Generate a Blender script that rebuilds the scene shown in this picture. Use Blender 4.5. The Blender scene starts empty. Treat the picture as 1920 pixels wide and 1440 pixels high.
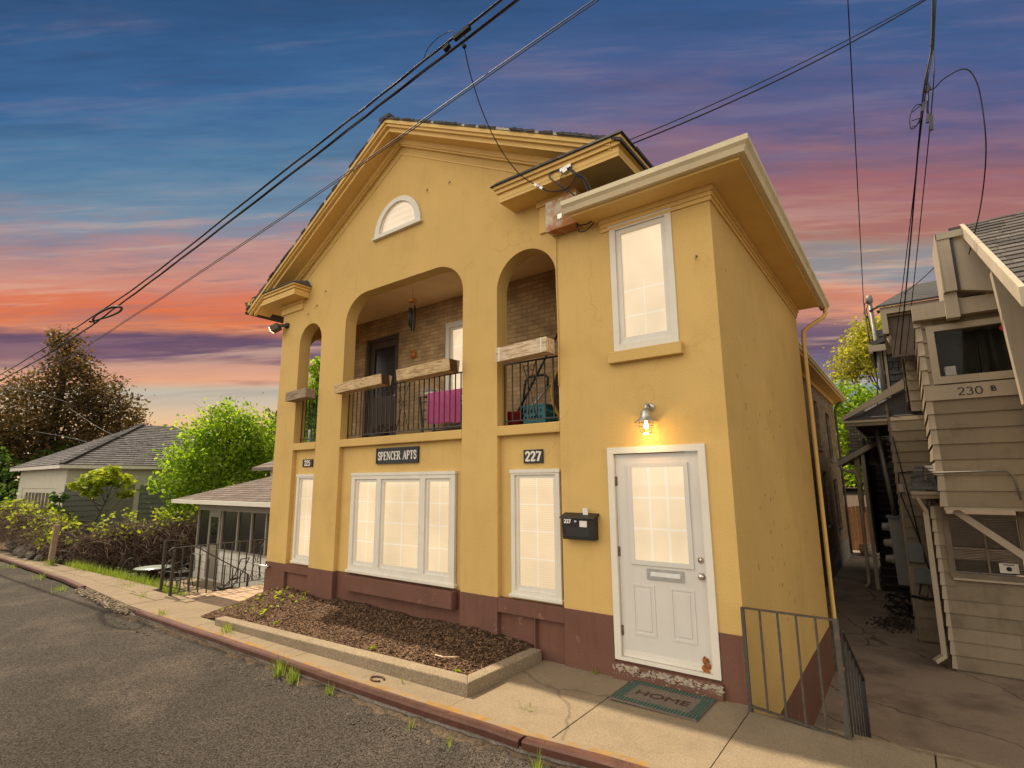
import bpy, bmesh, math, random
import numpy as np
from mathutils import Vector, Matrix, Euler
from mathutils.geometry import tessellate_polygon
R = math.radians
scene = bpy.context.scene
COL = scene.collection

# ------------------------------------------------------------------ camera
cam_d = bpy.data.cameras.new('camera'); cam = bpy.data.objects.new('camera', cam_d); COL.objects.link(cam)
def cam_rot(yaw, pitch, roll):
    f = Vector((-math.sin(yaw)*math.cos(pitch), math.cos(yaw)*math.cos(pitch), math.sin(pitch)))
    r = Vector((math.cos(yaw), math.sin(yaw), 0)); u = r.cross(f)
    c, s = math.cos(roll), math.sin(roll)
    r2 = c*r + s*u; u2 = -s*r + c*u
    return Matrix((r2, u2, -f)).transposed()
cam.matrix_world = Matrix.Translation((2.641, -5.315, 1.800)) @ cam_rot(R(36.6454), R(10.2979), R(-0.4653)).to_4x4()
cam_d.sensor_width = 36; cam_d.lens = 18.563; cam_d.clip_start = 0.05; cam_d.clip_end = 3000
scene.camera = cam

# ------------------------------------------------------------------ light
SUN_DIR = Vector((-0.65, 0.05, 1.0)).normalized()          # from the scene towards the sun
sun_d = bpy.data.lights.new('sun', 'SUN'); sun_d.energy = 5.0; sun_d.angle = R(0.8); sun_d.color = (1.0, 0.84, 0.62)
sun = bpy.data.objects.new('sun', sun_d); COL.objects.link(sun)
sun.rotation_euler = SUN_DIR.to_track_quat('Z', 'Y').to_euler()
scene.view_settings.view_transform = 'Standard'; scene.view_settings.look = 'None'
EXPO = 0.40; KEXP = 2**-EXPO                                   # the photo is exposed for the shaded front
scene.view_settings.exposure = EXPO; scene.view_settings.gamma = 1.0

world = bpy.data.worlds.new('World'); scene.world = world; world.use_nodes = True
def build_world():
    nt = world.node_tree; N = nt.nodes; L = nt.links; N.clear()
    def nd(t, **k):
        n = N.new(t)
        for a, b in k.items(): setattr(n, a, b)
        return n
    def mth(op, a, b=None, c=None, clamp=False):
        n = nd('ShaderNodeMath', operation=op, use_clamp=clamp)
        for i, v in enumerate((a, b, c)):
            if v is None: continue
            if isinstance(v, (int, float)): n.inputs[i].default_value = v
            else: L.new(v, n.inputs[i])
        return n.outputs[0]
    def sstep(v, a, b):
        n = nd('ShaderNodeMapRange', interpolation_type='SMOOTHSTEP')
        L.new(v, n.inputs[0]); n.inputs[1].default_value = a; n.inputs[2].default_value = b
        return n.outputs[0]
    def dot(v, d):
        n = nd('ShaderNodeVectorMath', operation='DOT_PRODUCT'); L.new(v, n.inputs[0]); n.inputs[1].default_value = d
        return n.outputs['Value']
    def noise(v, scale, detail=4, rough=.55):
        n = nd('ShaderNodeTexNoise'); L.new(v, n.inputs['Vector']); n.inputs['Scale'].default_value = scale
        n.inputs['Detail'].default_value = detail; n.inputs['Roughness'].default_value = rough
        return n.outputs['Fac']
    def mix(f, a, b, bt='MIX'):
        n = nd('ShaderNodeMix', data_type='RGBA', blend_type=bt)
        for s, v in ((n.inputs[0], f), (n.inputs[6], a), (n.inputs[7], b)):
            if isinstance(v, (int, float)): s.default_value = v
            elif isinstance(v, tuple): s.default_value = (*v, 1)
            else: L.new(v, s)
        return n.outputs[2]
    def ramp(fac, pts, interp='LINEAR'):
        n = nd('ShaderNodeValToRGB'); L.new(fac, n.inputs[0]); cr = n.color_ramp; cr.interpolation = interp
        while len(cr.elements) < len(pts): cr.elements.new(0.5)
        for e, (p, c) in zip(cr.elements, sorted(pts)):
            e.position = p; e.color = (*[(x/255/12.92 if x/255 <= .04045 else ((x/255+.055)/1.055)**2.4) for x in c], 1)
        return n.outputs[0]
    tc = nd('ShaderNodeTexCoord'); V = tc.outputs['Generated']
    sep = nd('ShaderNodeSeparateXYZ'); L.new(V, sep.inputs[0])
    fd = mth('MAXIMUM', dot(V, (-.6, .8, 0.0)), .08)                         # the cloud banks lie level across the north-west
    el = mth('MULTIPLY', mth('ARCTAN2', sep.outputs[2], fd), 57.29578)
    az = mth('ADD', mth('MULTIPLY', mth('DIVIDE', dot(V, (-.8, -.6, 0.0)), fd), 45.0), 36.87)   # about 0 = +Y, 90 = -X
    # streaky cloud field: long in azimuth, thin in elevation, slightly tilted
    cm = nd('ShaderNodeCombineXYZ'); L.new(mth('MULTIPLY', az, .020), cm.inputs[0])
    L.new(mth('ADD', mth('MULTIPLY', el, .11), mth('MULTIPLY', az, .004)), cm.inputs[1])
    S = cm.outputs[0]
    cm2 = nd('ShaderNodeCombineXYZ'); L.new(mth('MULTIPLY', az, .075), cm2.inputs[0]); L.new(mth('MULTIPLY', el, .62), cm2.inputs[1]); cm2.inputs[2].default_value = 4.3
    n1 = noise(S, 1.6, 5, .55); n2 = noise(cm2.outputs[0], 1.5, 6, .6)
    cm3 = nd('ShaderNodeCombineXYZ'); L.new(mth('MULTIPLY', az, .03), cm3.inputs[0]); L.new(mth('MULTIPLY', el, .2), cm3.inputs[1]); cm3.inputs[2].default_value = 11.7
    n3 = noise(cm3.outputs[0], 1.3, 6, .6)
    warp = mth('ADD', mth('MULTIPLY', mth('SUBTRACT', n1, .5), 7.0), mth('MULTIPLY', mth('SUBTRACT', n2, .5), 7.5))
    wamt = sstep(el, 8, 28)
    ew = mth('ADD', el, mth('MULTIPLY', warp, wamt)); e2 = mth('MULTIPLY', ew, 1/63.5, clamp=True); e3 = mth('MULTIPLY', ew, 1/57.7, clamp=True)
    left = ramp(e2, [(0.00, (240, 205, 160)), (0.10, (238, 196, 148)), (0.135, (206, 190, 168)), (0.155, (192, 186, 168)), (0.17, (233, 170, 135)),
                     (0.195, (206, 156, 136)), (0.212, (116, 88, 110)), (0.242, (104, 80, 104)), (0.258, (218, 134, 96)), (0.275, (228, 116, 66)), (0.31, (214, 124, 98)),
                     (0.345, (206, 146, 130)), (0.385, (182, 138, 136)), (0.42, (146, 138, 152)), (0.45, (116, 142, 164)), (0.52, (86, 126, 160)), (0.62, (62, 102, 148)), (0.75, (46, 80, 122)), (1.0, (30, 54, 92))])
    right = ramp(e3, [(0.00, (150, 160, 170)), (0.17, (128, 152, 168)), (0.205, (118, 112, 138)), (0.245, (104, 84, 108)), (0.285, (124, 98, 116)), (0.315, (222, 150, 118)),
                      (0.345, (206, 132, 108)), (0.38, (138, 144, 152)), (0.42, (158, 138, 130)), (0.46, (172, 116, 106)), (0.52, (158, 104, 110)), (0.57, (138, 104, 122)),
                      (0.64, (102, 96, 134)), (0.73, (74, 94, 140)), (0.85, (50, 88, 136)), (1.0, (34, 66, 110))])
    sun_side = mix(sstep(az, 58, 14), left, right)
    # pinkish veils high up and darker purple bars low down
    veil = mth('MULTIPLY', sstep(n3, .50, .72), sstep(el, 62, 34))
    sun_side = mix(mth('MULTIPLY', veil, .32), sun_side, ramp(e2, [(0, (232, 176, 140)), (.4, (190, 132, 128)), (.7, (130, 108, 136)), (1, (84, 92, 130))]))
    bars = mth('MULTIPLY', sstep(n2, .56, .70), mth('MULTIPLY', sstep(el, 9, 12), sstep(el, 26, 17)))
    sun_side = mix(mth('MULTIPLY', bars, .55), sun_side, (.16, .105, .145))
    cm4 = nd('ShaderNodeCombineXYZ'); L.new(mth('MULTIPLY', az, .030), cm4.inputs[0]); L.new(mth('ADD', mth('MULTIPLY', el, .42), mth('MULTIPLY', az, .022)), cm4.inputs[1]); cm4.inputs[2].default_value = 23.1
    n4 = noise(cm4.outputs[0], 1.2, 7, .62)
    low = mth('MULTIPLY', sstep(el, 7, 12), sstep(el, 33, 22))
    sun_side = mix(mth('MULTIPLY', mth('MULTIPLY', sstep(n4, .50, .68), low), .55), sun_side, (.80, .50, .35))
    sun_side = mix(mth('MULTIPLY', mth('MULTIPLY', sstep(n4, .50, .33), low), .50), sun_side, (.30, .17, .19))
    high = sstep(el, 22, 36)
    sun_side = mix(mth('MULTIPLY', mth('MULTIPLY', sstep(n4, .50, .70), high), .20), sun_side, (.30, .26, .36))
    sun_side = mix(mth('MULTIPLY', mth('MULTIPLY', sstep(n4, .50, .32), high), .22), sun_side, (.03, .06, .13))
    day = nd('ShaderNodeTexSky', sky_type='NISHITA', sun_disc=False); day.sun_elevation = math.asin(SUN_DIR.z)
    day.sun_rotation = math.atan2(SUN_DIR.x, SUN_DIR.y); day.air_density = 1.2; day.dust_density = 2.5
    dayc = mix(1.0, day.outputs[0], (.058, .050, .040), 'MULTIPLY')
    sc0 = nd('ShaderNodeVectorMath', operation='SCALE'); L.new(sun_side, sc0.inputs[0]); sc0.inputs['Scale'].default_value = KEXP; sun_side = sc0.outputs[0]
    dk = nd('ShaderNodeVectorMath', operation='SCALE'); L.new(dayc, dk.inputs[0]); L.new(mth('SUBTRACT', 1.0, mth('MULTIPLY', sstep(el, 12, 50), .85)), dk.inputs['Scale']); dayc = dk.outputs[0]
    w = sstep(dot(V, (-0.6, 0.8, 0.0)), .0, .46)
    c = mix(w, dayc, sun_side)
    # unseen fill glow added to the sky behind the camera to light the front
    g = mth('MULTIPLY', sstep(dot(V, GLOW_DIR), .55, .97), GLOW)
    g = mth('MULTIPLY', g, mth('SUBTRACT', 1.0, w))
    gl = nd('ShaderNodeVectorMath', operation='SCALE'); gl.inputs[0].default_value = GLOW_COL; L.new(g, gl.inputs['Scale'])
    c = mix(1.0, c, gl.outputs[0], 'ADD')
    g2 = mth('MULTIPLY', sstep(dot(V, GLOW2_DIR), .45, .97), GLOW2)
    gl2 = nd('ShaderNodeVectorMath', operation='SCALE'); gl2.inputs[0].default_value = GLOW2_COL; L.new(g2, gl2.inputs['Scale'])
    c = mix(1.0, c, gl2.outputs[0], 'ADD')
    bg = nd('ShaderNodeBackground'); L.new(c, bg.inputs[0]); bg.inputs[1].default_value = 1.0
    out = nd('ShaderNodeOutputWorld'); L.new(bg.outputs[0], out.inputs[0])
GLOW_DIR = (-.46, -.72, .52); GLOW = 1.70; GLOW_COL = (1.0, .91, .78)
GLOW2_DIR = (.84, -.50, .18); GLOW2 = 1.18; GLOW2_COL = (1.0, .90, .76)    # second unseen fill glow, added at right to lift the side wall
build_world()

# ------------------------------------------------------------------ helpers
def finish(o, parent=None, name=None):
    if parent is not None:
        o.parent = parent
        w = parent
        # world position of the parent (empties carry the only offsets)
        p = Vector(parent.location); q = parent.parent
        while q is not None: p = p + q.location; q = q.parent
        o.location = -p
    return o
class MB:
    """collects faces (with a material slot each) and links them as ONE mesh object"""
    def __init__(s): s.v = []; s.f = []; s.m = []; s.sm = []
    def add(s, vs, fs, mi=0, smooth=False):
        b = len(s.v); s.v += [tuple(x) for x in vs]
        for f in fs: s.f.append(tuple(b+i for i in f)); s.m.append(mi); s.sm.append(smooth)
    def box(s, x0, x1, y0, y1, z0, z1, mi=0):
        s.add([(x0,y0,z0),(x1,y0,z0),(x1,y1,z0),(x0,y1,z0),(x0,y0,z1),(x1,y0,z1),(x1,y1,z1),(x0,y1,z1)],
              [(0,3,2,1),(4,5,6,7),(0,1,5,4),(1,2,6,5),(2,3,7,6),(3,0,4,7)], mi)
    def hexa(s, p8, mi=0):
        s.add(p8, [(0,3,2,1),(4,5,6,7),(0,1,5,4),(1,2,6,5),(2,3,7,6),(3,0,4,7)], mi)
    def bar(s, p, q, w, h=None, mi=0, up=(0,0,1)):
        p = Vector(p); q = Vector(q); h = h or w; d = (q-p).normalized(); up = Vector(up)
        if abs(d.dot(up)) > .98: up = Vector((0,1,0))
        a = d.cross(up).normalized()*(w/2); b = a.cross(d).normalized()*(h/2)
        s.hexa([p-a-b, p+a-b, q+a-b, q-a-b, p-a+b, p+a+b, q+a+b, q-a+b], mi)
    def tube(s, pts, r, n=6, mi=0, smooth=True, caps=True):
        pts = [Vector(p) for p in pts]; rr = r if isinstance(r, (list, tuple)) else [r]*len(pts)
        vs = []; fs = []; prev = None
        for i, p in enumerate(pts):
            d = (pts[min(i+1, len(pts)-1)] - pts[max(i-1, 0)])
            d = d.normalized() if d.length > 1e-9 else Vector((0,0,1))
            if prev is None:
                a = d.cross(Vector((0,0,1)))
                if a.length < .1: a = d.cross(Vector((1,0,0)))
            else: a = prev - d*prev.dot(d)
            a.normalize(); prev = a; b = d.cross(a)
            for k in range(n):
                t = 2*math.pi*k/n; vs.append(p + (a*math.cos(t)+b*math.sin(t))*rr[i])
        for i in range(len(pts)-1):
            for k in range(n): fs.append((i*n+k, i*n+(k+1)%n, (i+1)*n+(k+1)%n, (i+1)*n+k))
        if caps: fs.append(tuple(range(n-1,-1,-1))); fs.append(tuple(range((len(pts)-1)*n, len(pts)*n)))
        s.add(vs, fs, mi, smooth)
    def lathe(s, prof, c=(0,0,0), n=20, mi=0, axis='Z', smooth=True):
        vs = []; fs = []
        for r, h in prof:
            for k in range(n):
                t = 2*math.pi*k/n; x, y = r*math.cos(t), r*math.sin(t)
                v = {'Z': (x,y,h), 'Y': (x,h,y), 'X': (h,x,y)}[axis]; vs.append((v[0]+c[0], v[1]+c[1], v[2]+c[2]))
        for i in range(len(prof)-1):
            for k in range(n): fs.append((i*n+k, i*n+(k+1)%n, (i+1)*n+(k+1)%n, (i+1)*n+k))
        s.add(vs, fs, mi, smooth)
    def prism(s, loops, d0, d1, axis='Y', mi=0, mside=None):
        """outer loop + holes, in the plane across `axis`, between d0 and d1"""
        def P(a, b, d): return {'Y': (a,d,b), 'X': (d,a,b), 'Z': (a,b,d)}[axis]
        flat = [p for l in loops for p in l]
        tris = tessellate_polygon([[Vector((a,b,0)) for a, b in l] for l in loops])
        n = len(flat)
        s.add([P(a,b,d0) for a,b in flat] + [P(a,b,d1) for a,b in flat], [tuple(t) for t in tris] + [tuple(n+i for i in reversed(t)) for t in tris], mi)
        for l in loops:
            m = len(l)
            s.add([P(a,b,d0) for a,b in l] + [P(a,b,d1) for a,b in l], [(i,(i+1)%m,m+(i+1)%m,m+i) for i in range(m)], mi if mside is None else mside)
    def sheet(s, loop, d, axis='Z', mi=0):
        def P(a, b): return {'Y': (a,d,b), 'X': (d,a,b), 'Z': (a,b,d)}[axis]
        s.add([P(a,b) for a,b in loop], [tuple(range(len(loop)))], mi)
    def ball(s, c, r, n=12, m=8, mi=0, sz=1.0):
        s.lathe([(max(r*math.sin(math.pi*i/m),1e-4), -r*sz*math.cos(math.pi*i/m)) for i in range(m+1)], c, n, mi)
    def build(s, name, mats, parent=None, bevel=0, recalc=True, origin=None):
        me = bpy.data.meshes.new(name)
        off = Vector((0,0,0))
        if parent is None and origin != 'world':
            a = np.array(s.v); off = Vector(((a[:,0].min()+a[:,0].max())/2, (a[:,1].min()+a[:,1].max())/2, a[:,2].min()))
            vs = [(v[0]-off.x, v[1]-off.y, v[2]-off.z) for v in s.v]
        else: vs = s.v
        me.from_pydata([tuple(v) for v in vs], [], s.f); mats = mats if isinstance(mats, (list, tuple)) else [mats]
        for m in mats: me.materials.append(m)
        me.polygons.foreach_set('material_index', s.m); me.polygons.foreach_set('use_smooth', s.sm)
        if recalc and len(s.f) < 60000:
            bm = bmesh.new(); bm.from_mesh(me); bmesh.ops.remove_doubles(bm, verts=bm.verts, dist=1e-5) if False else None
            bmesh.ops.recalc_face_normals(bm, faces=bm.faces); bm.to_mesh(me); bm.free()
        me.update()
        o = bpy.data.objects.new(name, me); COL.objects.link(o); o.location = off
        if bevel:
            b = o.modifiers.new('bevel', 'BEVEL'); b.width = bevel; b.segments = 2; b.limit_method = 'ANGLE'; b.angle_limit = R(40)
        return finish(o, parent)
def thing(name, label, cat, loc=(0,0,0), group=None):
    o = bpy.data.objects.new(name, None); COL.objects.link(o); o.location = loc; o.empty_display_size = .1
    o['label'] = label; o['category'] = cat
    if group: o['group'] = group
    return o
def tag(o, label, cat, group=None, kind=None):
    if label: o['label'] = label
    if cat: o['category'] = cat
    if group: o['group'] = group
    if kind: o['kind'] = kind
    return o
def struct(o, label=None): o['kind'] = 'structure'; (label and o.__setitem__('label', label)); return o
def text_mesh(txt, size, depth=.004, bold=0.0, sx=1.0):
    cu = bpy.data.curves.new('lettering', 'FONT'); cu.body = txt; cu.size = size; cu.extrude = depth; cu.offset = bold; cu.align_x = 'CENTER'; cu.align_y = 'CENTER'
    ob = bpy.data.objects.new('lettering', cu); COL.objects.link(ob)
    dg = bpy.context.evaluated_depsgraph_get(); me = bpy.data.meshes.new_from_object(ob.evaluated_get(dg))
    bpy.data.objects.remove(ob); bpy.data.curves.remove(cu)
    for v in me.vertices: v.co.x *= sx
    return me
def letters(name, txt, size, pos, m, parent, bold=0.0, sx=1.0, rot=(math.pi/2,0,0), depth=.003):
    me = text_mesh(txt, size, depth, bold, sx); me.materials.append(m); me.name = name
    M4 = Matrix.Translation(pos) @ Euler(rot).to_matrix().to_4x4(); me.transform(M4)
    o = bpy.data.objects.new(name, me); COL.objects.link(o)
    return finish(o, parent)

# ------------------------------------------------------------------ materials
MATS = {}
def mat(name, c, r=.75, var=.12, vs=2.0, bump=0.0, bs=60., spec=.3, metal=0., c2=None, c2s=5., c2t=(.55,.7), streak=0, emit=None, trans=0, fine=0.0, fs=120., rnd=0.0, bumpd=.01):
    m = bpy.data.materials.new(name); m.use_nodes = True; nt = m.node_tree; N = nt.nodes; L = nt.links
    b = N['Principled BSDF']; b.inputs['Roughness'].default_value = r; b.inputs['Metallic'].default_value = metal
    b.inputs['Specular IOR Level'].default_value = spec
    tc = N.new('ShaderNodeTexCoord'); co = tc.outputs['Object']
    def noise(sc, det=5, vec=co, rough=.6):
        n = N.new('ShaderNodeTexNoise'); n.inputs['Scale'].default_value = sc; n.inputs['Detail'].default_value = det; n.inputs['Roughness'].default_value = rough
        L.new(vec, n.inputs['Vector']); return n.outputs['Fac']
    def mix(f, a, bb, bt='MIX'):
        n = N.new('ShaderNodeMix'); n.data_type = 'RGBA'; n.blend_type = bt
        for s, v in ((n.inputs[0], f), (n.inputs[6], a), (n.inputs[7], bb)):
            if isinstance(v, (int, float)): s.default_value = v
            elif isinstance(v, tuple): s.default_value = (*v, 1)
            else: L.new(v, s)
        return n.outputs[2]
    def rng(v, a, bb, lo=0., hi=1.):
        n = N.new('ShaderNodeMapRange'); L.new(v, n.inputs[0]); n.inputs[1].default_value = a; n.inputs[2].default_value = bb; n.inputs[3].default_value = lo; n.inputs[4].default_value = hi; return n.outputs[0]
    lo = tuple(x*(1-var) for x in c); hi = tuple(min(1, x*(1+var)) for x in c)
    col = mix(rng(noise(vs), .3, .7), lo, hi)
    if streak:                                                    # vertical weather streaks
        mp = N.new('ShaderNodeMapping'); mp.inputs['Scale'].default_value = (9, 9, .7); L.new(co, mp.inputs[0])
        col = mix(rng(noise(1.2, 6, mp.outputs[0]), .52, .75, 0, streak), col, tuple(x*.55 for x in c))
    if fine: col = mix(rng(noise(fs, 2), .35, .65, 0, 1), mix(fine, col, (0,0,0)), mix(fine*.6, col, (1,1,1)))
    if c2: col = mix(rng(noise(c2s, 7, rough=.65), *c2t), col, c2)
    if rnd:
        g = N.new('ShaderNodeNewGeometry'); col = mix(rng(g.outputs['Random Per Island'], 0, 1), mix(rnd, col, (0,0,0)), mix(rnd*.5, col, hi))
    L.new(col, b.inputs['Base Color'])
    if bump:
        bp = N.new('ShaderNodeBump'); bp.inputs['Strength'].default_value = bump; bp.inputs['Distance'].default_value = bumpd
        L.new(noise(bs, 6), bp.inputs['Height']); L.new(bp.outputs[0], b.inputs['Normal'])
    if emit: b.inputs['Emission Color'].default_value = (*emit[:3], 1); b.inputs['Emission Strength'].default_value = emit[3]
    MATS[name] = m; m['x'] = 0
    return m
def nodes_of(m): return m.node_tree.nodes, m.node_tree.links, m.node_tree.nodes['Principled BSDF']
STUCCO = mat('yellow_stucco', (.615, .405, .130), .82, .08, .6, .35, 45, .2, fine=.06, fs=90, streak=.12, c2=(.50,.325,.11), c2s=1.1, c2t=(.52,.80))
def add_cracks(m, scale=.55, depth=.5, thick=.006):
    N, L, b = nodes_of(m); tc = next(n for n in N if n.type == 'TEX_COORD').outputs['Object']; col = b.inputs['Base Color'].links[0].from_socket
    no = N.new('ShaderNodeTexNoise'); no.inputs['Scale'].default_value = 3.5; no.inputs['Detail'].default_value = 7; L.new(tc, no.inputs[0])
    ad = N.new('ShaderNodeMix'); ad.data_type = 'RGBA'; ad.blend_type = 'ADD'; ad.inputs[0].default_value = .45; L.new(tc, ad.inputs[6]); L.new(no.outputs['Color'], ad.inputs[7])
    v = N.new('ShaderNodeTexVoronoi'); v.feature = 'DISTANCE_TO_EDGE'; v.inputs['Scale'].default_value = scale; L.new(ad.outputs[2], v.inputs['Vector'])
    mr = N.new('ShaderNodeMapRange'); L.new(v.outputs['Distance'], mr.inputs[0]); mr.inputs[1].default_value = .0005; mr.inputs[2].default_value = thick; mr.inputs[3].default_value = 1; mr.inputs[4].default_value = 0
    n2 = N.new('ShaderNodeTexNoise'); n2.inputs['Scale'].default_value = .9; L.new(tc, n2.inputs[0]); m2 = N.new('ShaderNodeMapRange'); L.new(n2.outputs['Fac'], m2.inputs[0]); m2.inputs[1].default_value = .48; m2.inputs[2].default_value = .62
    mu = N.new('ShaderNodeMath'); mu.operation = 'MULTIPLY'; L.new(mr.outputs[0], mu.inputs[0]); L.new(m2.outputs[0], mu.inputs[1]); ms = N.new('ShaderNodeMath'); ms.operation = 'MULTIPLY'; L.new(mu.outputs[0], ms.inputs[0]); ms.inputs[1].default_value = depth
    mx = N.new('ShaderNodeMix'); mx.data_type = 'RGBA'; L.new(ms.outputs[0], mx.inputs[0]); L.new(col, mx.inputs[6]); mx.inputs[7].default_value = (.16,.10,.045,1); L.new(mx.outputs[2], b.inputs['Base Color'])
add_cracks(STUCCO, depth=.20)
STUCCO_TRIM = mat('yellow_painted_wood', (.70, .46, .15), .6, .06, 2, .12, 30, .3, streak=.14)
BROWN = mat('brown_stucco', (.155, .074, .052), .8, .14, 1.2, .5, 50, .2, streak=.3, c2=(.33,.20,.155), c2s=6, c2t=(.62,.8))
WHITE = mat('white_painted_wood', (.68, .64, .55), .5, .05, 3, .08, 40, .35, streak=.10)
DOORW = mat('white_steel_door', (.60, .57, .52), .42, .04, 2, .03, 20, .4, streak=.10)
GUTTER = mat('cream_metal_gutter', (.66, .56, .36), .45, .10, 3, .05, 20, .4, c2=(.34,.24,.13), c2s=14, c2t=(.62,.85))
SHINGLE_DK = mat('dark_asphalt_shingle', (.055, .052, .055), .92, .3, 9, .7, 160, .15, rnd=.5, fine=.25, fs=220)
SHINGLE_BR = mat('brown_asphalt_shingle', (.17, .125, .105), .92, .25, 6, .6, 160, .15, rnd=.35, fine=.2)
SHINGLE_GY = mat('grey_asphalt_shingle', (.115, .105, .105), .92, .25, 6, .6, 160, .15, rnd=.35, fine=.25)
IRON = mat('painted_black_iron', (.035, .032, .030), .5, .25, 30, .25, 90, .4, c2=(.12,.055,.028), c2s=20, c2t=(.60,.75))
IRON_GY = mat('worn_grey_iron', (.066, .055, .045), .55, .3, 25, .3, 90, .4, c2=(.20,.085,.04), c2s=12, c2t=(.58,.74))
RUSTCURB = mat('rusted_brown_steel', (.085, .032, .020), .6, .25, 6, .35, 40, .35, c2=(.14,.062,.034), c2s=9, c2t=(.55,.75))
CONC_DK = mat('weathered_dark_concrete', (.20, .165, .13), .92, .2, 3, .6, 60, .15, fine=.2, fs=80, c2=(.10,.085,.07), c2s=4, c2t=(.55,.75))
def wood_mat(name, c1, c2):
    m = mat(name, c1, .82, .12, 5, spec=.2); N, L, b = nodes_of(m); tc = next(n for n in N if n.type == 'TEX_COORD').outputs['Object']; col = b.inputs['Base Color'].links[0].from_socket
    mp = N.new('ShaderNodeMapping'); mp.inputs['Scale'].default_value = (1.6, 14, 14); L.new(tc, mp.inputs[0]); no = N.new('ShaderNodeTexNoise'); no.inputs['Scale'].default_value = 2.2; no.inputs['Detail'].default_value = 7; no.inputs['Distortion'].default_value = 1.4; L.new(mp.outputs[0], no.inputs[0])
    mr = N.new('ShaderNodeMapRange'); L.new(no.outputs['Fac'], mr.inputs[0]); mr.inputs[1].default_value = .45; mr.inputs[2].default_value = .66; mx = N.new('ShaderNodeMix'); mx.data_type = 'RGBA'; L.new(mr.outputs[0], mx.inputs[0]); L.new(col, mx.inputs[6]); mx.inputs[7].default_value = (*c2,1); L.new(mx.outputs[2], b.inputs['Base Color'])
    bp = N.new('ShaderNodeBump'); bp.inputs['Strength'].default_value = .5; bp.inputs['Distance'].default_value = .004; L.new(no.outputs['Fac'], bp.inputs['Height']); L.new(bp.outputs[0], b.inputs['Normal']); return m
DULLZINC = mat('dull_zinc_pipe', (.20, .19, .17), .55, .15, 12, metal=.4)
BRASS = mat('satin_nickel', (.55, .50, .43), .3, .05, 10, metal=1.0)
CHROME = mat('galvanized_steel', (.50, .49, .46), .38, .12, 12, metal=.9)
BLACKP = mat('black_plastic', (.018, .017, .016), .45, .1, 6, .06, 60, .4)
GREYP = mat('grey_plastic', (.16, .165, .17), .55, .1, 6, .1, 60, .35)
SIGNB = mat('black_sign_board', (.016, .017, .020), .5, .2, 8, .1, 60, .4)
SIGNW = mat('off_white_lettering', (.72, .68, .60), .6, .05)
CABLE = mat('black_cable_jacket', (.012, .012, .014), .6, .1)
CABLE_GY = mat('grey_cable_jacket', (.07, .07, .075), .6, .2)
WOODW = wood_mat('weathered_cedar', (.60, .44, .25), (.30, .17, .075))
WOODDK = wood_mat('weathered_grey_brown_wood', (.34, .26, .18), (.15, .095, .055))
WOODPALE = wood_mat('pale_bleached_pine', (.64, .51, .35), (.34, .20, .10))
PLASTER_TAN = mat('tan_painted_ceiling', (.80, .58, .31), .85, .1, 2, .1, 30, .2)
BRICKDOOR = mat('dark_taupe_door_paint', (.085, .066, .052), .6, .1, 3, .05, 30, .3)
SCREEN = mat('dark_insect_screen', (.020, .019, .016), .25, .3, 3, .05, 300, .5)
DARKGLASS = mat('dark_window_glass', (.012, .013, .013), .06, .2, 2, spec=.6)
SIDING = mat('cream_shingle_siding', (.27, .22, .155), .82, .08, 1.3, .22, 70, .2, streak=.28, c2=(.15,.115,.078), c2s=1.9, c2t=(.52,.80), rnd=.24)
SIDING_TRIM = mat('cream_trim_paint', (.37, .31, .23), .6, .08, 2, .1, 30, .3, streak=.25)
GARAGE_SIDING = mat('sage_grey_siding', (.19, .205, .175), .8, .08, 3, .1, 40, .2, streak=.12, rnd=.1)
GARAGE_TRIM = mat('pale_cream_trim', (.50, .47, .38), .7, .05, 3, .05, 30, .2)
TILEW = mat('white_glazed_panel', (.60, .58, .52), .45, .05, 4, .03, 30, .4)
PINK = mat('hot_pink_terry_towel', (.52, .10, .26), .95, .1, 9, .6, 200, .1)
BARK = mat('grey_brown_bark', (.075, .056, .042), .95, .3, 12, .8, 40, .1)
TWIG = mat('dry_brown_vine', (.20, .14, .10), .95, .3, 20, rnd=.55)
ROCK = mat('grey_field_stone', (.10, .088, .074), .9, .25, 4, .7, 14, .2)
RUSTBOX = mat('rusting_cream_enamel', (.55, .47, .35), .6, .08, 5, .1, 40, .3, c2=(.36,.135,.035), c2s=3.2, c2t=(.42,.55))
WATER_TEAL = mat('teal_plastic', (.03, .135, .15), .5, .1, 5)
REDP = mat('red_plastic', (.28, .025, .03), .5, .1, 5)
YELLOWP = mat('mustard_canvas', (.45, .27, .035), .7, .15, 8)
COPPER = mat('copper_orange_metal', (.50, .17, .05), .45, .1, 8, metal=.3)
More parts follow.
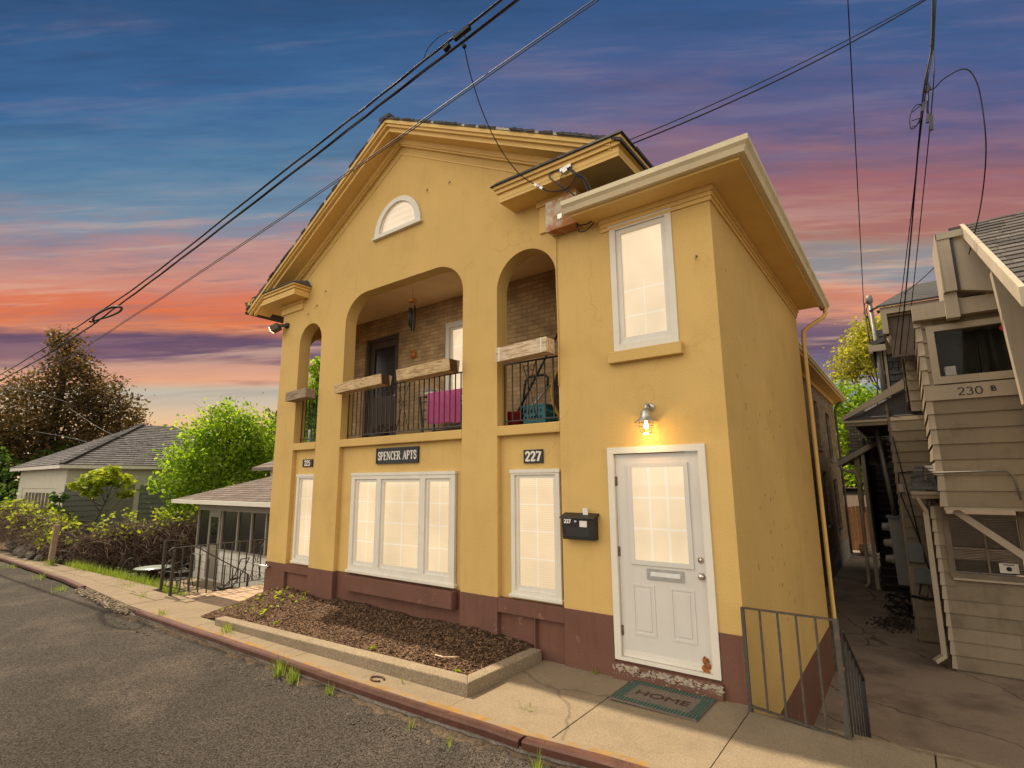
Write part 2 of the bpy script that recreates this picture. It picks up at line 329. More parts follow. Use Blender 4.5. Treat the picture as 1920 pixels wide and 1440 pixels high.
def leaf_mat(name, c1, c2, tr=.45):
    m = bpy.data.materials.new(name); m.use_nodes = True; nt = m.node_tree; N = nt.nodes; L = nt.links; N.clear()
    g = N.new('ShaderNodeNewGeometry'); tc = N.new('ShaderNodeTexCoord'); no = N.new('ShaderNodeTexNoise'); no.inputs['Scale'].default_value = .9; L.new(tc.outputs['Object'], no.inputs['Vector'])
    a = N.new('ShaderNodeMath'); a.operation = 'ADD'; L.new(g.outputs['Random Per Island'], a.inputs[0]); L.new(no.outputs['Fac'], a.inputs[1])
    mr = N.new('ShaderNodeMapRange'); L.new(a.outputs[0], mr.inputs[0]); mr.inputs[1].default_value = .4; mr.inputs[2].default_value = 1.6
    mx = N.new('ShaderNodeMix'); mx.data_type = 'RGBA'; L.new(mr.outputs[0], mx.inputs[0]); mx.inputs[6].default_value = (*c1, 1); mx.inputs[7].default_value = (*c2, 1)
    br_ = N.new('ShaderNodeMix'); br_.data_type = 'RGBA'; br_.blend_type = 'MULTIPLY'; br_.inputs[0].default_value = 1; L.new(mx.outputs[2], br_.inputs[6]); br_.inputs[7].default_value = (1.7,1.6,1.2,1); br_.clamp_result = True
    d = N.new('ShaderNodeBsdfPrincipled'); d.inputs['Roughness'].default_value = .5; d.inputs['Specular IOR Level'].default_value = .3; t = N.new('ShaderNodeBsdfTranslucent'); L.new(mx.outputs[2], d.inputs['Base Color']); L.new(br_.outputs[2], t.inputs['Color'])
    ms = N.new('ShaderNodeMixShader'); ms.inputs[0].default_value = tr; L.new(d.outputs[0], ms.inputs[1]); L.new(t.outputs[0], ms.inputs[2])
    o = N.new('ShaderNodeOutputMaterial'); L.new(ms.outputs[0], o.inputs[0]); return m
LEAF_G = leaf_mat('fresh_green_leaves', (.09, .18, .012), (.33, .47, .032), .58)
LEAF_DK = leaf_mat('dark_green_leaves', (.03, .07, .012), (.11, .19, .025))
LEAF_Y = leaf_mat('yellow_green_leaves', (.15, .22, .014), (.36, .41, .032), .5)
LEAF_CU = leaf_mat('copper_brown_leaves', (.040, .038, .016), (.19, .12, .042), .45)
LEAF_OL = leaf_mat('olive_gold_leaves', (.20, .22, .025), (.44, .42, .055), .55)
GRASS = leaf_mat('grass_blades', (.10, .16, .02), (.24, .31, .045), .5)
def brick_mat(name, c1, c2, mortar, plane='XZ', sc=1.0, bw=.215, bh=.072):
    m = bpy.data.materials.new(name); m.use_nodes = True; N, L, b = nodes_of(m); b.inputs['Roughness'].default_value = .9; b.inputs['Specular IOR Level'].default_value = .15
    tc = N.new('ShaderNodeTexCoord'); se = N.new('ShaderNodeSeparateXYZ'); L.new(tc.outputs['Object'], se.inputs[0]); cm = N.new('ShaderNodeCombineXYZ')
    ix = {'XZ': (0,2), 'YZ': (1,2), 'XY': (0,1)}[plane]; L.new(se.outputs[ix[0]], cm.inputs[0]); L.new(se.outputs[ix[1]], cm.inputs[1])
    br = N.new('ShaderNodeTexBrick'); L.new(cm.outputs[0], br.inputs['Vector']); br.inputs['Scale'].default_value = 1.0; br.inputs['Brick Width'].default_value = bw; br.inputs['Row Height'].default_value = bh
    br.inputs['Mortar Size'].default_value = .005; br.inputs['Color1'].default_value = (*c1,1); br.inputs['Color2'].default_value = (*c2,1); br.inputs['Mortar'].default_value = (*mortar,1); br.inputs['Bias'].default_value = 0
    no = N.new('ShaderNodeTexNoise'); L.new(tc.outputs['Object'], no.inputs[0]); no.inputs['Scale'].default_value = 3; no.inputs['Detail'].default_value = 6
    mx = N.new('ShaderNodeMix'); mx.data_type = 'RGBA'; mx.blend_type = 'MULTIPLY'; mx.inputs[0].default_value = .6; L.new(br.outputs[0], mx.inputs[6])
    cr = N.new('ShaderNodeMapRange'); L.new(no.outputs['Fac'], cr.inputs[0]); cr.inputs[1].default_value = .3; cr.inputs[2].default_value = .7; cr.inputs[3].default_value = .5; cr.inputs[4].default_value = 1.3; L.new(cr.outputs[0], mx.inputs[7])
    L.new(mx.outputs[2], b.inputs['Base Color'])
    bp = N.new('ShaderNodeBump'); bp.inputs['Distance'].default_value = .006; bp.inputs['Strength'].default_value = .7; inv = N.new('ShaderNodeMath'); inv.operation = 'SUBTRACT'; inv.inputs[0].default_value = 1; L.new(br.outputs['Fac'], inv.inputs[1]); L.new(inv.outputs[0], bp.inputs['Height']); L.new(bp.outputs[0], b.inputs['Normal'])
    return m
BRICK_PORCH = brick_mat('brown_brick', (.50,.345,.175), (.38,.25,.125), (.27,.195,.115), 'XZ')
BRICK_REAR = brick_mat('tan_brick', (.26,.19,.115), (.17,.12,.075), (.20,.16,.115), 'YZ')
def glow_mat(name, c, s, slats=0, fade=True):
    """a lit window: warm room light through closed blinds (slats per metre) or a plain shade"""
    m = bpy.data.materials.new(name); m.use_nodes = True; nt = m.node_tree; N = nt.nodes; L = nt.links; N.clear()
    tc = N.new('ShaderNodeTexCoord'); e = N.new('ShaderNodeEmission'); e.inputs[1].default_value = s*KEXP; no = N.new('ShaderNodeTexNoise'); no.inputs['Scale'].default_value = 1.3; no.inputs['Detail'].default_value = 3; L.new(tc.outputs['Object'], no.inputs[0])
    mr = N.new('ShaderNodeMapRange'); L.new(no.outputs['Fac'], mr.inputs[0]); mr.inputs[1].default_value = .3; mr.inputs[2].default_value = .7; mr.inputs[3].default_value = .86; mr.inputs[4].default_value = 1.10
    last = mr.outputs[0]
    if slats:
        se = N.new('ShaderNodeSeparateXYZ'); L.new(tc.outputs['Object'], se.inputs[0]); k = N.new('ShaderNodeMath'); k.operation = 'MULTIPLY'; k.inputs[1].default_value = slats*6.2832; L.new(se.outputs[2], k.inputs[0])
        si = N.new('ShaderNodeMath'); si.operation = 'SINE'; L.new(k.outputs[0], si.inputs[0]); ma = N.new('ShaderNodeMath'); ma.operation = 'MULTIPLY_ADD'; L.new(si.outputs[0], ma.inputs[0]); ma.inputs[1].default_value = .045; L.new(last, ma.inputs[2]); last = ma.outputs[0]
    sc = N.new('ShaderNodeVectorMath'); sc.operation = 'SCALE'; sc.inputs[0].default_value = c; L.new(last, sc.inputs['Scale']); L.new(sc.outputs[0], e.inputs[0])
    gl = N.new('ShaderNodeBsdfGlossy'); gl.inputs['Roughness'].default_value = .05; gl.inputs['Color'].default_value = (.04,.04,.04,1); ad = N.new('ShaderNodeAddShader'); L.new(e.outputs[0], ad.inputs[0]); L.new(gl.outputs[0], ad.inputs[1])
    o = N.new('ShaderNodeOutputMaterial'); L.new(ad.outputs[0], o.inputs[0]); return m
GLOW_BLIND = glow_mat('lit_blinds', (1.0, .745, .45), .94, 38)
GLOW_PLAIN = glow_mat('lit_shade', (1.0, .755, .47), .94)
GLOW_BAR = glow_mat('lit_grille', (1.0, .835, .60), .95)
# ------------------------------------------------------------------ ground, street, pavement
def ground_mat(name, c, r=.9, agg=0., aggs=90., crack=0., cracks=.6, var=.18, vs=.8, bump=.5, c2=None, c2s=1.5, c2t=(.5,.7)):
    m = mat(name, c, r, var, vs, 0, spec=.2, c2=c2, c2s=c2s, c2t=c2t); N, L, b = nodes_of(m); co = next(n for n in N if n.type == 'TEX_COORD').outputs['Object']
    col = b.inputs['Base Color'].links[0].from_socket; h = None
    vo = N.new('ShaderNodeTexVoronoi'); vo.inputs['Scale'].default_value = aggs; L.new(co, vo.inputs['Vector'])
    se = N.new('ShaderNodeSeparateColor'); L.new(vo.outputs['Color'], se.inputs[0])
    mr = N.new('ShaderNodeMapRange'); L.new(se.outputs[0], mr.inputs[0]); mr.inputs[3].default_value = 1-agg; mr.inputs[4].default_value = 1+agg*1.3
    sc = N.new('ShaderNodeVectorMath'); sc.operation = 'SCALE'; L.new(col, sc.inputs[0]); L.new(mr.outputs[0], sc.inputs['Scale']); col = sc.outputs[0]
    dm = N.new('ShaderNodeMapRange'); L.new(vo.outputs['Distance'], dm.inputs[0]); dm.inputs[1].default_value = 0; dm.inputs[2].default_value = .6; dm.inputs[3].default_value = 1; dm.inputs[4].default_value = 0
    h = dm.outputs[0]
    if crack:
        no = N.new('ShaderNodeTexNoise'); no.inputs['Scale'].default_value = 2.2; no.inputs['Detail'].default_value = 6; L.new(co, no.inputs[0])
        ad = N.new('ShaderNodeMix'); ad.data_type = 'RGBA'; ad.blend_type = 'ADD'; ad.inputs[0].default_value = .35; L.new(co, ad.inputs[6]); L.new(no.outputs['Color'], ad.inputs[7])
        v2 = N.new('ShaderNodeTexVoronoi'); v2.feature = 'DISTANCE_TO_EDGE'; v2.inputs['Scale'].default_value = cracks; L.new(ad.outputs[2], v2.inputs['Vector'])
        cr = N.new('ShaderNodeMapRange'); L.new(v2.outputs['Distance'], cr.inputs[0]); cr.inputs[1].default_value = .002; cr.inputs[2].default_value = .0045; cr.inputs[3].default_value = 1-crack; cr.inputs[4].default_value = 1
        s2 = N.new('ShaderNodeVectorMath'); s2.operation = 'SCALE'; L.new(col, s2.inputs[0]); L.new(cr.outputs[0], s2.inputs['Scale']); col = s2.outputs[0]
    L.new(col, b.inputs['Base Color'])
    bp = N.new('ShaderNodeBump'); bp.inputs['Strength'].default_value = bump; bp.inputs['Distance'].default_value = .008; L.new(h, bp.inputs['Height']); L.new(bp.outputs[0], b.inputs['Normal'])
    return m
ASPHALT = ground_mat('worn_asphalt', (.046, .038, .031), .93, .72, 88, 0, bump=.9, var=.22, vs=.35, c2=(.078,.063,.050), c2s=.7, c2t=(.5,.68))
SIDEWALK = ground_mat('sandy_concrete', (.23, .18, .12), .92, .16, 150, .30, .25, bump=.3, var=.12, vs=.9, c2=(.20,.155,.105), c2s=2.4, c2t=(.5,.7))
EXPOSED = ground_mat('exposed_aggregate_concrete', (.26, .205, .14), .92, .28, 120, 0, bump=.6, var=.1, vs=1.5, c2=(.24,.19,.13), c2s=5, c2t=(.55,.75))
ALLEY = ground_mat('stained_alley_concrete', (.29, .225, .17), .9, .12, 130, .6, .30, bump=.25, var=.15, vs=.6, c2=(.17,.13,.10), c2s=.9, c2t=(.48,.66))
SOIL = ground_mat('bare_soil', (.085, .06, .04), .95, .3, 40, 0, bump=.8, var=.25, vs=2)
PAVER = ground_mat('brick_pavers', (.40, .29, .20), .9, .15, 80, 0, bump=.3, var=.2, vs=5)
YELLOWLINE = mat('faded_yellow_edge_paint', (.27, .15, .04), .85, .2, 7, .2, 50, .2, c2=(.23,.18,.12), c2s=6, c2t=(.42,.56))
def gz(x): return -.17 + .0165*(x-1) if x > -24 else -.17 + .0165*(-25) + .004*(x+24)
CURB = [(4.5,-1.52),(2.5,-1.56),(.9,-1.60),(0,-1.68),(-1.7,-1.69),(-4.1,-1.63),(-8.1,-1.58),(-11,-1.38),(-13.5,-1.20),(-17,-1.08),(-21,-.98),(-30,-.8),(-60,-.6),(-110,-.4)]
def cy(x):
    for (x1,y1),(x0,y0) in zip(CURB, CURB[1:]):
        if x0 <= x <= x1: return y0 + (y1-y0)*(x-x0)/(x1-x0)
    return CURB[0][1] if x > CURB[0][0] else CURB[-1][1]
def lerp(a, b, t): return a+(b-a)*t
random.seed(7)
# far ground
g = MB(); n = 24
g.sheet([(-400,-300),(300,-300),(300,500),(-400,500)], -2.2); struct(g.build('ground', SOIL, recalc=False))
# street
g = MB(); xs = [14,9,6] + [4.5-.5*i for i in range(0,60)] + [-26,-30,-36,-44,-54,-66,-80,-110]; rows = [-.012,.25,.6,1.2,2.2,3.4,4.8,6.5,9,13]
rs = random.Random(3); vs = []; 
for x in xs:
    for j, d in enumerate(rows):
        dz = -.125 - .012*min(d,2) + (rs.uniform(-.012,.012) if j in (0,1,2) else 0) + (.035 if j == 0 else 0)
        vs.append((x, cy(x)-d, gz(x)+dz))
m_ = len(rows); g.add(vs, [(i*m_+j, (i+1)*m_+j, (i+1)*m_+j+1, i*m_+j+1) for i in range(len(xs)-1) for j in range(m_-1)], 0, True)
struct(g.build('street', ASPHALT, recalc=True))
# pavement slabs
g = MB(); b0 = -.13
def slab(x0, x1, ya0, ya1, yb0, yb1, t=.12, mi=0):
    """front edge ya (at x0/x1), back edge yb"""
    z0, z1 = gz(x0)+rs.uniform(-.004,.004), gz(x1)+rs.uniform(-.004,.004)
    g.hexa([(x0,ya0,z0-t),(x1,ya1,z1-t),(x1,yb1,z1-t),(x0,yb0,z0-t),(x0,ya0,z0),(x1,ya1,z1),(x1,yb1,z1),(x0,yb0,z0)], mi)
cuts = [6.5,4.4,2.55,1.30,.16,-.93,-2.2,-3.5,-4.8,-6.1,-7.3,-8.8,-10.1,-11.4,-12.6,-14,-15.3,-16.8,-18.4,-20.1,-22,-24,-27,-31,-37,-45,-60,-85]
for x1, x0 in zip(cuts, cuts[1:]):
    back = -.15 if x0 >= 1.29 else (0.03 if x0 > -7.2 else (-.62 if x0 > -10.2 else -.42))
    a0, a1 = cy(x0)+.10, cy(x1)+.10; e = .006
    if x0 >= -6.2 and x1 <= -.9:
        slab(x0+e, x1-e, a0, a1, -1.20, -1.20)
    elif x0 < -9:
        mid = rs.uniform(-.05,.05)
        m0 = (cy(x0)+back)/2 + mid; slab(x0+e, x1-e, a0, a1, m0-.008, m0-.008); slab(x0+e, x1-e-.03*rs.random(), m0+.008, m0+.008, back, back)
    else: slab(x0+e, x1-e, a0, a1, back, back)
struct(g.build('pavement', SIDEWALK))
g = MB(); g.hexa([(-9,-1.5,-.9),(6.5,-1.48,-.9),(6.5,-.16,-.9),(-9,-.16,-.9),(-9,-1.5,gz(-9)-.02),(6.5,-1.48,gz(6.5)-.02),(6.5,-.16,gz(6.5)-.02),(-9,-.16,gz(-9)-.02)])
struct(g.build('pavement_base', SOIL))
# kerb: rust brown steel angle in three runs, with bent joints
def kerb_run(xs, w=.09, h=.062):
    g = MB(); vs = []
    for x in xs:
        y = cy(x)+rk.uniform(-.004,.004); z = gz(x)+.012+rk.uniform(-.003,.003)
        vs += [(x,y-.006,z-h),(x,y-.006,z-.016),(x,y+.010,z),(x,y+w,z+.001),(x,y+w,z-.03)]
    k = 5; n = len(xs)
    g.add(vs, [(i*k+j,(i+1)*k+j,(i+1)*k+(j+1)%k,i*k+(j+1)%k) for i in range(n-1) for j in range(k)] + [tuple(range(k)), tuple(range((n-1)*k,n*k))])
    for i in range(n-1):
        x = (xs[i]+xs[i+1])/2
        if i % 2 == 0: g.lathe([(.013,0),(.009,.006),(.0001,.007)], (x, cy(x)+.055, gz(x)+.0125), 8)
    return struct(g.build('kerb', RUSTCURB))
rk = random.Random(5)
kerb_run([.005+.33*i-.004 for i in range(14)]); kerb_run([-.03-.32*i for i in range(26)]); kerb_run([-11.9-.5*i for i in range(40)])
g = MB(); xs = [4.4-.25*i for i in range(52)]; vs = []
for x in xs: vs += [(x, cy(x)+.012+rk.uniform(-.008,.008), gz(x)-.04), (x, cy(x)+.004+rk.uniform(-.012,.008), gz(x)-.15)]
g.add(vs, [(2*i,2*i+1,2*i+3,2*i+2) for i in range(len(xs)-1)]); struct(g.build('kerb_foot', CONC_DK))
# faded yellow strip behind the steel
g = MB(); xs = [4.4-.3*i for i in range(42)]
vs = [];
for x in xs: vs += [(x, cy(x)+.098, gz(x)+.0046), (x, cy(x)+.16+.035*random.random(), gz(x)+.0046)]
g.add(vs, [(2*i,2*i+1,2*i+3,2*i+2) for i in range(len(xs)-1)]); struct(g.build('kerb_paint', YELLOWLINE))
# broken concrete at the end of the steel kerb and along its foot
g = MB(); rr = random.Random(9)
def stone(c, s, mi=0, flat=.6):
    bm = bmesh.new(); bmesh.ops.create_icosphere(bm, subdivisions=1, radius=1)
    for v in bm.verts: v.co = v.co*rr.uniform(.75,1.2)
    e = Euler((rr.uniform(-.5,.5), rr.uniform(-.5,.5), rr.uniform(0,6))).to_matrix(); base = [tuple(Vector(c) + e @ Vector((v.co.x*s, v.co.y*s*rr.uniform(.8,1), v.co.z*s*flat))) for v in bm.verts]
    g.add(base, [tuple(v.index for v in f.verts) for f in bm.faces], mi); bm.free()
for i in range(800):
    x = rr.uniform(-11.9,-8.3); stone((x, cy(x)+rr.uniform(-.10,.16), gz(x)-.06+rr.uniform(-.02,.04)), rr.uniform(.010,.036), 0, .5)
o = g.build('kerb_rubble', mat('broken_pale_concrete', (.30,.245,.18), .92, .25, 9, .6, 60, .15, rnd=.4)); tag(o, None, None, None, 'stuff'); o['label'] = 'broken concrete rubble where the steel kerb ends'
g = MB()
for i in range(2600):
    x = 4.4 - 13*rr.random()**1.1; d = abs(rr.gauss(0,.16)) + .005
    stone((x, cy(x)-d-.01, gz(x)-.120-.012*d), rr.uniform(.004,.012)*(2.2 if rr.random()<.05 else 1), 0, .7)
o = g.build('loose_gravel', mat('kerb_gravel', (.16,.125,.095), .9, .3, 30, rnd=.6)); tag(o, None, None, None, 'stuff'); o['label'] = 'loose gravel and dirt along the foot of the kerb'
# ragged dirt strip at the kerb foot
g = MB(); xs = [4.4-.12*i for i in range(112)]; vs = []
for x in xs:
    w = .05+.09*rr.random()
    vs += [(x, cy(x)-.002, gz(x)-.085+.02*rr.random()), (x, cy(x)-w*.5, gz(x)-.10+.012*rr.random()), (x, cy(x)-w-.05, gz(x)-.135)]
g.add(vs, [(3*i+j,3*i+j+1,3*i+j+4,3*i+j+3) for i in range(len(xs)-1) for j in range(2)]); struct(g.build('kerb_dirt', SOIL))

# planting bed in front of the windows
g = MB(); zt = lambda x: gz(x)+.13
def curbseg(x0,y0,x1,y1,w):
    d = Vector((x1-x0,y1-y0)).normalized(); nx, ny = -d.y*w, d.x*w
    g.hexa([(x0,y0,gz(x0)-.1),(x1,y1,gz(x1)-.1),(x1+nx,y1+ny,gz(x1)-.1),(x0+nx,y0+ny,gz(x0)-.1),(x0,y0,zt(x0)),(x1,y1,zt(x1)),(x1+nx,y1+ny,zt(x1)),(x0+nx,y0+ny,zt(x0))])
g.hexa([(-5.9,-1.28,gz(-5.9)-.1),(-.92,-1.26,gz(-.9)-.1),(-1.07,-1.10,gz(-.9)-.1),(-5.9,-1.12,gz(-5.9)-.1),(-5.9,-1.28,gz(-5.9)+.10),(-.92,-1.26,zt(-.9)),(-1.07,-1.10,zt(-.9)),(-5.9,-1.12,gz(-5.9)+.10)])
g.hexa([(-.92,-1.26,gz(-.9)-.1),(-.92,-.005,gz(-.9)-.1),(-1.07,-.005,gz(-.9)-.1),(-1.07,-1.10,gz(-.9)-.1),(-.92,-1.26,zt(-.9)),(-.92,-.005,zt(-.9)-.01),(-1.07,-.005,zt(-.9)-.01),(-1.07,-1.10,zt(-.9))])
o = g.build('planting_bed_border', EXPOSED, bevel=.012); tag(o, 'low L-shaped concrete border around the mulch bed under the windows', 'bed border')
def mz(x, y):
    t = (y+1.15)/1.15; h = .045+.17*t*(1 if x > -4 else 1+.3*min(1,(-4-x)/1.5)); return gz(x)+.04+h*(.86+.14*math.sin(x*1.7)*math.cos(y*2+x)) + .008*math.sin(x*9+y*7) - (.10*max(0,(x+1.9)))
g = MB(); nx, ny = 90, 26; vs = [(lerp(-6.75,-1.05,i/nx), lerp(-1.16,.06,j/ny), 0) for i in range(nx+1) for j in range(ny+1)]
vs = [(x,y,mz(x,y)+rr.uniform(-.008,.008)-(.10*max(0,-5.9-x))) for x,y,_ in vs]
g.add(vs, [(i*(ny+1)+j,(i+1)*(ny+1)+j,(i+1)*(ny+1)+j+1,i*(ny+1)+j+1) for i in range(nx) for j in range(ny)], 0, True)
MULCH = mat('dark_bark_mulch', (.055, .032, .020), .95, .4, 14, .9, 70, .1, c2=(.16,.09,.05), c2s=22, c2t=(.5,.62)); CHIP = mat('bark_chips', (.22, .13, .075), .9, .3, 8, rnd=.9)
struct(g.build('bed_soil', MULCH))
g = MB()
for i in range(21000):
    x, y = rr.uniform(-6.6,-1.1), rr.uniform(-1.10,.02); z = mz(x,y)-(.10*max(0,-5.9-x))+.006
    a = rr.uniform(0,6.28); l, w = rr.uniform(.006,.022), rr.uniform(.003,.008); u = Vector((math.cos(a),math.sin(a),rr.uniform(-.5,.5)))*l; v = Vector((-math.sin(a),math.cos(a),rr.uniform(-.5,.5)))*w; c = Vector((x,y,z))
    g.add([c-u-v,c+u-v,c+u+v,c-u+v], [(0,1,2,3)])
o = g.build('bark_mulch', CHIP, recalc=False); tag(o, None, None, None, 'stuff'); o['label'] = 'bark chip mulch filling the bed under the windows'

# alley on the right, lower than the pavement
g = MB(); nx, ny = 20, 40; vs = []
for i in range(nx+1):
    for j in range(ny+1):
        x, y = lerp(.2,12,i/nx), lerp(-.2,26,j/ny); vs.append((x,y,-1.30+.02*math.sin(x*1.7)*math.cos(y*.8)+.03*max(0,x-2.2)*(1 if y < 5 else .2)))
g.add(vs, [(i*(ny+1)+j,(i+1)*(ny+1)+j,(i+1)*(ny+1)+j+1,i*(ny+1)+j+1) for i in range(nx) for j in range(ny)], 0, True)
struct(g.build('alley', ALLEY))
g = MB(); g.box(1.29,7,-.155,-.02,-1.4,gz(3)-.11); struct(g.build('pavement_retaining_edge', CONC_DK))
# left yard, patio, side path
g = MB(); nx, ny = 40, 30; vs = []
for i in range(nx+1):
    for j in range(ny+1):
        x, y = lerp(-75,-6.7,i/nx), lerp(-.40,40,(j/ny)**1.6)
        t = min(1, max(0, (y+.4)/1.1)); zz = lerp(gz(x)-.06, -1.20, t) if x < -9.9 else -1.20
        if x < -19: zz = lerp(gz(x)-.03, -.75, t)
        vs.append((x, y, zz))
g.add(vs, [(i*(ny+1)+j,(i+1)*(ny+1)+j,(i+1)*(ny+1)+j+1,i*(ny+1)+j+1) for i in range(nx) for j in range(ny)], 0, True); struct(g.build('yard', SOIL))
g = MB(); g.box(-16.1,-8.95,.62,3.2,-1.4,-1.16); g.box(-12.6,-8.95,-.38,.62,-1.4,-1.161); struct(g.build('patio', SIDEWALK))
g = MB(); z = gz(-8)-.02
for k in range(4): g.box(-9.98,-8.95,-.62+.42*k,-.20+.42*k,-1.3,gz(-9.5)-.02-.16*(k+1))
struct(g.build('garden_steps', SIDEWALK))
g = MB(); g.box(-8.86,-6.87,-.61,12,-1.4,gz(-8)-.045); struct(g.build('side_path', SIDEWALK))
g = MB()
for j in range(26):
    for i in range(8):
        x0 = -8.80+.24*i + (.12 if j%2 else 0); y0 = -.5+.125*j; z0 = gz(-8)-.044+rr.uniform(0,.006)
        g.box(x0, min(x0+.228,-6.9), y0, y0+.115, z0-.03, z0+.012)
struct(g.build('path_paving', PAVER))
g = MB(); g.box(-8.95,-8.05,-.80,-.63,-1.0,gz(-8.5)+.02); tag(g.build('step_block', SIDEWALK), 'small concrete block step beside the left railing', 'step')
# ------------------------------------------------------------------ the yellow apartment house
house = thing('apartment_house', 'yellow stucco two-storey house with gable, arched porch and brown base', 'house', (-2.8, 0, -.3))
T = .22
def arch(xa, xb, z0, zs, ztop, n=14, rx=None):
    """opening from z0 up, quarter ellipses of radius rx in the top corners (full arch if rx is None)"""
    rx = rx or (xb-xa)/2; pts = [(xa,z0)]
    for i in range(n+1):
        t = math.pi*i/n/2; pts.append((xa+rx-rx*math.cos(t), zs+(ztop-zs)*math.sin(t)))
    for i in range(n+1):
        t = math.pi/2*(1-i/n); p = (xb-rx+rx*math.cos(t), zs+(ztop-zs)*math.sin(t))
        if abs(p[0]-pts[-1][0]) > 1e-6: pts.append(p)
    pts.append((xb,z0)); return pts
ARCH_L = arch(-6.25,-5.555,.42,4.31,4.665); ARCH_B = arch(-4.87,-2.165,.42,4.45,4.93,10,.55); ARCH_R = arch(-1.555,-.615,.42,4.29,4.765)
XC, ZPK, SL, SR = -3.55, 7.60, .605, .525                                                 # ridge position, height and slope of the gable roof
def rake(x): return ZPK - (SR if x > XC else SL)*abs(x-XC)
outer = [(-6.87,.40)] + [(x,(.40 if z==.42 else z)) for x,z in ARCH_L] + [(x,(.40 if z==.42 else z)) for x,z in ARCH_B] + [(x,(.40 if z==.42 else z)) for x,z in ARCH_R] + \
        [(0,.40),(0,2.13),(1.038,2.13),(1.038,.40),(1.273,.40),(1.273,4.88),(-.33,4.88),(-.33,rake(-.33)-.10),(XC,ZPK-.10),(-6.87,rake(-6.87)-.10)]
HR = [(-3.60+.52*math.cos(t), 5.80+.54*math.sin(t)) for t in [math.pi*i/20 for i in range(21)]]
UW = [(.127,3.203),(.861,3.203),(.861,4.709),(.127,4.709)]
g = MB(); g.prism([outer, HR, UW], 0, T)
g.build('front_wall', STUCCO, house)
# recessed panels under the balcony, each with a window hole
for nm, xa, xb, wx0, wx1 in (('l',-6.25,-5.555,-6.13,-5.56),('b',-4.87,-2.165,-4.56,-2.30),('r',-1.555,-.615,-1.385,-.66)):
    g = MB(); g.prism([[(xa-.001,.40),(xb+.001,.40),(xb+.001,2.36),(xa-.001,2.36)], [(wx0,.44),(wx1,.44),(wx1,1.92),(wx0,1.92)]], .075, .20); g.build('window_bay', STUCCO, house)
    g = MB(); g.box(xa-.001, xb+.001, -.012, .30, 2.352, 2.478); g.build('balcony_sill', STUCCO, house, bevel=.012)
# brown base: piers, ledges and recesses
g = MB(); zb = -1.4
for xa, xb in ((-6.885,-6.25),(-5.555,-4.87),(-2.165,-1.555),(-.615,-.012)): g.box(xa, xb, -.012, T, zb, .40)
g.box(1.05,1.276,-.012,-.0005,zb,.40)
g.box(-6.25,-5.555,.045,T,zb,.40); g.box(-6.25,-5.555,-.010,.045,.27,.399)
g.box(-4.87,-2.165,.075,T,zb,.40); g.box(-4.56,-2.27,-.055,.075,.17,.385)
g.box(-1.555,-.615,.05,T,zb,.40); g.box(-1.555,-.615,-.010,.05,.235,.399); g.box(-1.02,-1.005,-.011,.05,-.3,.235)
g.box(-.012,1.05,.004,T,zb,-.012); g.box(-.02,1.06,-.055,.03,-.30,-.035)
g.build('base_wall', BROWN, house, bevel=.006)
g = MB()                                                                     # flaking pale paint on the door step
rp = random.Random(4)
for i in range(260):
    x = rp.uniform(-.02,1.06); z = -.045-abs(rp.gauss(0,.045)); r_ = rp.uniform(.006,.026)*(1 if z > -.1 else .5); n = 7
    ang = sorted(rp.uniform(0,6.28) for _ in range(n))
    if z > -.22: g.add([(x+r_*rp.uniform(.6,1.8)*math.cos(a), -.0575-.0003*(i%13), z+r_*rp.uniform(.4,.9)*math.sin(a)) for a in ang], [tuple(range(n))])
g.build('flaking_paint', mat('pale_flaked_paint', (.36,.30,.225), .8, .25, 20), house)['kind'] = 'stuff'
# side wall of the right wing, its brown base
g = MB(); g.box(1.053,1.273,T,5.20,-.60,4.88); g.box(1.053,1.273,0,T,-.60,.40); g.box(-.3,1.053,4.98,5.20,-.6,4.88); g.build('side_wall', STUCCO, house)
g = MB(); g.box(1.053,1.281,.001,5.206,-1.45,-.60); g.build('side_base', BROWN, house)
# spalled dents in the side wall
g = MB()
for i in range(125):
    y = rp.uniform(.4,5.0); z = rp.uniform(-.4,3.1) if rp.random() < .85 else rp.uniform(3,4.4); h = rp.uniform(.008,.020)+.035*rp.random()**3; w = rp.uniform(.003,.011); n = 6; t = rp.uniform(-.6,.6)
    g.add([(1.2745+.0003*(i%9), y+w*rp.uniform(.6,1.4)*math.cos(a)+t*h*math.sin(a), z+h*rp.uniform(.6,1.2)*math.sin(a)) for a in [6.283*k/n for k in range(n)]], [tuple(range(n))])
g.build('wall_chips', mat('bare_render_chips', (.16,.10,.045), .95, .3, 30), house)
# walls of the main block behind
g = MB(); g.prism([[(.22,-1.4),(22,-1.4),(22,5.4),(.22,5.4)], [(.42,2.46),(1.18,2.46)] + [(.80+.38*math.cos(t), 4.30+.36*math.sin(t)) for t in [math.pi*i/16 for i in range(17)]]], -6.87, -6.62, 'X')
g.build('left_wall', STUCCO, house)
# porch: floor, ceiling, end wall, brick back wall
g = MB(); g.box(-6.62,1.0,T,1.25,2.28,2.44); g.build('porch_floor', CONC_DK, house)
g = MB(); g.box(-6.62,-.25,T,1.25,4.99,5.05); g.build('porch_ceiling', PLASTER_TAN, house)
g = MB(); g.box(-.40,-.25,T,1.25,2.44,4.99); g.build('porch_end_wall', BRICK_PORCH, house)
g = MB(); g.prism([[(-6.62,2.44),(-.40,2.44),(-.40,4.99),(-6.62,4.99)], [(-5.93,2.441),(-4.93,2.441),(-4.93,4.60),(-5.93,4.60)], [(-3.72,3.05),(-2.62,3.05),(-2.62,4.55),(-3.72,4.55)]], 1.25, 1.45); g.build('porch_back_wall', BRICK_PORCH, house)
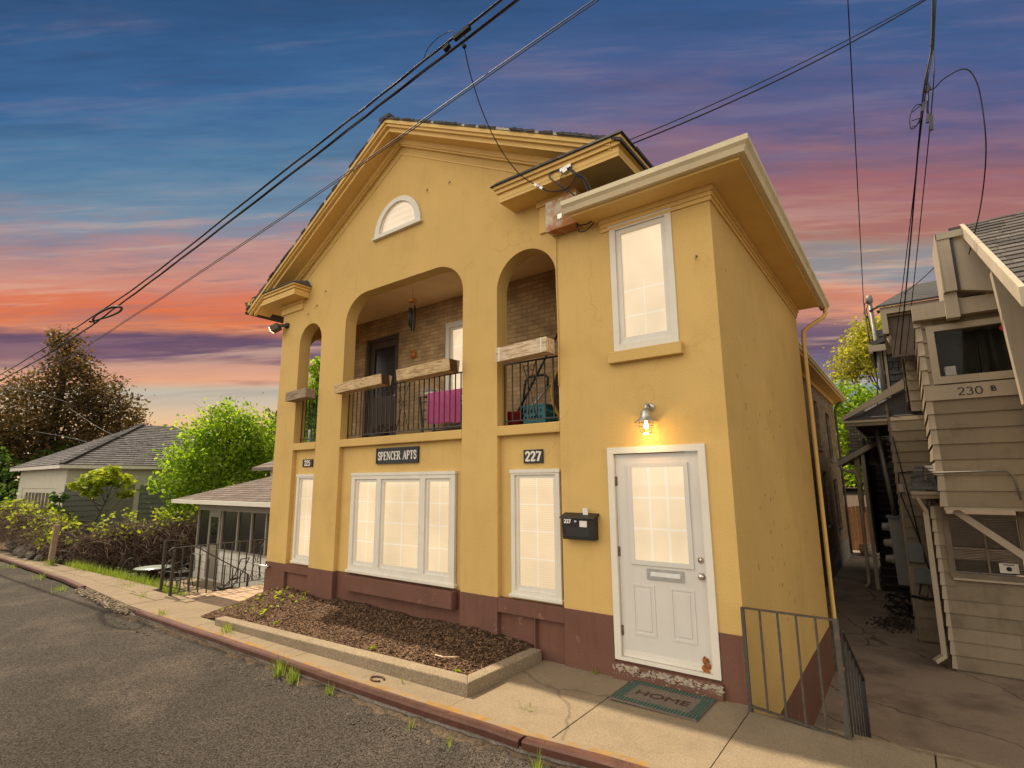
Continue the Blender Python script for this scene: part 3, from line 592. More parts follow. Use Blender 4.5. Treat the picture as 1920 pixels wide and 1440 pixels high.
# porch door
g = MB(); g.prism([[(-5.93,2.44),(-4.93,2.44),(-4.93,4.60),(-5.93,4.60)], [(-5.86,2.45),(-5.0,2.45),(-5.0,4.53),(-5.86,4.53)]], 1.30, 1.40); pf = g.build('porch_door_frame', BRICKDOOR, house)
g = MB(); g.prism([[(-5.86,2.45),(-5.0,2.45),(-5.0,4.53),(-5.86,4.53)], [(-5.74,3.42),(-5.12,3.42),(-5.12,4.40),(-5.74,4.40)]], 1.335, 1.375); g.box(-5.73,-5.46,1.328,1.335,2.60,3.28); g.box(-5.40,-5.13,1.328,1.335,2.60,3.28)
pd = g.build('porch_door', BRICKDOOR, house, bevel=.004); g = MB(); g.box(-5.74,-5.12,1.36,1.372,3.42,4.40); g.build('screen', SCREEN, pd); g = MB(); g.ball((-5.06,1.31,3.4),.03); g.build('knob', BRASS, pd)
# ---- windows
def window(name, lights, z0, z1, yf, fw, cols, rows, blind, sill=None, depth=.11, casing=.055, rail=.05):
    """lights: list of (x0,x1); the outer casing runs round all of them"""
    xa, xb = lights[0][0], lights[-1][1]; g = MB()
    loops = [[(xa,z0),(xb,z0),(xb,z1),(xa,z1)]]; panes = []
    for i, (a, b) in enumerate(lights):
        l = a + (casing if i == 0 else casing*.55); r = b - (casing if i == len(lights)-1 else casing*.55)
        loops.append([(l,z0+casing),(r,z0+casing),(r,z1-casing),(l,z1-casing)]); panes.append((l,r))
    g.prism(loops, yf-.035, yf+.02)
    g.prism([[(xa-.012,z1-.03),(xb+.012,z1-.03),(xb+.012,z1+.012),(xa-.012,z1+.012)]], yf-.045, yf+.02)
    w = g.build('window', WHITE, house, bevel=.004)
    for l, r in panes:
        g = MB(); g.prism([[(l-.006,z0+casing-.006),(r+.006,z0+casing-.006),(r+.006,z1-casing+.006),(l-.006,z1-casing+.006)], [(l+fw,z0+casing+rail),(r-fw,z0+casing+rail),(r-fw,z1-casing-fw),(l+fw,z1-casing-fw)]], yf-.012, yf+.045); g.build('sash', WHITE, w, bevel=.003)
        pl, pr, pz0, pz1 = l+fw-.004, r-fw+.004, z0+casing+rail-.004, z1-casing-fw+.004
        g = MB(); g.prism([[(pl,pz0),(pr,pz0),(pr,pz1),(pl,pz1)]], yf+.022, yf+.030)
        bw = .0085
        zt_ = lerp(pz0,pz1,.52) if name == 'u' else pz1; rws = (.20,.44) if name == 'u' else [q/rows for q in range(1,rows)]
        for c in range(1, cols): x = lerp(pl,pr,c/cols); g.box(x-bw,x+bw,yf+.019,yf+.0222,pz0,zt_,1)
        for r_ in rws: z = lerp(pz0,pz1,r_); g.box(pl,pr,yf+.0192,yf+.0224,z-bw,z+bw,1)
        g.build('pane', [blind, GLOW_BAR], w)
    if sill: g = MB(); g.box(*sill); g.build('sill', sill_m, w, bevel=.006)
    return w
sill_m = WHITE
window('l', [(-6.12,-5.57)], .455, 1.915, .075, .035, 2, 4, GLOW_BLIND, (-6.14,-5.56,.015,.10,.425,.462))
window('b', [(-4.55,-3.88),(-3.88,-2.93),(-2.93,-2.31)], .455, 1.915, .065, .045, 2, 4, GLOW_BLIND, (-4.58,-2.28,.0,.10,.420,.462), casing=.085)
window('r', [(-1.375,-.67)], .455, 1.915, .075, .04, 2, 4, GLOW_BLIND, (-1.40,-.65,.015,.10,.425,.462))
sill_m = STUCCO; window('u', [(.127,.861)], 3.203, 4.709, .02, .055, 2, 5, GLOW_PLAIN, (.07,.90,-.075,.06,3.063,3.190), casing=.07, rail=.075); sill_m = WHITE
window('p', [(-3.72,-2.62)], 3.05, 4.55, 1.30, .045, 2, 4, GLOW_PLAIN, (-3.75,-2.6,1.2,1.32,3.02,3.06), casing=.09)
def half(r_, z0, n=24): return [(-3.60+r_*math.cos(math.pi*i/n), z0+r_*1.035*math.sin(math.pi*i/n)) for i in range(n+1)]
g = MB(); g.prism([half(.555,5.80), half(.435,5.845)], -.035, .05); g.box(-4.185,-3.015,-.06,.02,5.765,5.80); hw = g.build('window', WHITE, house, bevel=.004)
g = MB(); g.prism([half(.436,5.845), half(.405,5.865)], -.012, .05); g.build('sash', WHITE, hw); g = MB(); g.prism([half(.41,5.862)], .02, .03); g.build('pane', glow_mat('lit_slatted_shade', (.97,.74,.49), .92, 9), hw)
# ---- front door
g = MB(); g.prism([[(-.008,-.01),(1.046,-.01),(1.046,2.138),(-.008,2.138)], [(.062,.02),(.976,.02),(.976,2.07),(.062,2.07)]], -.022, .07); df = g.build('door_frame', WHITE, house, bevel=.005)
g = MB(); DX0, DX1 = .066, .972
g.prism([[(DX0,.022),(DX1,.022),(DX1,2.062),(DX0,2.062)], [(.235,.965),(.825,.965),(.825,1.935),(.235,1.935)]], .018, .062)
for a, b in ((.20,.44),(.60,.84)): g.prism([[(a,.25),(b,.25),(b,.74),(a,.74)], [(a+.02,.27),(b-.02,.27),(b-.02,.72),(a+.02,.72)]], .012, .018); g.box(a+.045,b-.045,.0125,.018,.295,.695)
door = g.build('front_door', DOORW, house, bevel=.003)
g = MB(); g.prism([[(.205,.935),(.855,.935),(.855,1.965),(.205,1.965)], [(.25,.98),(.81,.98),(.81,1.92),(.25,1.92)]], .004, .019); g.build('glass_surround', DOORW, door, bevel=.006)
g = MB(); g.prism([[(.236,.966),(.824,.966),(.824,1.934),(.236,1.934)]], .026, .034)
for c in (1,2): x = lerp(.25,.81,c/3); g.box(x-.011,x+.011,.0225,.0262,.966,1.934,1)
for c in (1,2): z = lerp(.98,1.92,c/3); g.box(.236,.824,.0227,.0264,z-.011,z+.011,1)
g.build('pane', [GLOW_PLAIN, GLOW_BAR], door)
g = MB(); g.prism([[(.37,.80),(.75,.80),(.75,.905),(.37,.905)], [(.405,.83),(.715,.83),(.715,.88),(.405,.88)]], .006, .018); g.hexa([(.405,.004,.83),(.715,.004,.83),(.715,.014,.83),(.405,.014,.83),(.405,.010,.88),(.715,.010,.88),(.715,.016,.88),(.405,.016,.88)]); g.build('mail_slot', CHROME, door, bevel=.003)
g = MB(); g.lathe([(.0001,-.045),(.022,-.045),(.028,-.034),(.028,-.022),(.014,-.016),(.014,-.004),(.034,0),(.034,.018)], (.922,.018,.875), 18, axis='Y'); g.build('knob', BRASS, door)
g = MB(); g.lathe([(.0001,-.02),(.014,-.02),(.016,-.012),(.030,-.006),(.033,.01)], (.922,.018,1.025), 18, axis='Y'); g.build('deadbolt', BRASS, door)
for z in (.27,1.05,1.78):
    g = MB(); g.tube([(.060,.010,z-.05),(.060,.010,z+.05)], .008, 8); g.box(.05,.085,.012,.019,z-.048,z+.048); g.build('hinge', mat('rusty_hinge', (.16,.10,.06), .6, .3, 30) if z < .3 else MATS['rusty_hinge'], door)
g = MB(); g.box(.07,.968,.010,.019,.026,.085); g.build('door_sweep', WHITE, door)
g = MB()
for i in range(16):
    x, z = .918+rp.gauss(0,.018), .10+rp.gauss(0,.035); r_ = rp.uniform(.008,.026)
    if .86 < x < .965 and z > .03: g.add([(x+r_*rp.uniform(.5,1.3)*math.cos(a), .0092-.0003*i, z+1.6*r_*rp.uniform(.5,1.3)*math.sin(a)) for a in [6.283*k/8 for k in range(8)]], [tuple(range(8))])
g.build('rust_stain', mat('orange_rust', (.30,.10,.025), .9, .35, 40, c2=(.13,.04,.015), c2s=22, c2t=(.52,.62)), door)
# ---- cornices of the gable
YF = -.35
def rake_solid(g, t0, t1, y0, y1, xl, xr, mi=0):
    """a board following both rakes between depths t0..t1 below the roof line"""
    for s, xe in ((-1,xl),(1,xr)):
        def P(x, t, y): return (x, y, rake(x)-t)
        g.hexa([P(XC,t1,y0), P(xe,t1,y0), P(xe,t1,y1), P(XC,t1,y1), P(XC,t0,y0), P(xe,t0,y0), P(xe,t0,y1), P(XC,t0,y1)], mi)
g = MB(); rake_solid(g, .02, .13, YF, YF+.05, -7.55, .36); rake_solid(g, .03, .085, YF-.03, YF+.001, -7.55, .36); rake_solid(g, .12, .20, YF+.05, YF+.10, -7.45, .35)
rake_solid(g, .17, .20, YF+.10, 0, -7.4, .3); rake_solid(g, .20, .29, -.075, -.001, -6.95, -.25); rake_solid(g, .28, .32, -.05, -.002, -6.95, -.25); rake_solid(g, .44, .46, -.012, .003, -6.3, -.6)
g.build('gable_cornice', STUCCO_TRIM, house)
g = MB(); rake_solid(g, -.012, .022, YF-.036, YF-.005, -7.6, .42); g.build('drip_edge', mat('weathered_pale_drip_edge', (.40,.36,.29), .6, .2, 9), house)
# returns at the feet of the gable
def cornice_return(x0, x1, y0, zt, zb, y1=.0, side=None):
    g = MB(); steps = ((0,.0,.035),(.03,.035,.085),(.055,.085,.16))
    for ins, a, b in steps: g.box(x0+ins, x1-ins, y0+ins, y1, zt-b, zt-a)
    g.box(x0+.05, x1-.05, y0+.05, y1, zb, zt-.16)
    g.build('cornice_return', STUCCO_TRIM, house, bevel=.008)
    g = MB(); g.hexa([(x0-.02,y0-.02,zt),(x1+.02,y0-.02,zt),(x1+.02,y1,zt),(x0-.02,y1,zt),(x0+.10,y0-.005,zt+.03),(x1-.05,y0-.005,zt+.03),(x1-.12,y1,zt+.16),(x0+.10,y1,zt+.16)]); g.build('return_roof', SHINGLE_DK, house)
cornice_return(-7.45,-5.98,-.36,5.385,5.18)
g = MB(); g.box(-6.94,-6.17,-.05,0,5.12,5.18); g.box(-6.91,-6.20,-.030,0,5.00,5.12); g.box(-6.94,-6.87,0,6,5.0,5.18); g.build('frieze_block', STUCCO_TRIM, house)
g = MB(); g.box(-7.62,-6.87,.0,22,5.19,5.22); g.box(-7.62,-7.55,-.36,22,5.20,5.36); g.build('left_eave', STUCCO_TRIM, house)
def gutter(name, p, q, out, m, w=.12, h=.11, mp=0, mq=0):
    g = MB(); p = Vector(p); q = Vector(q); d = (q-p).normalized(); o = Vector(out); prof = [(0,0),(0,-h),(w*.55,-h),(w*.75,-h*.62),(w,-h*.40),(w,0),(w-.012,0),(w-.012,-h*.36),(w*.7,-h*.56),(w*.52,-h+.012),(.012,-h+.012),(.012,0)]
    n = len(prof); vs = [e + o*a + d*(a*k) + Vector((0,0,b)) for e, k in ((p,mp),(q,mq)) for a,b in prof]      # mp, mq: mitred ends
    g.add(vs, [(i,(i+1)%n,n+(i+1)%n,n+i) for i in range(n)] + [tuple(range(n)), tuple(range(n,2*n))]); return g.build(name, m, house)
gutter('gutter', (-7.60,-.37,5.36), (-7.60,22,5.36), (-1,0,0), mat('brown_metal_gutter', (.22,.14,.10), .5, .1, 4))
# right return: deep boxed eave running back along the roof
g = MB()
for ins, a, b in ((0,.0,.04),(.03,.04,.09),(.06,.09,.17)): g.box(-1.30+ins,.50-ins,-.40+ins,0,5.54-b,5.54-a); g.box(.2,.50-ins,-.001,9,5.54-b,5.54-a)
g.box(-1.24,.44,-.34,0,5.33,5.375); g.box(-.33,.44,0,9,5.33,5.375); g.build('right_return', STUCCO_TRIM, house)
g = MB(); g.box(-.86,-.27,-.055,0,5.25,5.33); g.box(-.83,-.30,-.03,0,4.90,5.25); g.box(-.33,-.27,0,6,5.25,5.33); g.box(-.33,-.30,0,6,4.9,5.25); g.build('frieze_block', STUCCO_TRIM, house)
g = MB(); g.hexa([(-1.33,-.43,5.54),(.53,-.43,5.54),(.53,0,5.54),(-1.33,0,5.54),(-1.22,-.42,5.572),(.52,-.42,5.572),(.50,0,5.60),(-1.0,0,5.66)]); g.box(.44,.53,-.02,9,5.541,5.575); g.build('return_roof', SHINGLE_DK, house)
# main roof: courses of shingles, ragged at the rake
g = MB(); rq = random.Random(2); nC = 46
for s, xe in ((-1,-7.66),(1,.50)):
    for i in range(nC):
        xa, xb = lerp(xe,XC,i/nC), lerp(xe,XC,(i+1)/nC+.006); ya = YF-.045+rq.uniform(-.02,.018)
        za, zb2 = rake(xa), rake(xb); t = .022+rq.uniform(-.003,.005)
        g.hexa([(xa,ya,za-.018),(xb,ya,zb2-.018),(xb,22,zb2-.018),(xa,22,za-.018),(xa,ya,za+t),(xb,ya,zb2+t-.018),(xb,22,zb2+t-.018),(xa,22,za+t)])
g.box(XC-.12,XC+.12,YF-.06,22,ZPK-.035,ZPK+.022); g.build('gable_roof', SHINGLE_DK, house)
g = MB(); g.prism([[(-6.87,5.3),(-.33,5.3),(-.33,5.8),(XC,7.4),(-6.87,5.45)]], 21.8, 22); g.box(-.42,-.33,.22,22,4.9,5.4); g.build('rear_wall', STUCCO, house)
# right wing: soffit, mouldings, gutter, low hip roof
g = MB(); g.box(-.20,1.62,-.30,0,4.80,4.82); g.box(1.273,1.62,0,5.22,4.80,4.82); g.box(-.20,1.66,-.335,-.30,4.80,4.93); g.box(1.62,1.66,-.30,5.24,4.80,4.93); g.box(-.22,1.62,-.30,0,4.82,4.90); g.box(1.273,1.62,0,5.22,4.82,4.90); g.build('wing_eave', STUCCO_TRIM, house)
g = MB()
for a, b, c in ((.055,4.745,4.80),(.035,4.70,4.745),(.02,4.655,4.70)):
    g.box(.02,1.273+a,-a,-.001,b,c); g.box(1.274,1.273+a,-.001,5.2,b,c)
g.build('wing_moulding', STUCCO_TRIM, house)
gutter('gutter', (-.26,-.335,4.965), (1.66,-.335,4.965), (0,-1,0), GUTTER, .115, .135, 0, 1); gutter('gutter', (1.66,-.335,4.965), (1.66,5.70,4.965), (1,0,0), GUTTER, .115, .135, -1, 0)
g = MB(); g.box(1.635,1.659,-.32,5.6,4.825,4.872); g.build('stained_fascia', mat('water_stained_fascia', (.22,.13,.055), .85, .4, 7, .3, 40, c2=(.06,.035,.02), c2s=5, c2t=(.5,.65)), house)
g = MB(); g.add([(-.27,-.40,4.972),(1.70,-.40,4.972),(1.70,5.66,4.972),(-.33,5.66,4.972),(-.33,1.3,5.30),(-.33,4.0,5.30)], [(0,1,4),(1,2,5,4),(2,3,5)]); g.hexa([(-.28,-.41,4.955),(1.71,-.41,4.955),(1.71,-.36,4.955),(-.28,-.36,4.955),(-.28,-.41,4.975),(1.71,-.41,4.975),(1.71,-.36,4.985),(-.28,-.36,4.985)]); g.build('wing_roof', SHINGLE_DK, house)
g = MB(); g.tube([(1.715,5.52,4.86),(1.715,5.52,4.74),(1.68,5.45,4.66),(1.45,5.34,4.50),(1.36,5.30,4.42),(1.345,5.29,4.30),(1.345,5.29,-1.22),(1.42,5.27,-1.27)], .036, 8); g.build('downspout', STUCCO_TRIM, house)
# brick rear block
g = MB(); hole = lambda y0,y1,z0,z1: [(y0,z0),(y1,z0),(y1,z1),(y0,z1)]
RW = [(14.6,15.5,2.75,4.35),(17.4,18.6,2.45,4.2),(10.9,12.0,.4,2.0),(17.6,18.9,-.1,1.75),(14.9,16.0,.3,2.0)]
g.prism([[(5.2,-.55),(20.5,-.55),(20.5,4.95),(5.2,4.95)]] + [hole(*w) for w in RW], .12, .30, 'X'); g.build('brick_wall', BRICK_REAR, house)
g = MB(); g.prism([[(5.2,-1.6),(20.5,-1.6),(20.5,-.55),(5.2,-.55)], hole(15.6,16.6,-1.1,-.35) if False else hole(15.4,16.5,-1.0,-.62)], .10, .315, 'X'); g.build('brick_base', CONC_DK, house)
for a,b,c,d in RW:
    g = MB(); g.prism([hole(a,b,c,d), hole(a+.06,b-.06,c+.06,d-.06)], .17, .23, 'X'); w = g.build('window', BRICKDOOR, house); g = MB(); g.box(.185,.195,a+.06,b-.06,c+.06,d-.06); g.build('pane', DARKGLASS, w); g = MB(); g.box(.16,.36,a-.06,b+.06,c-.09,c); g.build('sill', CONC_DK, w)
g = MB(); g.box(.12,.16,15.4,16.5,-1.0,-.62); g.build('cellar_opening', BLACKP, house)
g = MB(); g.box(.0,.70,5.22,20.9,4.93,4.96); g.box(.64,.70,5.22,20.9,4.96,5.06); g.box(.3,.36,5.2,20.5,4.80,4.93); g.build('rear_eave', STUCCO_TRIM, house); gutter('gutter', (.70,5.9,5.08), (.70,20.95,5.08), (1,0,0), GUTTER, .10, .09)
g = MB(); g.hexa([(-.5,5.9,5.4),(.74,5.9,5.065),(.74,20.95,5.065),(-.5,20.95,5.4),(-.5,5.9,5.45),(.74,5.9,5.09),(.74,20.95,5.09),(-.5,20.95,5.45)]); g.build('rear_roof', SHINGLE_DK, house)
g = MB(); g.tube([(.66,20.6,5.0),(.45,20.55,4.8),(.36,20.5,4.6),(.36,20.5,-1.2)], .045, 8); g.build('downspout', BRICKDOOR, house)
# porch railings (fixed in the arches)
def railing(x0, x1, n, scroll=None, z0=2.545, z1=3.30, y=.12):
    g = MB(); g.bar((x0,y,z1),(x1,y,z1),.03,.014); g.bar((x0,y,z0),(x1,y,z0),.022,.014)
    for i in range(n+1):
        x = lerp(x0+.01,x1-.01,i/n); g.bar((x,y,z0-.06 if i in (0,n) else z0),(x,y,z1),.013)
    if scroll:
        cx, w = scroll; zm = (z0+z1)/2
        for s in (-1,1):
            g.tube([(cx+s*w,y-.012,z0+.02),(cx+s*w*.25,y-.012,zm-.03),(cx+s*.02,y-.012,zm+.04),(cx+s*w*.3,y-.012,zm+.13),(cx+s*w,y-.012,z1-.03)], .006, 5)
            for zc in (z1-.09, zm+.06, z0+.10):
                g.tube([(cx+s*(.05+.035*math.cos(t)),y-.014,zc+.035*math.sin(t)) for t in [i*.55 for i in range(10)]], .005, 4)
    return g.build('porch_railing', IRON, house)
railing(-6.22,-5.57,6); railing(-4.84,-2.18,25,(-3.48,.13)); railing(-1.53,-.63,7,(-1.12,.10))
# weathered hooks and stains on the front
for (x, z) in ((-5.50,5.20),(-6.02,4.87),(-5.75,4.98),(-2.93,6.28),(-2.45,6.24),(1.10,4.08)):
    g = MB(); g.lathe([(.014,-.004),(.012,-.010),(.0001,-.012)], (x,0,z), 8, axis='Y'); g.tube([(x,-.012,z),(x,-.03,z-.02),(x,-.03,z-.05)], .005, 5); g.build('wall_hook', WOODDK, house)
# ------------------------------------------------------------------ things fixed to or standing on the house
# ---- serif lettering built from strokes
def arcpts(cx, cy, rx, ry, a0, a1, n=12): return [(cx+rx*math.cos(lerp(a0,a1,i/n)), cy+ry*math.sin(lerp(a0,a1,i/n))) for i in range(n+1)]
PI = math.pi
def glyph(ch):
    """strokes (points, half width) in a box one unit high, and serif feet (x, y)"""
    K, t = .085, .042
    if ch == 'S': return .62, [(arcpts(.31,.74,.21,.21,.25,PI*1.35) + arcpts(.31,.27,.22,.23,PI*.40,-PI*.85), K*.9)], [], [((.50,.62),(.52,.88)),((.09,.10),(.09,.38))]
    if ch == 'P': return .66, [([(.14,0),(.14,1)], K), ([(.14,.96),(.30,.96)] + arcpts(.32,.72,.22,.24,PI/2,-PI/2) + [(.14,.48)], t*1.35)], [(.14,0),(.14,1)], []
    if ch == 'R': return .74, [([(.14,0),(.14,1)], K), ([(.14,.96),(.30,.96)] + arcpts(.32,.73,.21,.23,PI/2,-PI/2) + [(.14,.50)], t*1.35), ([(.34,.50),(.60,.0)], K*.9)], [(.14,0),(.14,1),(.62,0)], []
    if ch == 'E': return .66, [([(.14,0),(.14,1)], K), ([(.14,.965),(.56,.965)], t), ([(.14,.51),(.44,.51)], t), ([(.14,.035),(.58,.035)], t)], [(.14,0),(.14,1)], [((.56,.78),(.56,1.0)),((.44,.40),(.44,.62)),((.58,.0),(.58,.24))]
    if ch == 'N': return .82, [([(.14,0),(.14,1)], t), ([(.14,.97),(.66,.03)], K), ([(.66,0),(.66,1)], t)], [(.14,0),(.14,1),(.66,1)], []
    if ch == 'C': return .70, [(arcpts(.38,.5,.27,.46,.75,PI*2-.75,20), K*.85)], [], [((.57,.64),(.59,.94))]
    if ch == 'A': return .78, [([(.12,0),(.39,.98)], t), ([(.39,.98),(.66,0)], K), ([(.22,.34),(.58,.34)], t)], [(.12,0),(.66,0)], []
    if ch == 'T': return .70, [([(.34,0),(.34,1)], K), ([(.04,.965),(.64,.965)], t)], [(.34,0)], [((.05,.76),(.05,1.0)),((.63,.76),(.63,1.0))]
    if ch == '2': return .62, [(arcpts(.30,.73,.20,.24,PI*.95,-PI*.22) + [(.10,.06)], K*.85), ([(.08,.06),(.54,.06)], K*.8)], [], [((.54,.02),(.54,.20)),((.11,.66),(.11,.78))]
    if ch == '5': return .62, [([(.14,.98),(.13,.55)], t*1.3), ([(.13,.94),(.50,.94)], K*.8), ([(.13,.55)] + arcpts(.27,.31,.23,.28,PI*.62,-PI*.80), K*.85)], [], [((.09,.14),(.09,.26))]
    if ch == '7': return .60, [([(.06,.93),(.54,.93),(.24,0)], K)], [(.24,0)], [((.08,.76),(.08,1.0))]
    if ch == '3': return .62, [(arcpts(.28,.75,.20,.20,PI*.85,-PI*.5) , K*.8), (arcpts(.28,.29,.23,.26,PI*.5,-PI*.85), K*.85)], [], []
    if ch == '0': return .66, [(arcpts(.33,.5,.23,.46,0,2*PI,24), K*.85)], [], []
    if ch == 'B': return .68, [([(.14,0),(.14,1)], K*1.5), ([(.14,.93),(.32,.93)] + arcpts(.34,.73,.18,.20,PI/2,-PI/2) + [(.14,.53)], K), ([(.14,.50)] + arcpts(.36,.28,.21,.22,PI/2,-PI/2) + [(.14,.07)], K)], [], []
    return .4, [], [], []
def serif_text(name, txt, size, pos, m, parent, sx=1.0, serifs=True, bold=1.0):
    g = MB(); adv = [glyph(c)[0] for c in txt]; x = -sum(adv)/2; lay = [0]
    def ribbon(pts, hw):
        lay[0] += 1; y = pos[1] - .0002*(lay[0] % 9); L_, R_ = [], []
        for i, p in enumerate(pts):
            a, b = Vector(pts[max(i-1,0)]), Vector(pts[min(i+1,len(pts)-1)]); d = (b-a).normalized(); n_ = Vector((-d.y, d.x))*hw
            L_.append((p[0]+n_.x, p[1]+n_.y)); R_.append((p[0]-n_.x, p[1]-n_.y))
        T = lambda q, yy: (pos[0]+q[0]*size*sx, yy, pos[2]+(q[1]-.5)*size)
        for i in range(len(pts)-1):
            q = (L_[i], L_[i+1], R_[i+1], R_[i]); g.hexa([T(k, y+.003) for k in q] + [T(k, y) for k in q])
    for c, a in zip(txt, adv):
        w, strokes, feet, bars = glyph(c)
        for pts, hw in strokes: ribbon([(x+px, py) for px, py in pts], hw*bold)
        if serifs:
            for fx, fy in feet: yy = .03 if fy < .5 else .97; ribbon([(x+fx-.13, yy), (x+fx+.13, yy)], .032)
            for p, q in bars: ribbon([(x+p[0], p[1]), (x+q[0], q[1])], .034)
        x += a
    return g.build(name, m, parent)
def sign(name, label, x0, x1, z0, z1, txt, size, sx=1.0, frame=True, bold=1.0):
    t = thing(name, label, 'sign', ((x0+x1)/2, -.01, z0)); g = MB(); g.box(x0, x1, Y0-.022, Y0, z0, z1)
    g.build('board', SIGNB, t, bevel=.004)
    if frame: g = MB(); g.prism([[(x0-.012,z0-.012),(x1+.012,z0-.012),(x1+.012,z1+.012),(x0-.012,z1+.012)], [(x0+.012,z0+.012),(x1-.012,z0+.012),(x1-.012,z1-.012),(x0+.012,z1-.012)]], Y0-.032, Y0-.001); g.build('frame', SIGNB, t, bevel=.004)
    serif_text('lettering', txt, size, ((x0+x1)/2, Y0-.024, (z0+z1)/2), SIGNW, t, sx, True, bold); return t
Y0 = .074
sign('name_sign', 'black sign with white lettering SPENCER APTS above the triple window', -3.975, -3.065, 2.07, 2.285, 'SPENCER APTS', .125, .86)
sign('number_sign', 'small black house number sign 225 above the narrow left window', -6.00, -5.70, 2.055, 2.185, '225', .092, 1.05, False, 1.35)
sign('number_sign', 'black house number sign 227 above the window left of the door', -1.185, -.90, 2.0, 2.165, '227', .115, 1.12, False, 1.35)
# mailbox
t = thing('mailbox', 'black wall mailbox numbered 227 with a letter poking out, left of the front door', 'mailbox', (-.36,-.06,1.14))
g = MB(); g.hexa([(-.555,-.10,1.15),(-.155,-.10,1.15),(-.155,0,1.15),(-.555,0,1.15),(-.555,-.115,1.40),(-.155,-.115,1.40),(-.155,0,1.42),(-.555,0,1.42)]); g.build('body', BLACKP, t, bevel=.012)
g = MB(); g.hexa([(-.572,-.135,1.375),(-.138,-.135,1.375),(-.138,0,1.405),(-.572,0,1.405),(-.572,-.132,1.392),(-.138,-.132,1.392),(-.138,0,1.435),(-.572,0,1.435)]); g.build('lid', BLACKP, t, bevel=.005)
g = MB(); g.box(-.50,-.21,-.108,-.10,1.18,1.325); g.build('front_panel', BLACKP, t, bevel=.004)
letters('lettering', '227', .06, (-.475,-.1175,1.345), SIGNW, t, .003)
g = MB(); g.lathe([(.0001,-.128),(.014,-.128),(.017,-.11)], (-.375,0,1.345), 12, axis='Y'); g.build('lock', CHROME, t)
g = MB(); g.box(-.325,-.235,-.1165,-.112,1.29,1.355); g.build('name_label', SIGNW, t)
g = MB(); g.hexa([(-.305,-.055,1.36),(-.245,-.055,1.36),(-.245,-.05,1.36),(-.305,-.05,1.36),(-.318,-.055,1.485),(-.258,-.055,1.49),(-.258,-.05,1.49),(-.318,-.05,1.485)])
tag(g.build('letter', SIGNW), 'pale envelope sticking up out of the black mailbox', 'letter')
# barn lamp
t = thing('wall_lamp', 'galvanized barn lamp with lit caged bulb above the front door', 'lamp', (.50,-.1,2.25))
g = MB(); g.lathe([(.0001,-.03),(.04,-.03),(.046,0)], (.515,0,2.545), 14, axis='Y'); g.tube([(.515,-.03,2.545),(.513,-.075,2.57),(.508,-.11,2.565),(.505,-.125,2.53),(.503,-.125,2.50)], .013, 8); g.build('arm', CHROME, t)
g = MB(); g.lathe([(.0001,2.52),(.022,2.518),(.030,2.50),(.048,2.49),(.052,2.45),(.060,2.44),(.064,2.415),(.118,2.385),(.121,2.378),(.062,2.402),(.04,2.41)], (.502,-.125,0), 24); g.build('shade', CHROME, t)
g = MB(); g.ball((.502,-.125,2.335),.030,12,8); g.lathe([(.013,2.36),(.014,2.41)], (.502,-.125,0), 10); bulb_m = mat('lit_bulb', (1,.8,.5), emit=(1.0,.62,.22,9)); g.build('bulb', bulb_m, t)
g = MB()
for k in range(4):
    a = k*math.pi/4
    g.tube([(.502+math.cos(a)*r_, -.125+math.sin(a)*r_, z) for r_, z in ((.066,2.40),(.074,2.34),(.060,2.28),(.025,2.25),(-.025,2.25),(-.060,2.28),(-.074,2.34),(-.066,2.40))], .0035, 4)
for r_, z in ((.073,2.335),(.05,2.265)): g.tube([(.502+r_*math.cos(i*.3927), -.125+r_*math.sin(i*.3927), z) for i in range(17)], .0035, 4)
g.build('cage', BRASS, t)
pl = bpy.data.lights.new('lamp_light', 'POINT'); pl.energy = 4.5; pl.color = (1,.6,.25); pl.shadow_soft_size = .03; po = bpy.data.objects.new('lamp_light', pl); COL.objects.link(po); po.location = (.502,-.15,2.25)
# corner flood light
t = thing('flood_light', 'small lit flood light on the left corner below the cornice', 'lamp', (-6.75,-.1,4.7))
g = MB(); g.lathe([(.0001,-.05),(.05,-.05),(.06,0)], (-6.70,0,4.765), 12, axis='Y'); g.bar((-6.70,-.04,4.765),(-6.80,-.13,4.755),.05); g.build('bracket', BLACKP, t)
d = Vector((-.72,-.45,-.42)).normalized(); c0 = Vector((-6.79,-.12,4.75)); g = MB(); g.bar(c0, c0+d*.17, .15, .12); g.build('housing', mat('bronze_housing', (.09,.065,.045), .5, .1, 5), t, bevel=.01)
g = MB(); g.bar(c0+d*.171, c0+d*.176, .125, .095); g.build('lens', mat('lit_flood_lens', (1,.85,.6), emit=(1,.72,.38,14)), t)
# rusty junction box and its cables under the cornice
t = thing('junction_box', 'rusting cream metal junction box under the cornice right of the gable', 'box', (-.42,-.1,4.80))
g = MB(); g.box(-.635,-.215,-.16,0,4.80,5.19); g.build('body', RUSTBOX, t, bevel=.008); g = MB(); g.box(-.645,-.205,-.172,-.15,4.805,5.2); g.build('cover', RUSTBOX, t, bevel=.005)
g = MB(); g.box(-.47,-.41,-.176,-.172,4.93,4.99); g.lathe([(.0001,-.18),(.012,-.18),(.013,-.172)], (-.44,0,4.915), 10, axis='Y'); g.build('latch', BRASS, t)
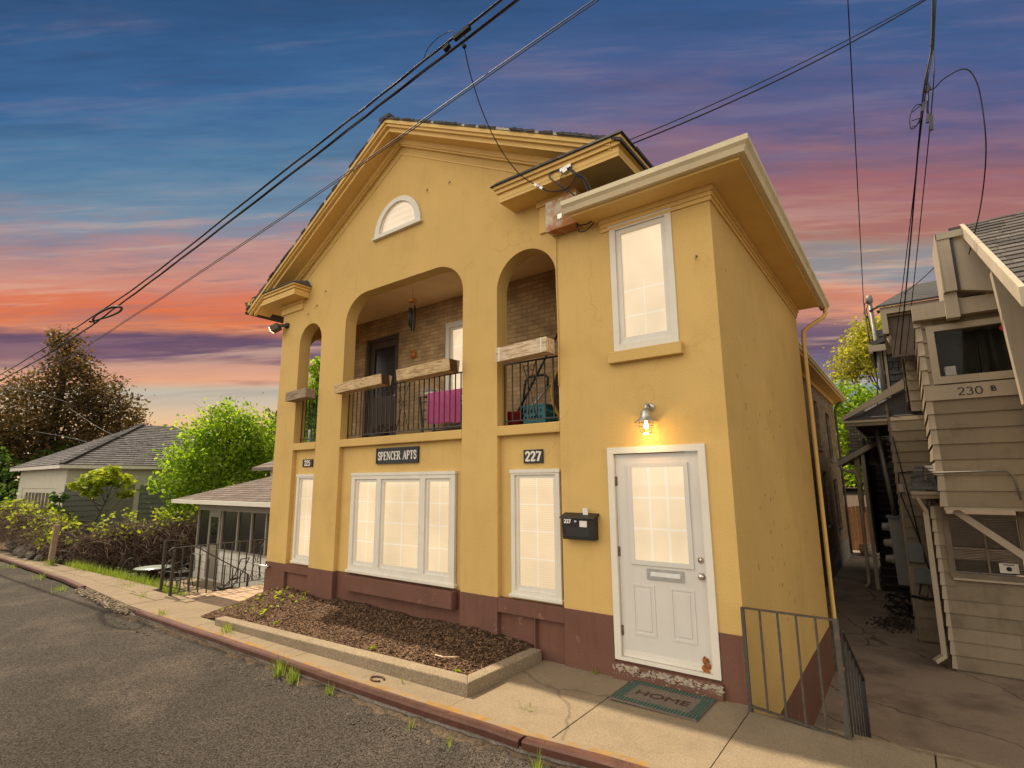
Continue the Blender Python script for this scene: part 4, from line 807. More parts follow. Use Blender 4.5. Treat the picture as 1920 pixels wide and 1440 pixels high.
# wind chime
t = thing('wind_chime', 'wind chime of dark tubes hanging in the big porch opening', 'wind chime', (-3.70,.45,4.23))
g = MB(); g.lathe([(.0001,4.77),(.07,4.765),(.075,4.735),(.0001,4.73)], (-3.70,.45,0), 18); g.build('top_disc', COPPER, t)
for k in range(5):
    a = k*1.2566; x, y = -3.70+.05*math.cos(a), .45+.05*math.sin(a); g = MB(); g.tube([(x,y,4.66-.01*k),(x,y,4.22+.05*((k*3)%5)/2)], .012, 8); g.tube([(x,y,4.735),(x,y,4.65)], .0015, 4); g.build('chime_tube', BLACKP, t)
g = MB(); g.tube([(-3.70,.45,4.98),(-3.70,.45,4.765)], .003, 4); g.build('hanging_cord', CABLE, t)
# sun plaque
t = thing('wall_plaque', 'small orange sun face plaque on the porch brick wall', 'plaque', (-4.47,1.24,4.06)); zc = 4.10; yc = 1.225
g = MB(); g.lathe([(.0001,-.022),(.05,-.02),(.062,-.01),(.065,.02)], (-4.50,yc,zc), 20, axis='Y'); g.build('disc', COPPER, t)
g = MB()
for k in range(12):
    a = k*.5236; g.hexa([(-4.50+r_*math.cos(a+w), y, zc+r_*math.sin(a+w)) for y in (yc,yc+.018) for r_, w in ((.055,-.18),(.095,-.02),(.095,.02),(.055,.18))])
g.build('rays', mat('ochre_enamel', (.55,.25,.05), .5, .1, 8), t)
# planter boxes on the railings
def planter(label, x0, x1, zl, zr, h, m, my, endm=None, group='wooden planter boxes on the porch railings', straps=False, slant=0.0):
    d = .19; y1 = -.01; y0 = y1-d; t = thing('planter_box', label, 'planter', ((x0+x1)/2, y0+.1, min(zl,zr)), group)
    def board(a, b, ya, yb, zo, hh, mm, nm='side_board'):
        g = MB(); za, zb_ = lerp(zl,zr,(a-x0)/(x1-x0))+zo, lerp(zl,zr,(b-x0)/(x1-x0))+zo
        g.hexa([(a,ya,za),(b,ya,zb_),(b,yb,zb_),(a,yb,za),(a,ya-slant,za+hh),(b,ya-slant,zb_+hh),(b,yb+(slant if ya>y0+.05 else -slant),zb_+hh),(a,yb+(slant if ya>y0+.05 else -slant),za+hh)]); return g.build(nm, mm, t, bevel=.003)
    board(x0, x1, y0, y0+.02, 0, h, m); board(x0, x1, y1-.02, y1, 0, h, m); board(x0+.021, x1-.021, y0+.02, y1-.02, 0, .02, m, 'bottom_board')
    for a in (x0+.001, x1-.021): board(a, a+.02, y0+.02, y1-.02, 0, h*.98, endm or m, 'end_board')
    board(x0+.021, x1-.021, y0+.02, y1-.02, .02, h*.72, MULCH, 'soil')
    if straps:
        for a in (x0+.05, x1-.08): board(a, a+.015, y0-.004, y0-.0005, -.003, h+.006, CHROME, 'strap')
    return t
WOODEND = mat('rotting_dark_end_grain', (.085,.05,.03), .9, .3, 12, .5, 60, .1)
planter('grey weathered planter box on the railing of the narrow left arch', -6.27, -5.63, 3.225, 3.245, .165, WOODDK, 0)
planter('shorter stained planter box at the left end of the wide balcony railing', -4.80, -3.63, 3.215, 3.25, .15, WOODW, 0, WOODEND, slant=.02)
planter('pale stained planter box at the right end of the wide balcony railing', -3.28, -2.22, 3.245, 3.275, .165, WOODW, 0, WOODEND, slant=.02)
planter('bleached slatted planter box with metal straps in the right arch', -1.42, -.655, 3.27, 3.295, .18, WOODPALE, 0, straps=True)
# balcony things
t = thing('shelf_rack', 'dark slatted shelf rack on the balcony behind the railing', 'rack', (-3.3,.95,2.44))
for x in (-3.84,-2.75):
    for y in (.80,1.08): g = MB(); g.bar((x+.10,y,2.44),(x,y,3.22),.025); g.build('leg', IRON, t)
g = MB()
for z in (2.62,2.78,2.94,3.08): g.box(-3.82,-2.76,.80,.815,z,z+.02); g.box(-3.82,-2.76,1.07,1.085,z,z+.02)
g.build('rails', IRON, t); g = MB(); g.box(-3.85,-2.72,.78,1.10,3.185,3.21); g.build('shelf', WOODDK, t)
g = MB(); nx = 26; prof = [(1.06,3.222),(.77,3.224),(.755,3.21),(.75,3.1),(.752,2.95),(.75,2.8),(.752,2.70)]; vs = []
for i in range(nx+1):
    x = lerp(-3.62,-2.85,i/nx)
    for j, (y,z) in enumerate(prof): vs.append((x+.01*math.sin(j), y+(.022*math.sin(i*.9)*(j/6) + .012*math.sin(i*1.9+1)*(j/6) if j > 2 else 0), z+(.012*math.sin(i*.5) if j == 6 else 0)))
g.add(vs, [(i*7+j,(i+1)*7+j,(i+1)*7+j+1,i*7+j+1) for i in range(nx) for j in range(6)], 0, True); g.add([(a,b+.006,c-.004) for a,b,c in vs], [(i*7+j,i*7+j+1,(i+1)*7+j+1,(i+1)*7+j) for i in range(nx) for j in range(6)], 0, True)
tag(g.build('towel', PINK, recalc=False), 'bright pink towel draped over the shelf rack on the balcony', 'towel')
def shoe(label, x, y, z, m, dx):
    t = thing('shoe', label, 'shoe', (x,y,z), 'pair of sneakers on the balcony rack'); g = MB()
    for a, b, mm in ((0,.022,0),): g.prism([[(x+.14*math.cos(k*.3927)*(1 if math.cos(k*.39)>0 else .9), y+.048*math.sin(k*.3927)*(1.1 if math.cos(k*.39)>0 else .8)) for k in range(16)]], z, z+.025, 'Z')
    g.build('sole', SIGNW, t)
    g = MB(); sec = ((-.12,.075,.036),(-.08,.095,.04),(-.02,.085,.042),(.04,.065,.045),(.09,.05,.044),(.125,.035,.034)); n = 10; vs = []
    for dx_, h, w in sec:
        for k in range(n): a = math.pi*k/(n-1); vs.append((x+dx_, y+w*math.cos(a), z+.025+h*math.sin(a)))
    g.add(vs, [(i*n+k,(i+1)*n+k,(i+1)*n+k+1,i*n+k+1) for i in range(5) for k in range(n-1)] + [tuple(range(n)), tuple(range(5*n,6*n))], 0, True); g.build('upper', m, t)
shoe('grey sneaker on the balcony rack nearest the railing', -3.66, .84, 3.225, mat('grey_mesh_fabric', (.22,.20,.18), .9, .2, 20), 1); shoe('tan sneaker behind the grey one on the balcony rack', -3.60, .97, 3.225, mat('tan_suede', (.36,.27,.18), .9, .2, 20), 1)
# pot with dry plant at the porch door
t = thing('potted_plant', 'low pot of dry reddish plants by the porch door', 'plant', (-4.55,.5,2.44)); g = MB(); g.lathe([(.0001,2.44),(.10,2.44),(.13,2.56),(.11,2.56),(.10,2.53)], (-4.4,.5,0), 16); g.build('pot', BLACKP, t)
g = MB(); rp = random.Random(8)
for i in range(70):
    a = rp.uniform(0,6.28); r_ = rp.uniform(.05,.30); p0 = (-4.4+.06*math.cos(a), .5+.05*math.sin(a), 2.53); p1 = (-4.4+r_*math.cos(a), .5+.5*r_*math.sin(a), 2.53+rp.uniform(.06,.2)); g.tube([p0, tuple(lerp(u,v,.5) + (.03 if k==2 else 0) for k,(u,v) in enumerate(zip(p0,p1))), p1], .003, 3)
    c = Vector(p1); u = Vector((rp.gauss(0,1),rp.gauss(0,1),rp.gauss(0,1))).normalized()*.025; v = u.cross(Vector((.3,.5,.8))).normalized()*.018; g.add([c-u,c+v,c+u,c-v],[(0,1,2,3)])
g.build('foliage', mat('dried_red_leaves', (.10,.035,.022), .9, .3, 20, rnd=.5), t)
# clutter in the right arch
t = thing('folding_cart', 'folded wire cart with black handle leaning in the right arch', 'cart', (-1.45,.55,2.44))
g = MB(); g.tube([(-1.74,.75,2.50),(-1.72,.85,3.10),(-1.71,.87,3.22),(-1.66,.88,3.27),(-1.38,.88,3.27),(-1.33,.88,3.22),(-1.33,.86,3.10)], .017, 8); g.build('handle', BLACKP, t)
g = MB()
for x in (-1.74,-1.34): g.tube([(x,.70,2.46),(x+.01,.86,3.12)], .010, 6)
for k in range(6): z = 2.52+.11*k; g.tube([(-1.74,.72+.025*k,z),(-1.34,.72+.025*k,z)], .005, 4)
for k in range(9): x = -1.70+.042*k; g.tube([(x,.72,2.5),(x,.84,3.05)], .004, 4)
g.build('wire_frame', CHROME, t)
g = MB(); g.tube([(-1.72,.45,2.46),(-.86,.95,4.35)], .017, 8); tag(g.build('pole', BLACKP), 'long black pole leaning diagonally in the right arch', 'pole')
g = MB(); g.tube([(-1.56,.40,2.52),(-1.12,.60,3.05)], .014, 8); tag(g.build('steel_tube', CHROME), 'short bright metal tube leaning behind the teal crate', 'tube')
t = thing('milk_crate', 'teal plastic crate on the balcony floor in the right arch', 'crate', (-1.17,.42,2.44)); g = MB(); CX0, CX1, CY0, CY1, CZ0, CZ1 = -1.34,-1.0,.26,.56,2.44,2.74
for i, (a, b, ax, d0) in enumerate(((CX0,CX1,'Y',CY0),(CX0,CX1,'Y',CY1),(CY0,CY1,'X',CX0),(CY0,CY1,'X',CX1))):
    hs = []
    for r_ in range(3):
        for c in range(6 if ax=='Y' else 5): u = lerp(a+.03,b-.03,(c+.5)/(6 if ax=='Y' else 5)); z = CZ0+.06+.085*r_; hs.append([(u+.016*math.cos(k*.785),z+.026*math.sin(k*.785)) for k in range(8)])
    g.prism([[(a,CZ0),(b,CZ0),(b,CZ1),(a,CZ1)]] + hs, d0, d0+.012, ax)
g.box(CX0,CX1,CY0,CY1,CZ0,CZ0+.01); g.build('crate_body', WATER_TEAL, t); g = MB(); g.prism([[(CX0-.008,CY0-.008),(CX1+.02,CY0-.008),(CX1+.02,CY1+.02),(CX0-.008,CY1+.02)],[(CX0+.014,CY0+.014),(CX1-.002,CY0+.014),(CX1-.002,CY1-.002),(CX0+.014,CY1-.002)]], CZ1-.01, CZ1+.012, 'Z'); g.build('rim', WATER_TEAL, t)
t = thing('bucket', 'small red bucket beside the teal crate in the right arch', 'bucket', (-1.55,.42,2.44)); g = MB(); g.lathe([(.0001,2.44),(.10,2.44),(.125,2.68),(.13,2.68),(.13,2.70),(.118,2.70),(.095,2.46)], (-1.55,.40,0), 18); g.build('pail', REDP, t); g = MB(); g.tube([(-1.55+.128*math.cos(a),.40-.02,2.68-.06*math.sin(a)) for a in [math.pi*i/10 for i in range(11)]], .004, 5); g.build('handle', CHROME, t)
t = thing('saucer_chair', 'folded round chair with mustard rim standing on edge in the right arch', 'chair', (-.86,.6,2.44)); g = MB()
c0 = Vector((-.72,.62,2.88)); ex = Vector((.55,.80,.10)).normalized(); ez = Vector((-.08,-.05,1)).normalized()
ring = [c0 + ex*.36*math.cos(i*.2244) + ez*.43*math.sin(i*.2244) for i in range(29)]; g.tube(ring, .022, 8); g.build('rim', YELLOWP, t)
nrm = ex.cross(ez).normalized(); g = MB(); k_ = 28; vs = [c0 + ex*.36*f*math.cos(i*.2244) + ez*.43*f*math.sin(i*.2244) + nrm*(.14*(1-f*f)) for f in (1,.75,.5,.25,.03) for i in range(k_)]
g.add(vs, [(a*k_+i,a*k_+(i+1)%k_,(a+1)*k_+(i+1)%k_,(a+1)*k_+i) for a in range(4) for i in range(k_)], 0, True); g.build('seat', mat('dark_brown_pleated_fabric', (.06,.04,.02), .9, .4, 14), t)
g = MB(); g.tube([c0-nrm*.05+ez*.05-ex*.30, c0-nrm*.05+ez*.06+ex*.1], .010, 6); g.tube([c0-nrm*.08-ez*.40, c0-nrm*.02+ez*.25], .010, 6); g.build('legs', CHROME, t)
# welcome mat
t = thing('door_mat', 'coir doormat reading HOME with green striped border, below the front door', 'doormat', (.60,-.30,gz(.6)))
zm_ = gz(.6)+.006; g = MB(); c_, s_ = math.cos(-.02), math.sin(-.02)
def mp(x, y): return (.60+x*c_-y*s_, -.33+x*s_+y*c_)
g.prism([[mp(-.40,-.26),mp(.40,-.26),mp(.40,.26),mp(-.40,.26)]], zm_, zm_+.016, 'Z'); g.build('mat_base', mat('tan_coir', (.13,.08,.042), .95, .2, 8, .9, 220, .05, fine=.3, fs=300), t)
g = MB()
for k in range(26):
    x = -.385+.0308*k
    for y0_, y1_ in ((-.255,-.175),(.175,.255)): g.add([(*mp(x,y0_),zm_+.0185),(*mp(x+.016,y0_),zm_+.0185),(*mp(x+.016,y1_),zm_+.0185),(*mp(x,y1_),zm_+.0185)], [(0,1,2,3)])
for k in range(11):
    y = -.168+.0315*k
    for x0_, x1_ in ((-.395,-.30),(.30,.395)): g.add([(*mp(x0_,y),zm_+.0185),(*mp(x1_,y),zm_+.0185),(*mp(x1_,y+.016),zm_+.0185),(*mp(x0_,y+.016),zm_+.0185)], [(0,1,2,3)])
g.build('border_stripes', mat('teal_green_fibre', (.010,.095,.075), .95, .25, 40), t)
letters('lettering', 'HOME', .15, (*mp(0,-.01),zm_+.019), mat('dark_brown_fibre', (.055,.03,.018), .95, .2, 30), t, 0, 1.2, (0,0,-.02), .001)
# hose bib on the left corner
t = thing('hose_tap', 'small bent pipe tap on the left end of the brown base', 'tap', (-6.95,-.03,.30)); g = MB(); g.tube([(-6.72,-.012,.32),(-6.72,-.06,.32),(-6.95,-.065,.325),(-7.16,-.065,.33)], .016, 8); g.build('pipe', CHROME, t); g = MB(); g.tube([(-6.74,-.06,.32),(-6.74,-.07,.26)], .014, 8); g.ball((-6.74,-.06,.325),.024); g.build('valve', BRASS, t)
# ---- railing by the alley steps
t = thing('stair_railing', 'worn grey iron railing at the pavement edge beside the front door', 'railing', (1.65,-.2,gz(1.6)))
P1, P2 = Vector((1.31,-.15,gz(1.3)-.02)), Vector((2.03,-.26,gz(2)-.06)); H1, H2 = .86, .91
g = MB(); g.bar(P1, P1+Vector((0,0,H1)), .028); g.build('post', IRON_GY, t); g = MB(); g.bar(P2, P2+Vector((0,0,H2)), .038); g.build('post', IRON_GY, t)
g = MB(); g.bar(P1+Vector((-.01,0,H1)), P2+Vector((.02,0,H2+.0)), .036, .012); g.build('top_rail', IRON_GY, t)
g = MB(); g.bar(P1+Vector((0,0,.07)), P2+Vector((0,0,.06)), .03, .014); g.build('bottom_rail', IRON_GY, t)
for k in range(1,5): a = P1.lerp(P2, k/5); g = MB(); g.bar(a+Vector((0,0,.07)), a+Vector((0,0,lerp(H1,H2,k/5))), .016); g.build('baluster', IRON_GY, t)
t = thing('step_railing', 'dark iron railing panel descending into the alley seen edge on', 'railing', (2.05,.4,-.8))
Q1, Q2 = Vector((2.055,-.20,gz(2)-.1)), Vector((2.055,.95,-.95))
for a, b in ((Q1+Vector((0,0,.86)), Q2+Vector((0,0,.88))), (Q1+Vector((0,0,.05)), Q2+Vector((0,0,.07)))): g = MB(); g.bar(a, b, .035, .02); g.build('rail', IRON, t)
for k in range(0,7): a = Q1.lerp(Q2, k/6); g = MB(); g.bar(a-Vector((0,0,.3 if k==6 else 0)), a+Vector((0,0,.87)), .014 if k<6 else .03); g.build('baluster' if k<6 else 'post', IRON, t)
g = MB()
for k in range(6): g.box(1.285,2.03,-.02+.27*k,.25+.27*k,-1.35,gz(2)-.19*(k+1))
struct(g.build('alley_steps', CONC_DK))
# ---- railings left of the house
t = thing('path_railing', 'black iron railing with scroll panel between the house corner and the sunken patio', 'railing', (-8.9,.2,gz(-9)))
A0, A1 = Vector((-8.88,-.74,gz(-9)-.02)), Vector((-8.88,1.30,gz(-9)-.02)); hh = .92
g = MB(); g.bar(A0, A0+Vector((0,0,hh-.04)), .045); g.tube([A0+Vector((0,0,hh-.16)), A0+Vector((0,-.07,hh-.12)), A0+Vector((0,-.09,hh-.05)), A0+Vector((0,-.03,hh)), A0+Vector((0,.05,hh))], .016, 6); g.build('post', IRON, t)
g = MB(); g.bar(A1, A1+Vector((0,0,hh)), .03); g.build('post', IRON, t)
g = MB(); g.bar(A0+Vector((0,.0,hh)), A1+Vector((0,.0,hh)), .035, .014); g.build('top_rail', IRON, t); g = MB(); g.bar(A0+Vector((0,0,.09)), A1+Vector((0,0,.09)), .025, .014); g.build('bottom_rail', IRON, t)
for k in range(1,13): a = A0.lerp(A1, k/13); g = MB(); g.bar(a+Vector((0,0,.09)), a+Vector((0,0,hh)), .02); g.build('baluster', IRON, t)
g = MB(); c_ = A0.lerp(A1,.80)
for s in (-1,1):
    g.tube([c_+Vector((.01,s*.13,.12)), c_+Vector((.01,s*.03,.45)), c_+Vector((.01,s*.02,.52)), c_+Vector((.01,s*.14,.84))], .008, 5)
    for zz in (.82,.50,.16): g.tube([c_+Vector((.012,s*(.06+.04*math.cos(q*.6)),zz+.04*math.sin(q*.6))) for q in range(9)], .007, 5)
g.build('scroll', IRON, t)
t = thing('garden_stair_railing', 'tall rusty iron railing descending the garden steps behind the path railing', 'railing', (-10.05,.2,-.4))
B0, B1, B2 = Vector((-10.05,-.46,gz(-10)-.02)), Vector((-10.05,-.10,gz(-10)-.05)), Vector((-10.05,1.35,-1.1)); hh = .98
g = MB(); g.bar(B0, B0+Vector((0,0,hh)), .05); g.build('post', IRON, t); g = MB(); g.bar(B2, B2+Vector((0,0,hh-.2)), .04); g.build('post', IRON, t)
g = MB(); g.bar(B0+Vector((0,0,hh)), B1+Vector((0,0,hh)), .04, .018); g.bar(B1+Vector((0,0,hh)), B2+Vector((0,0,hh-.2)), .04, .018); g.build('top_rail', IRON, t); g = MB(); g.bar(B0+Vector((0,0,.1)), B2+Vector((0,0,.1)), .025, .014); g.build('bottom_rail', IRON, t)
for k in range(1,10): a = B0.lerp(B2, k/10); g = MB(); g.bar(a+Vector((0,0,.1)), a+Vector((0,0,hh-(.0 if k < 3 else .02*k))), .02); g.build('baluster', IRON, t)
# ------------------------------------------------------------------ vegetation helpers
NR = np.random.default_rng(11)
def leaf_mesh(name, m, P, size, parent, flat=.0, asp=.6, cup=.15):
    """one leaf (a folded quad pair) at every point of P"""
    n = len(P); u = NR.normal(size=(n,3)); u[:,2] *= (1-flat); u /= np.linalg.norm(u,axis=1)[:,None]
    w = NR.normal(size=(n,3)); w -= u*(u*w).sum(1)[:,None]; w /= np.linalg.norm(w,axis=1)[:,None]; nn = np.cross(u,w)
    s = size*NR.uniform(.55,1.35,n)[:,None]
    a = P - u*s; b = P + w*s*asp + nn*s*cup; c = P + u*s; d = P - w*s*asp + nn*s*cup
    V = np.stack([a,b,c,d],1).reshape(-1,3)
    me = bpy.data.meshes.new(name); me.vertices.add(4*n); me.vertices.foreach_set('co', V.ravel().astype(np.float32))
    me.loops.add(4*n); me.loops.foreach_set('vertex_index', np.arange(4*n,dtype=np.int32)); me.polygons.add(n); me.polygons.foreach_set('loop_start', np.arange(0,4*n,4,dtype=np.int32))
    me.polygons.foreach_set('loop_total', np.full(n,4,dtype=np.int32)); me.materials.append(m); me.update(calc_edges=True); me.validate()
    o = bpy.data.objects.new(name, me); COL.objects.link(o); return finish(o, parent)
def clump_points(clumps, n, sub=9, spread=.42, shell=.55):
    """leaf positions gathered in small sprays scattered through each clump, with gaps between"""
    vol = np.array([c[3]*c[4]*c[5] for c in clumps])**.75; cnt = (n*vol/vol.sum()).astype(int); out = []
    for c, k in zip(clumps, cnt):
        C = np.array(c[:3]); Rr = np.array(c[3:6]); ns = max(4, k//sub); d = NR.normal(size=(ns,3)); d /= np.linalg.norm(d,axis=1)[:,None]
        r = NR.uniform(shell**3,1,ns)**(1/3)*NR.uniform(.78,1.12,ns); S = C + d*r[:,None]*Rr
        Q = S[NR.integers(0,ns,k)] + NR.normal(size=(k,3))*spread*Rr.mean()*.33; out.append(Q)
    return np.concatenate(out)
def tree(name, label, base, top, tr, clumps, n, size, m, group=None, flat=.2, spread=.42, cat='tree', shell=.45, twigs=3, sub=9):
    t = thing(name, label, cat, base, group); g = MB(); rt = random.Random(sum(map(ord, label)) % 999); B = Vector(base); Tp = Vector(top)
    pts = [B.lerp(Tp, k/6) + Vector((rt.uniform(-1,1),rt.uniform(-1,1),0))*tr*.5*(k>0) for k in range(7)]
    g.tube(pts, [tr*(1.25 if k == 0 else 1-.13*k) for k in range(7)], 8)
    for c in clumps:
        C = Vector(c[:3]); f = min(.95, max(.25, (C.z-B.z)/(Tp.z-B.z+.01)*.7)); s = B.lerp(Tp, f); md = s.lerp(C,.5)+Vector((0,0,-.12*(C-s).length+rt.uniform(-.1,.1)))
        r0 = tr*.42*(1-f*.5); g.tube([s, md, C], [r0, r0*.6, r0*.3], 6)
        for q in range(twigs):
            e = C + Vector((rt.gauss(0,.5)*c[3], rt.gauss(0,.5)*c[4], rt.gauss(.2,.5)*c[5])); g.tube([md.lerp(C, .5+.16*q), (C+e)/2, e], [r0*.4, r0*.25, r0*.08], 4)
    g.build('trunk', BARK, t, recalc=False); leaf_mesh('crown', m, clump_points(clumps, n, sub, spread, shell), size, t, flat); return t
random.seed(21)
# copper tree behind the garage
cl = [(-37,3.3,11.0,1.3,1.1,.95),(-36.6,3.6,9.4,1.9,1.7,1.3),(-36.5,5.2,8.3,2.0,1.8,1.3),(-37,2.0,7.8,2.0,1.8,1.3),(-36,6.6,6.9,2.1,1.8,1.3),(-37,4.2,6.6,2.4,2.2,1.5),(-37,1.4,5.9,2.4,2.0,1.4),(-36,8.4,5.7,1.9,1.7,1.1),(-37.5,-.6,5.6,2.2,1.9,1.3),(-36,5.5,4.8,2.4,2.2,1.4),(-37,-2.2,4.3,2.2,2.0,1.4),(-37,1.8,4.0,2.4,2.2,1.4),(-36,9.4,4.6,1.5,1.3,.9)]
tree('copper_tree', 'tall copper-leaved tree rising behind the grey garage', (-37,3,-1), (-37,3.4,10.4), .38, [(x,3+(y-3)*.86,z-1.0 if z>5 else z-.6,a*.9,b*.85,c*.9) for x,y,z,a,b,c in cl if y < 8], 21000, .11, LEAF_CU, spread=.62, shell=.3, sub=14)
tree('shade_tree', 'dark green tree at the far left edge behind the bushes', (-34,-1.2,-1), (-34,-1.6,4), .25, [(-34,-1.5,3.4,2.0,1.6,1.5),(-34,0,2.2,1.8,1.6,1.2),(-34,-2.4,1.8,1.8,1.6,1.2),(-33,1,.9,1.8,1.4,1.0)], 7000, .17, LEAF_DK, 'trees behind the garage', spread=.5)
tree('shade_tree', 'green tree low behind the garage roof, between copper tree and roof edge', (-36,8,-1), (-36,8,3.6), .22, [(-36,6.0,2.4,1.6,1.6,1.0),(-36,4,2.6,2,2,1.2)], 6000, .17, LEAF_DK, 'trees behind the garage', spread=.5)
# bright green tree between garage and porch
cl = [(-19.6,5.0,4.2,1.0,1.0,.75),(-19.4,5.9,3.9,1.0,1.0,.75),(-19.6,4.2,3.5,.95,.95,.7),(-19.2,6.5,3.1,1.0,.95,.8),(-19.5,5.3,3.0,1.15,1.1,.8),(-19.3,3.5,2.6,.9,.85,.6),(-19.5,4.4,2.2,1.0,.95,.7),(-19.2,5.8,2.0,1.05,1.0,.7),(-19.1,3.0,1.7,.75,.7,.45),(-19.3,4.0,1.2,.85,.75,.5),(-19.2,6.9,2.2,.9,.9,.7),(-19.0,3.2,.7,.6,.55,.35),(-19.4,5.1,1.1,.8,.8,.5)]
tree('green_tree', 'bright green leafy tree between the grey garage and the neighbouring porch', (-19.5,5.0,-1.1), (-19.5,5.1,3.8), .13, cl, 12500, .085, LEAF_G, spread=.8, shell=.35, sub=14)
tree('green_tree', 'green treetop seen through the narrow left arch of the porch', (-20.5,9.2,-1.1), (-20.4,9.5,7), .14, [(-20.4,9.5,7.3,.5,.5,.6),(-20.5,9.9,6.5,.7,.7,.7),(-20.4,9.2,5.8,.9,.9,.8),(-20.4,9.9,5.0,1.0,1.0,.8),(-20.6,9.4,4.2,1.1,1.1,.8),(-20.2,8.8,3.6,1.0,1.0,.7),(-20.4,9.6,2.8,1.1,1.1,.8)], 9000, .095, LEAF_G, spread=.45, shell=.2)
tree('background_tree', 'pale green treetop beyond the porch roof at the house corner', (-30,14,-1), (-30,14,5), .2, [(-30,14,5,1.8,1.8,1.4),(-30,16,4,1.8,1.8,1.4),(-29,12.8,3.4,1.6,1.6,1.2)], 5000, .16, LEAF_DK, spread=.5)
# sapling beside the garage wall
tree('sapling', 'small yellow-green leaning shrub against the garage wall', (-20.2,.75,-.7), (-20.1,1.5,1.7), .05, [(-20.1,1.05,1.95,.55,.5,.22),(-20.1,1.75,1.85,.5,.45,.20),(-20.2,1.3,2.2,.4,.4,.16),(-20.1,.6,1.75,.4,.35,.18),(-20.0,1.9,1.4,.35,.3,.12),(-20.1,.9,1.5,.4,.35,.14)], 1500, .085, LEAF_Y, spread=.5, cat='shrub', flat=.6, twigs=4)
tree('sapling', 'thin dark shrub at the garage corner below its door', (-21.3,.2,-.7), (-21.2,.35,1.3), .05, [(-21.2,.35,1.35,.3,.3,.2),(-21.2,.2,.9,.28,.3,.25),(-21.2,.45,.5,.3,.3,.25)], 500, .07, LEAF_DK, spread=.5, cat='shrub', flat=.3)
# overgrown vine hedges
def vine_hedge(name, label, blobs, ns, nl, lm, lsize, seed, lift=.55):
    t = thing(name, label, 'hedge', (blobs[0][0], blobs[0][1], blobs[0][2]-blobs[0][5])); rv = random.Random(seed); g = MB()
    w = [b[3]*b[4]*b[5] for b in blobs]
    for i in range(ns):
        b = rv.choices(blobs, w)[0]; a = rv.uniform(0,6.283); el = rv.uniform(-.4,1.2); r_ = rv.uniform(.75,1.1)
        p = Vector((b[0]+b[3]*r_*math.cos(a)*math.cos(el), b[1]+b[4]*r_*math.sin(a)*math.cos(el), b[2]+b[5]*r_*math.sin(el))); d = Vector((rv.gauss(0,1),rv.gauss(0,1),rv.gauss(-.25,.7))).normalized(); L_ = rv.uniform(.25,.75); pts = [p]
        for k in range(4):
            d = (d + Vector((rv.gauss(0,.35),rv.gauss(0,.35),rv.gauss(-.18,.3)))).normalized(); pts.append(pts[-1]+d*L_/4)
        g.tube(pts, rv.uniform(.004,.009), 3, caps=False)
    g.build('vines', TWIG, t, recalc=False)
    g = MB()
    for b in blobs:
        prof = 10; vs = []
        for i in range(prof+1):
            for k in range(14): th = math.pi*i/prof; a = 6.283*k/14; q = .80*(1+.14*rv.uniform(-1,1)); vs.append((b[0]+b[3]*q*math.sin(th)*math.cos(a), b[1]+b[4]*q*math.sin(th)*math.sin(a), b[2]+b[5]*q*math.cos(th)))
        g.add(vs, [(i*14+k,i*14+(k+1)%14,(i+1)*14+(k+1)%14,(i+1)*14+k) for i in range(prof) for k in range(14)])
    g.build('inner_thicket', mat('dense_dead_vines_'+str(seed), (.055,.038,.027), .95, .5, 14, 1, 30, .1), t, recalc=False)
    P = clump_points([(b[0],b[1],b[2]+b[5]*lift,b[3],b[4],b[5]*.6) for b in blobs], nl, 7, .45, .5); leaf_mesh('foliage', lm, P, lsize, t, .4); return t
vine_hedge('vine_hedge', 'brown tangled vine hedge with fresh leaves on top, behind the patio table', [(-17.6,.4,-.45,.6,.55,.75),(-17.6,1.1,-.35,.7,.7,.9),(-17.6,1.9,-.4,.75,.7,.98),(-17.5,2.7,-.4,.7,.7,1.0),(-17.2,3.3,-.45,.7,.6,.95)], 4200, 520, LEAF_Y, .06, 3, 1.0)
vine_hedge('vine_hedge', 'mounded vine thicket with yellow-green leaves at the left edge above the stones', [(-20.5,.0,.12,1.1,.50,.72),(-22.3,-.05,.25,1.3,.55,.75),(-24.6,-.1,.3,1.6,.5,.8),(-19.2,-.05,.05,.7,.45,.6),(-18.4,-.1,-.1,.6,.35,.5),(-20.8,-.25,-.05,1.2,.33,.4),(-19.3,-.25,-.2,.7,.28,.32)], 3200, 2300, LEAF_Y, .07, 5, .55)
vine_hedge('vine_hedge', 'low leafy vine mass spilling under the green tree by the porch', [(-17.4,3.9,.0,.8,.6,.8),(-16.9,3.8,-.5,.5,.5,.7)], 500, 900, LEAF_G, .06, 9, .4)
# ------------------------------------------------------------------ lap siding
def siding_Y(g, x0, x1, z0, z1, y, ex=.2, t=.022, holes=(), facing=-1, butt=0, rv=None):
    """courses facing -Y (facing=-1); holes are (x0,x1,z0,z1)"""
    z = z0
    while z < z1-.01:
        h = min(ex, z1-z); segs = [(x0,x1)]
        for hx0,hx1,hz0,hz1 in holes:
            if z+h > hz0+.01 and z < hz1-.01:
                ns = []
                for a,b in segs:
                    if hx1 <= a or hx0 >= b: ns.append((a,b)); continue
                    if hx0 > a: ns.append((a,hx0))
                    if hx1 < b: ns.append((hx1,b))
                segs = ns
        for a,b in segs:
            cuts = [a]
            if butt and rv:
                c = a + rv.uniform(.3,1)*butt
                while c < b-.1: cuts.append(c); c += butt
            cuts.append(b)
            for c,d in zip(cuts,cuts[1:]):
                j = rv.uniform(0,.004) if rv else 0
                g.hexa([(c+.0015,y-t-j,z),(d-.0015,y-t-j,z),(d-.0015,y,z),(c+.0015,y,z),(c+.0015,y-.004,z+h+.012),(d-.0015,y-.004,z+h+.012),(d-.0015,y,z+h+.012),(c+.0015,y,z+h+.012)])
        z += ex
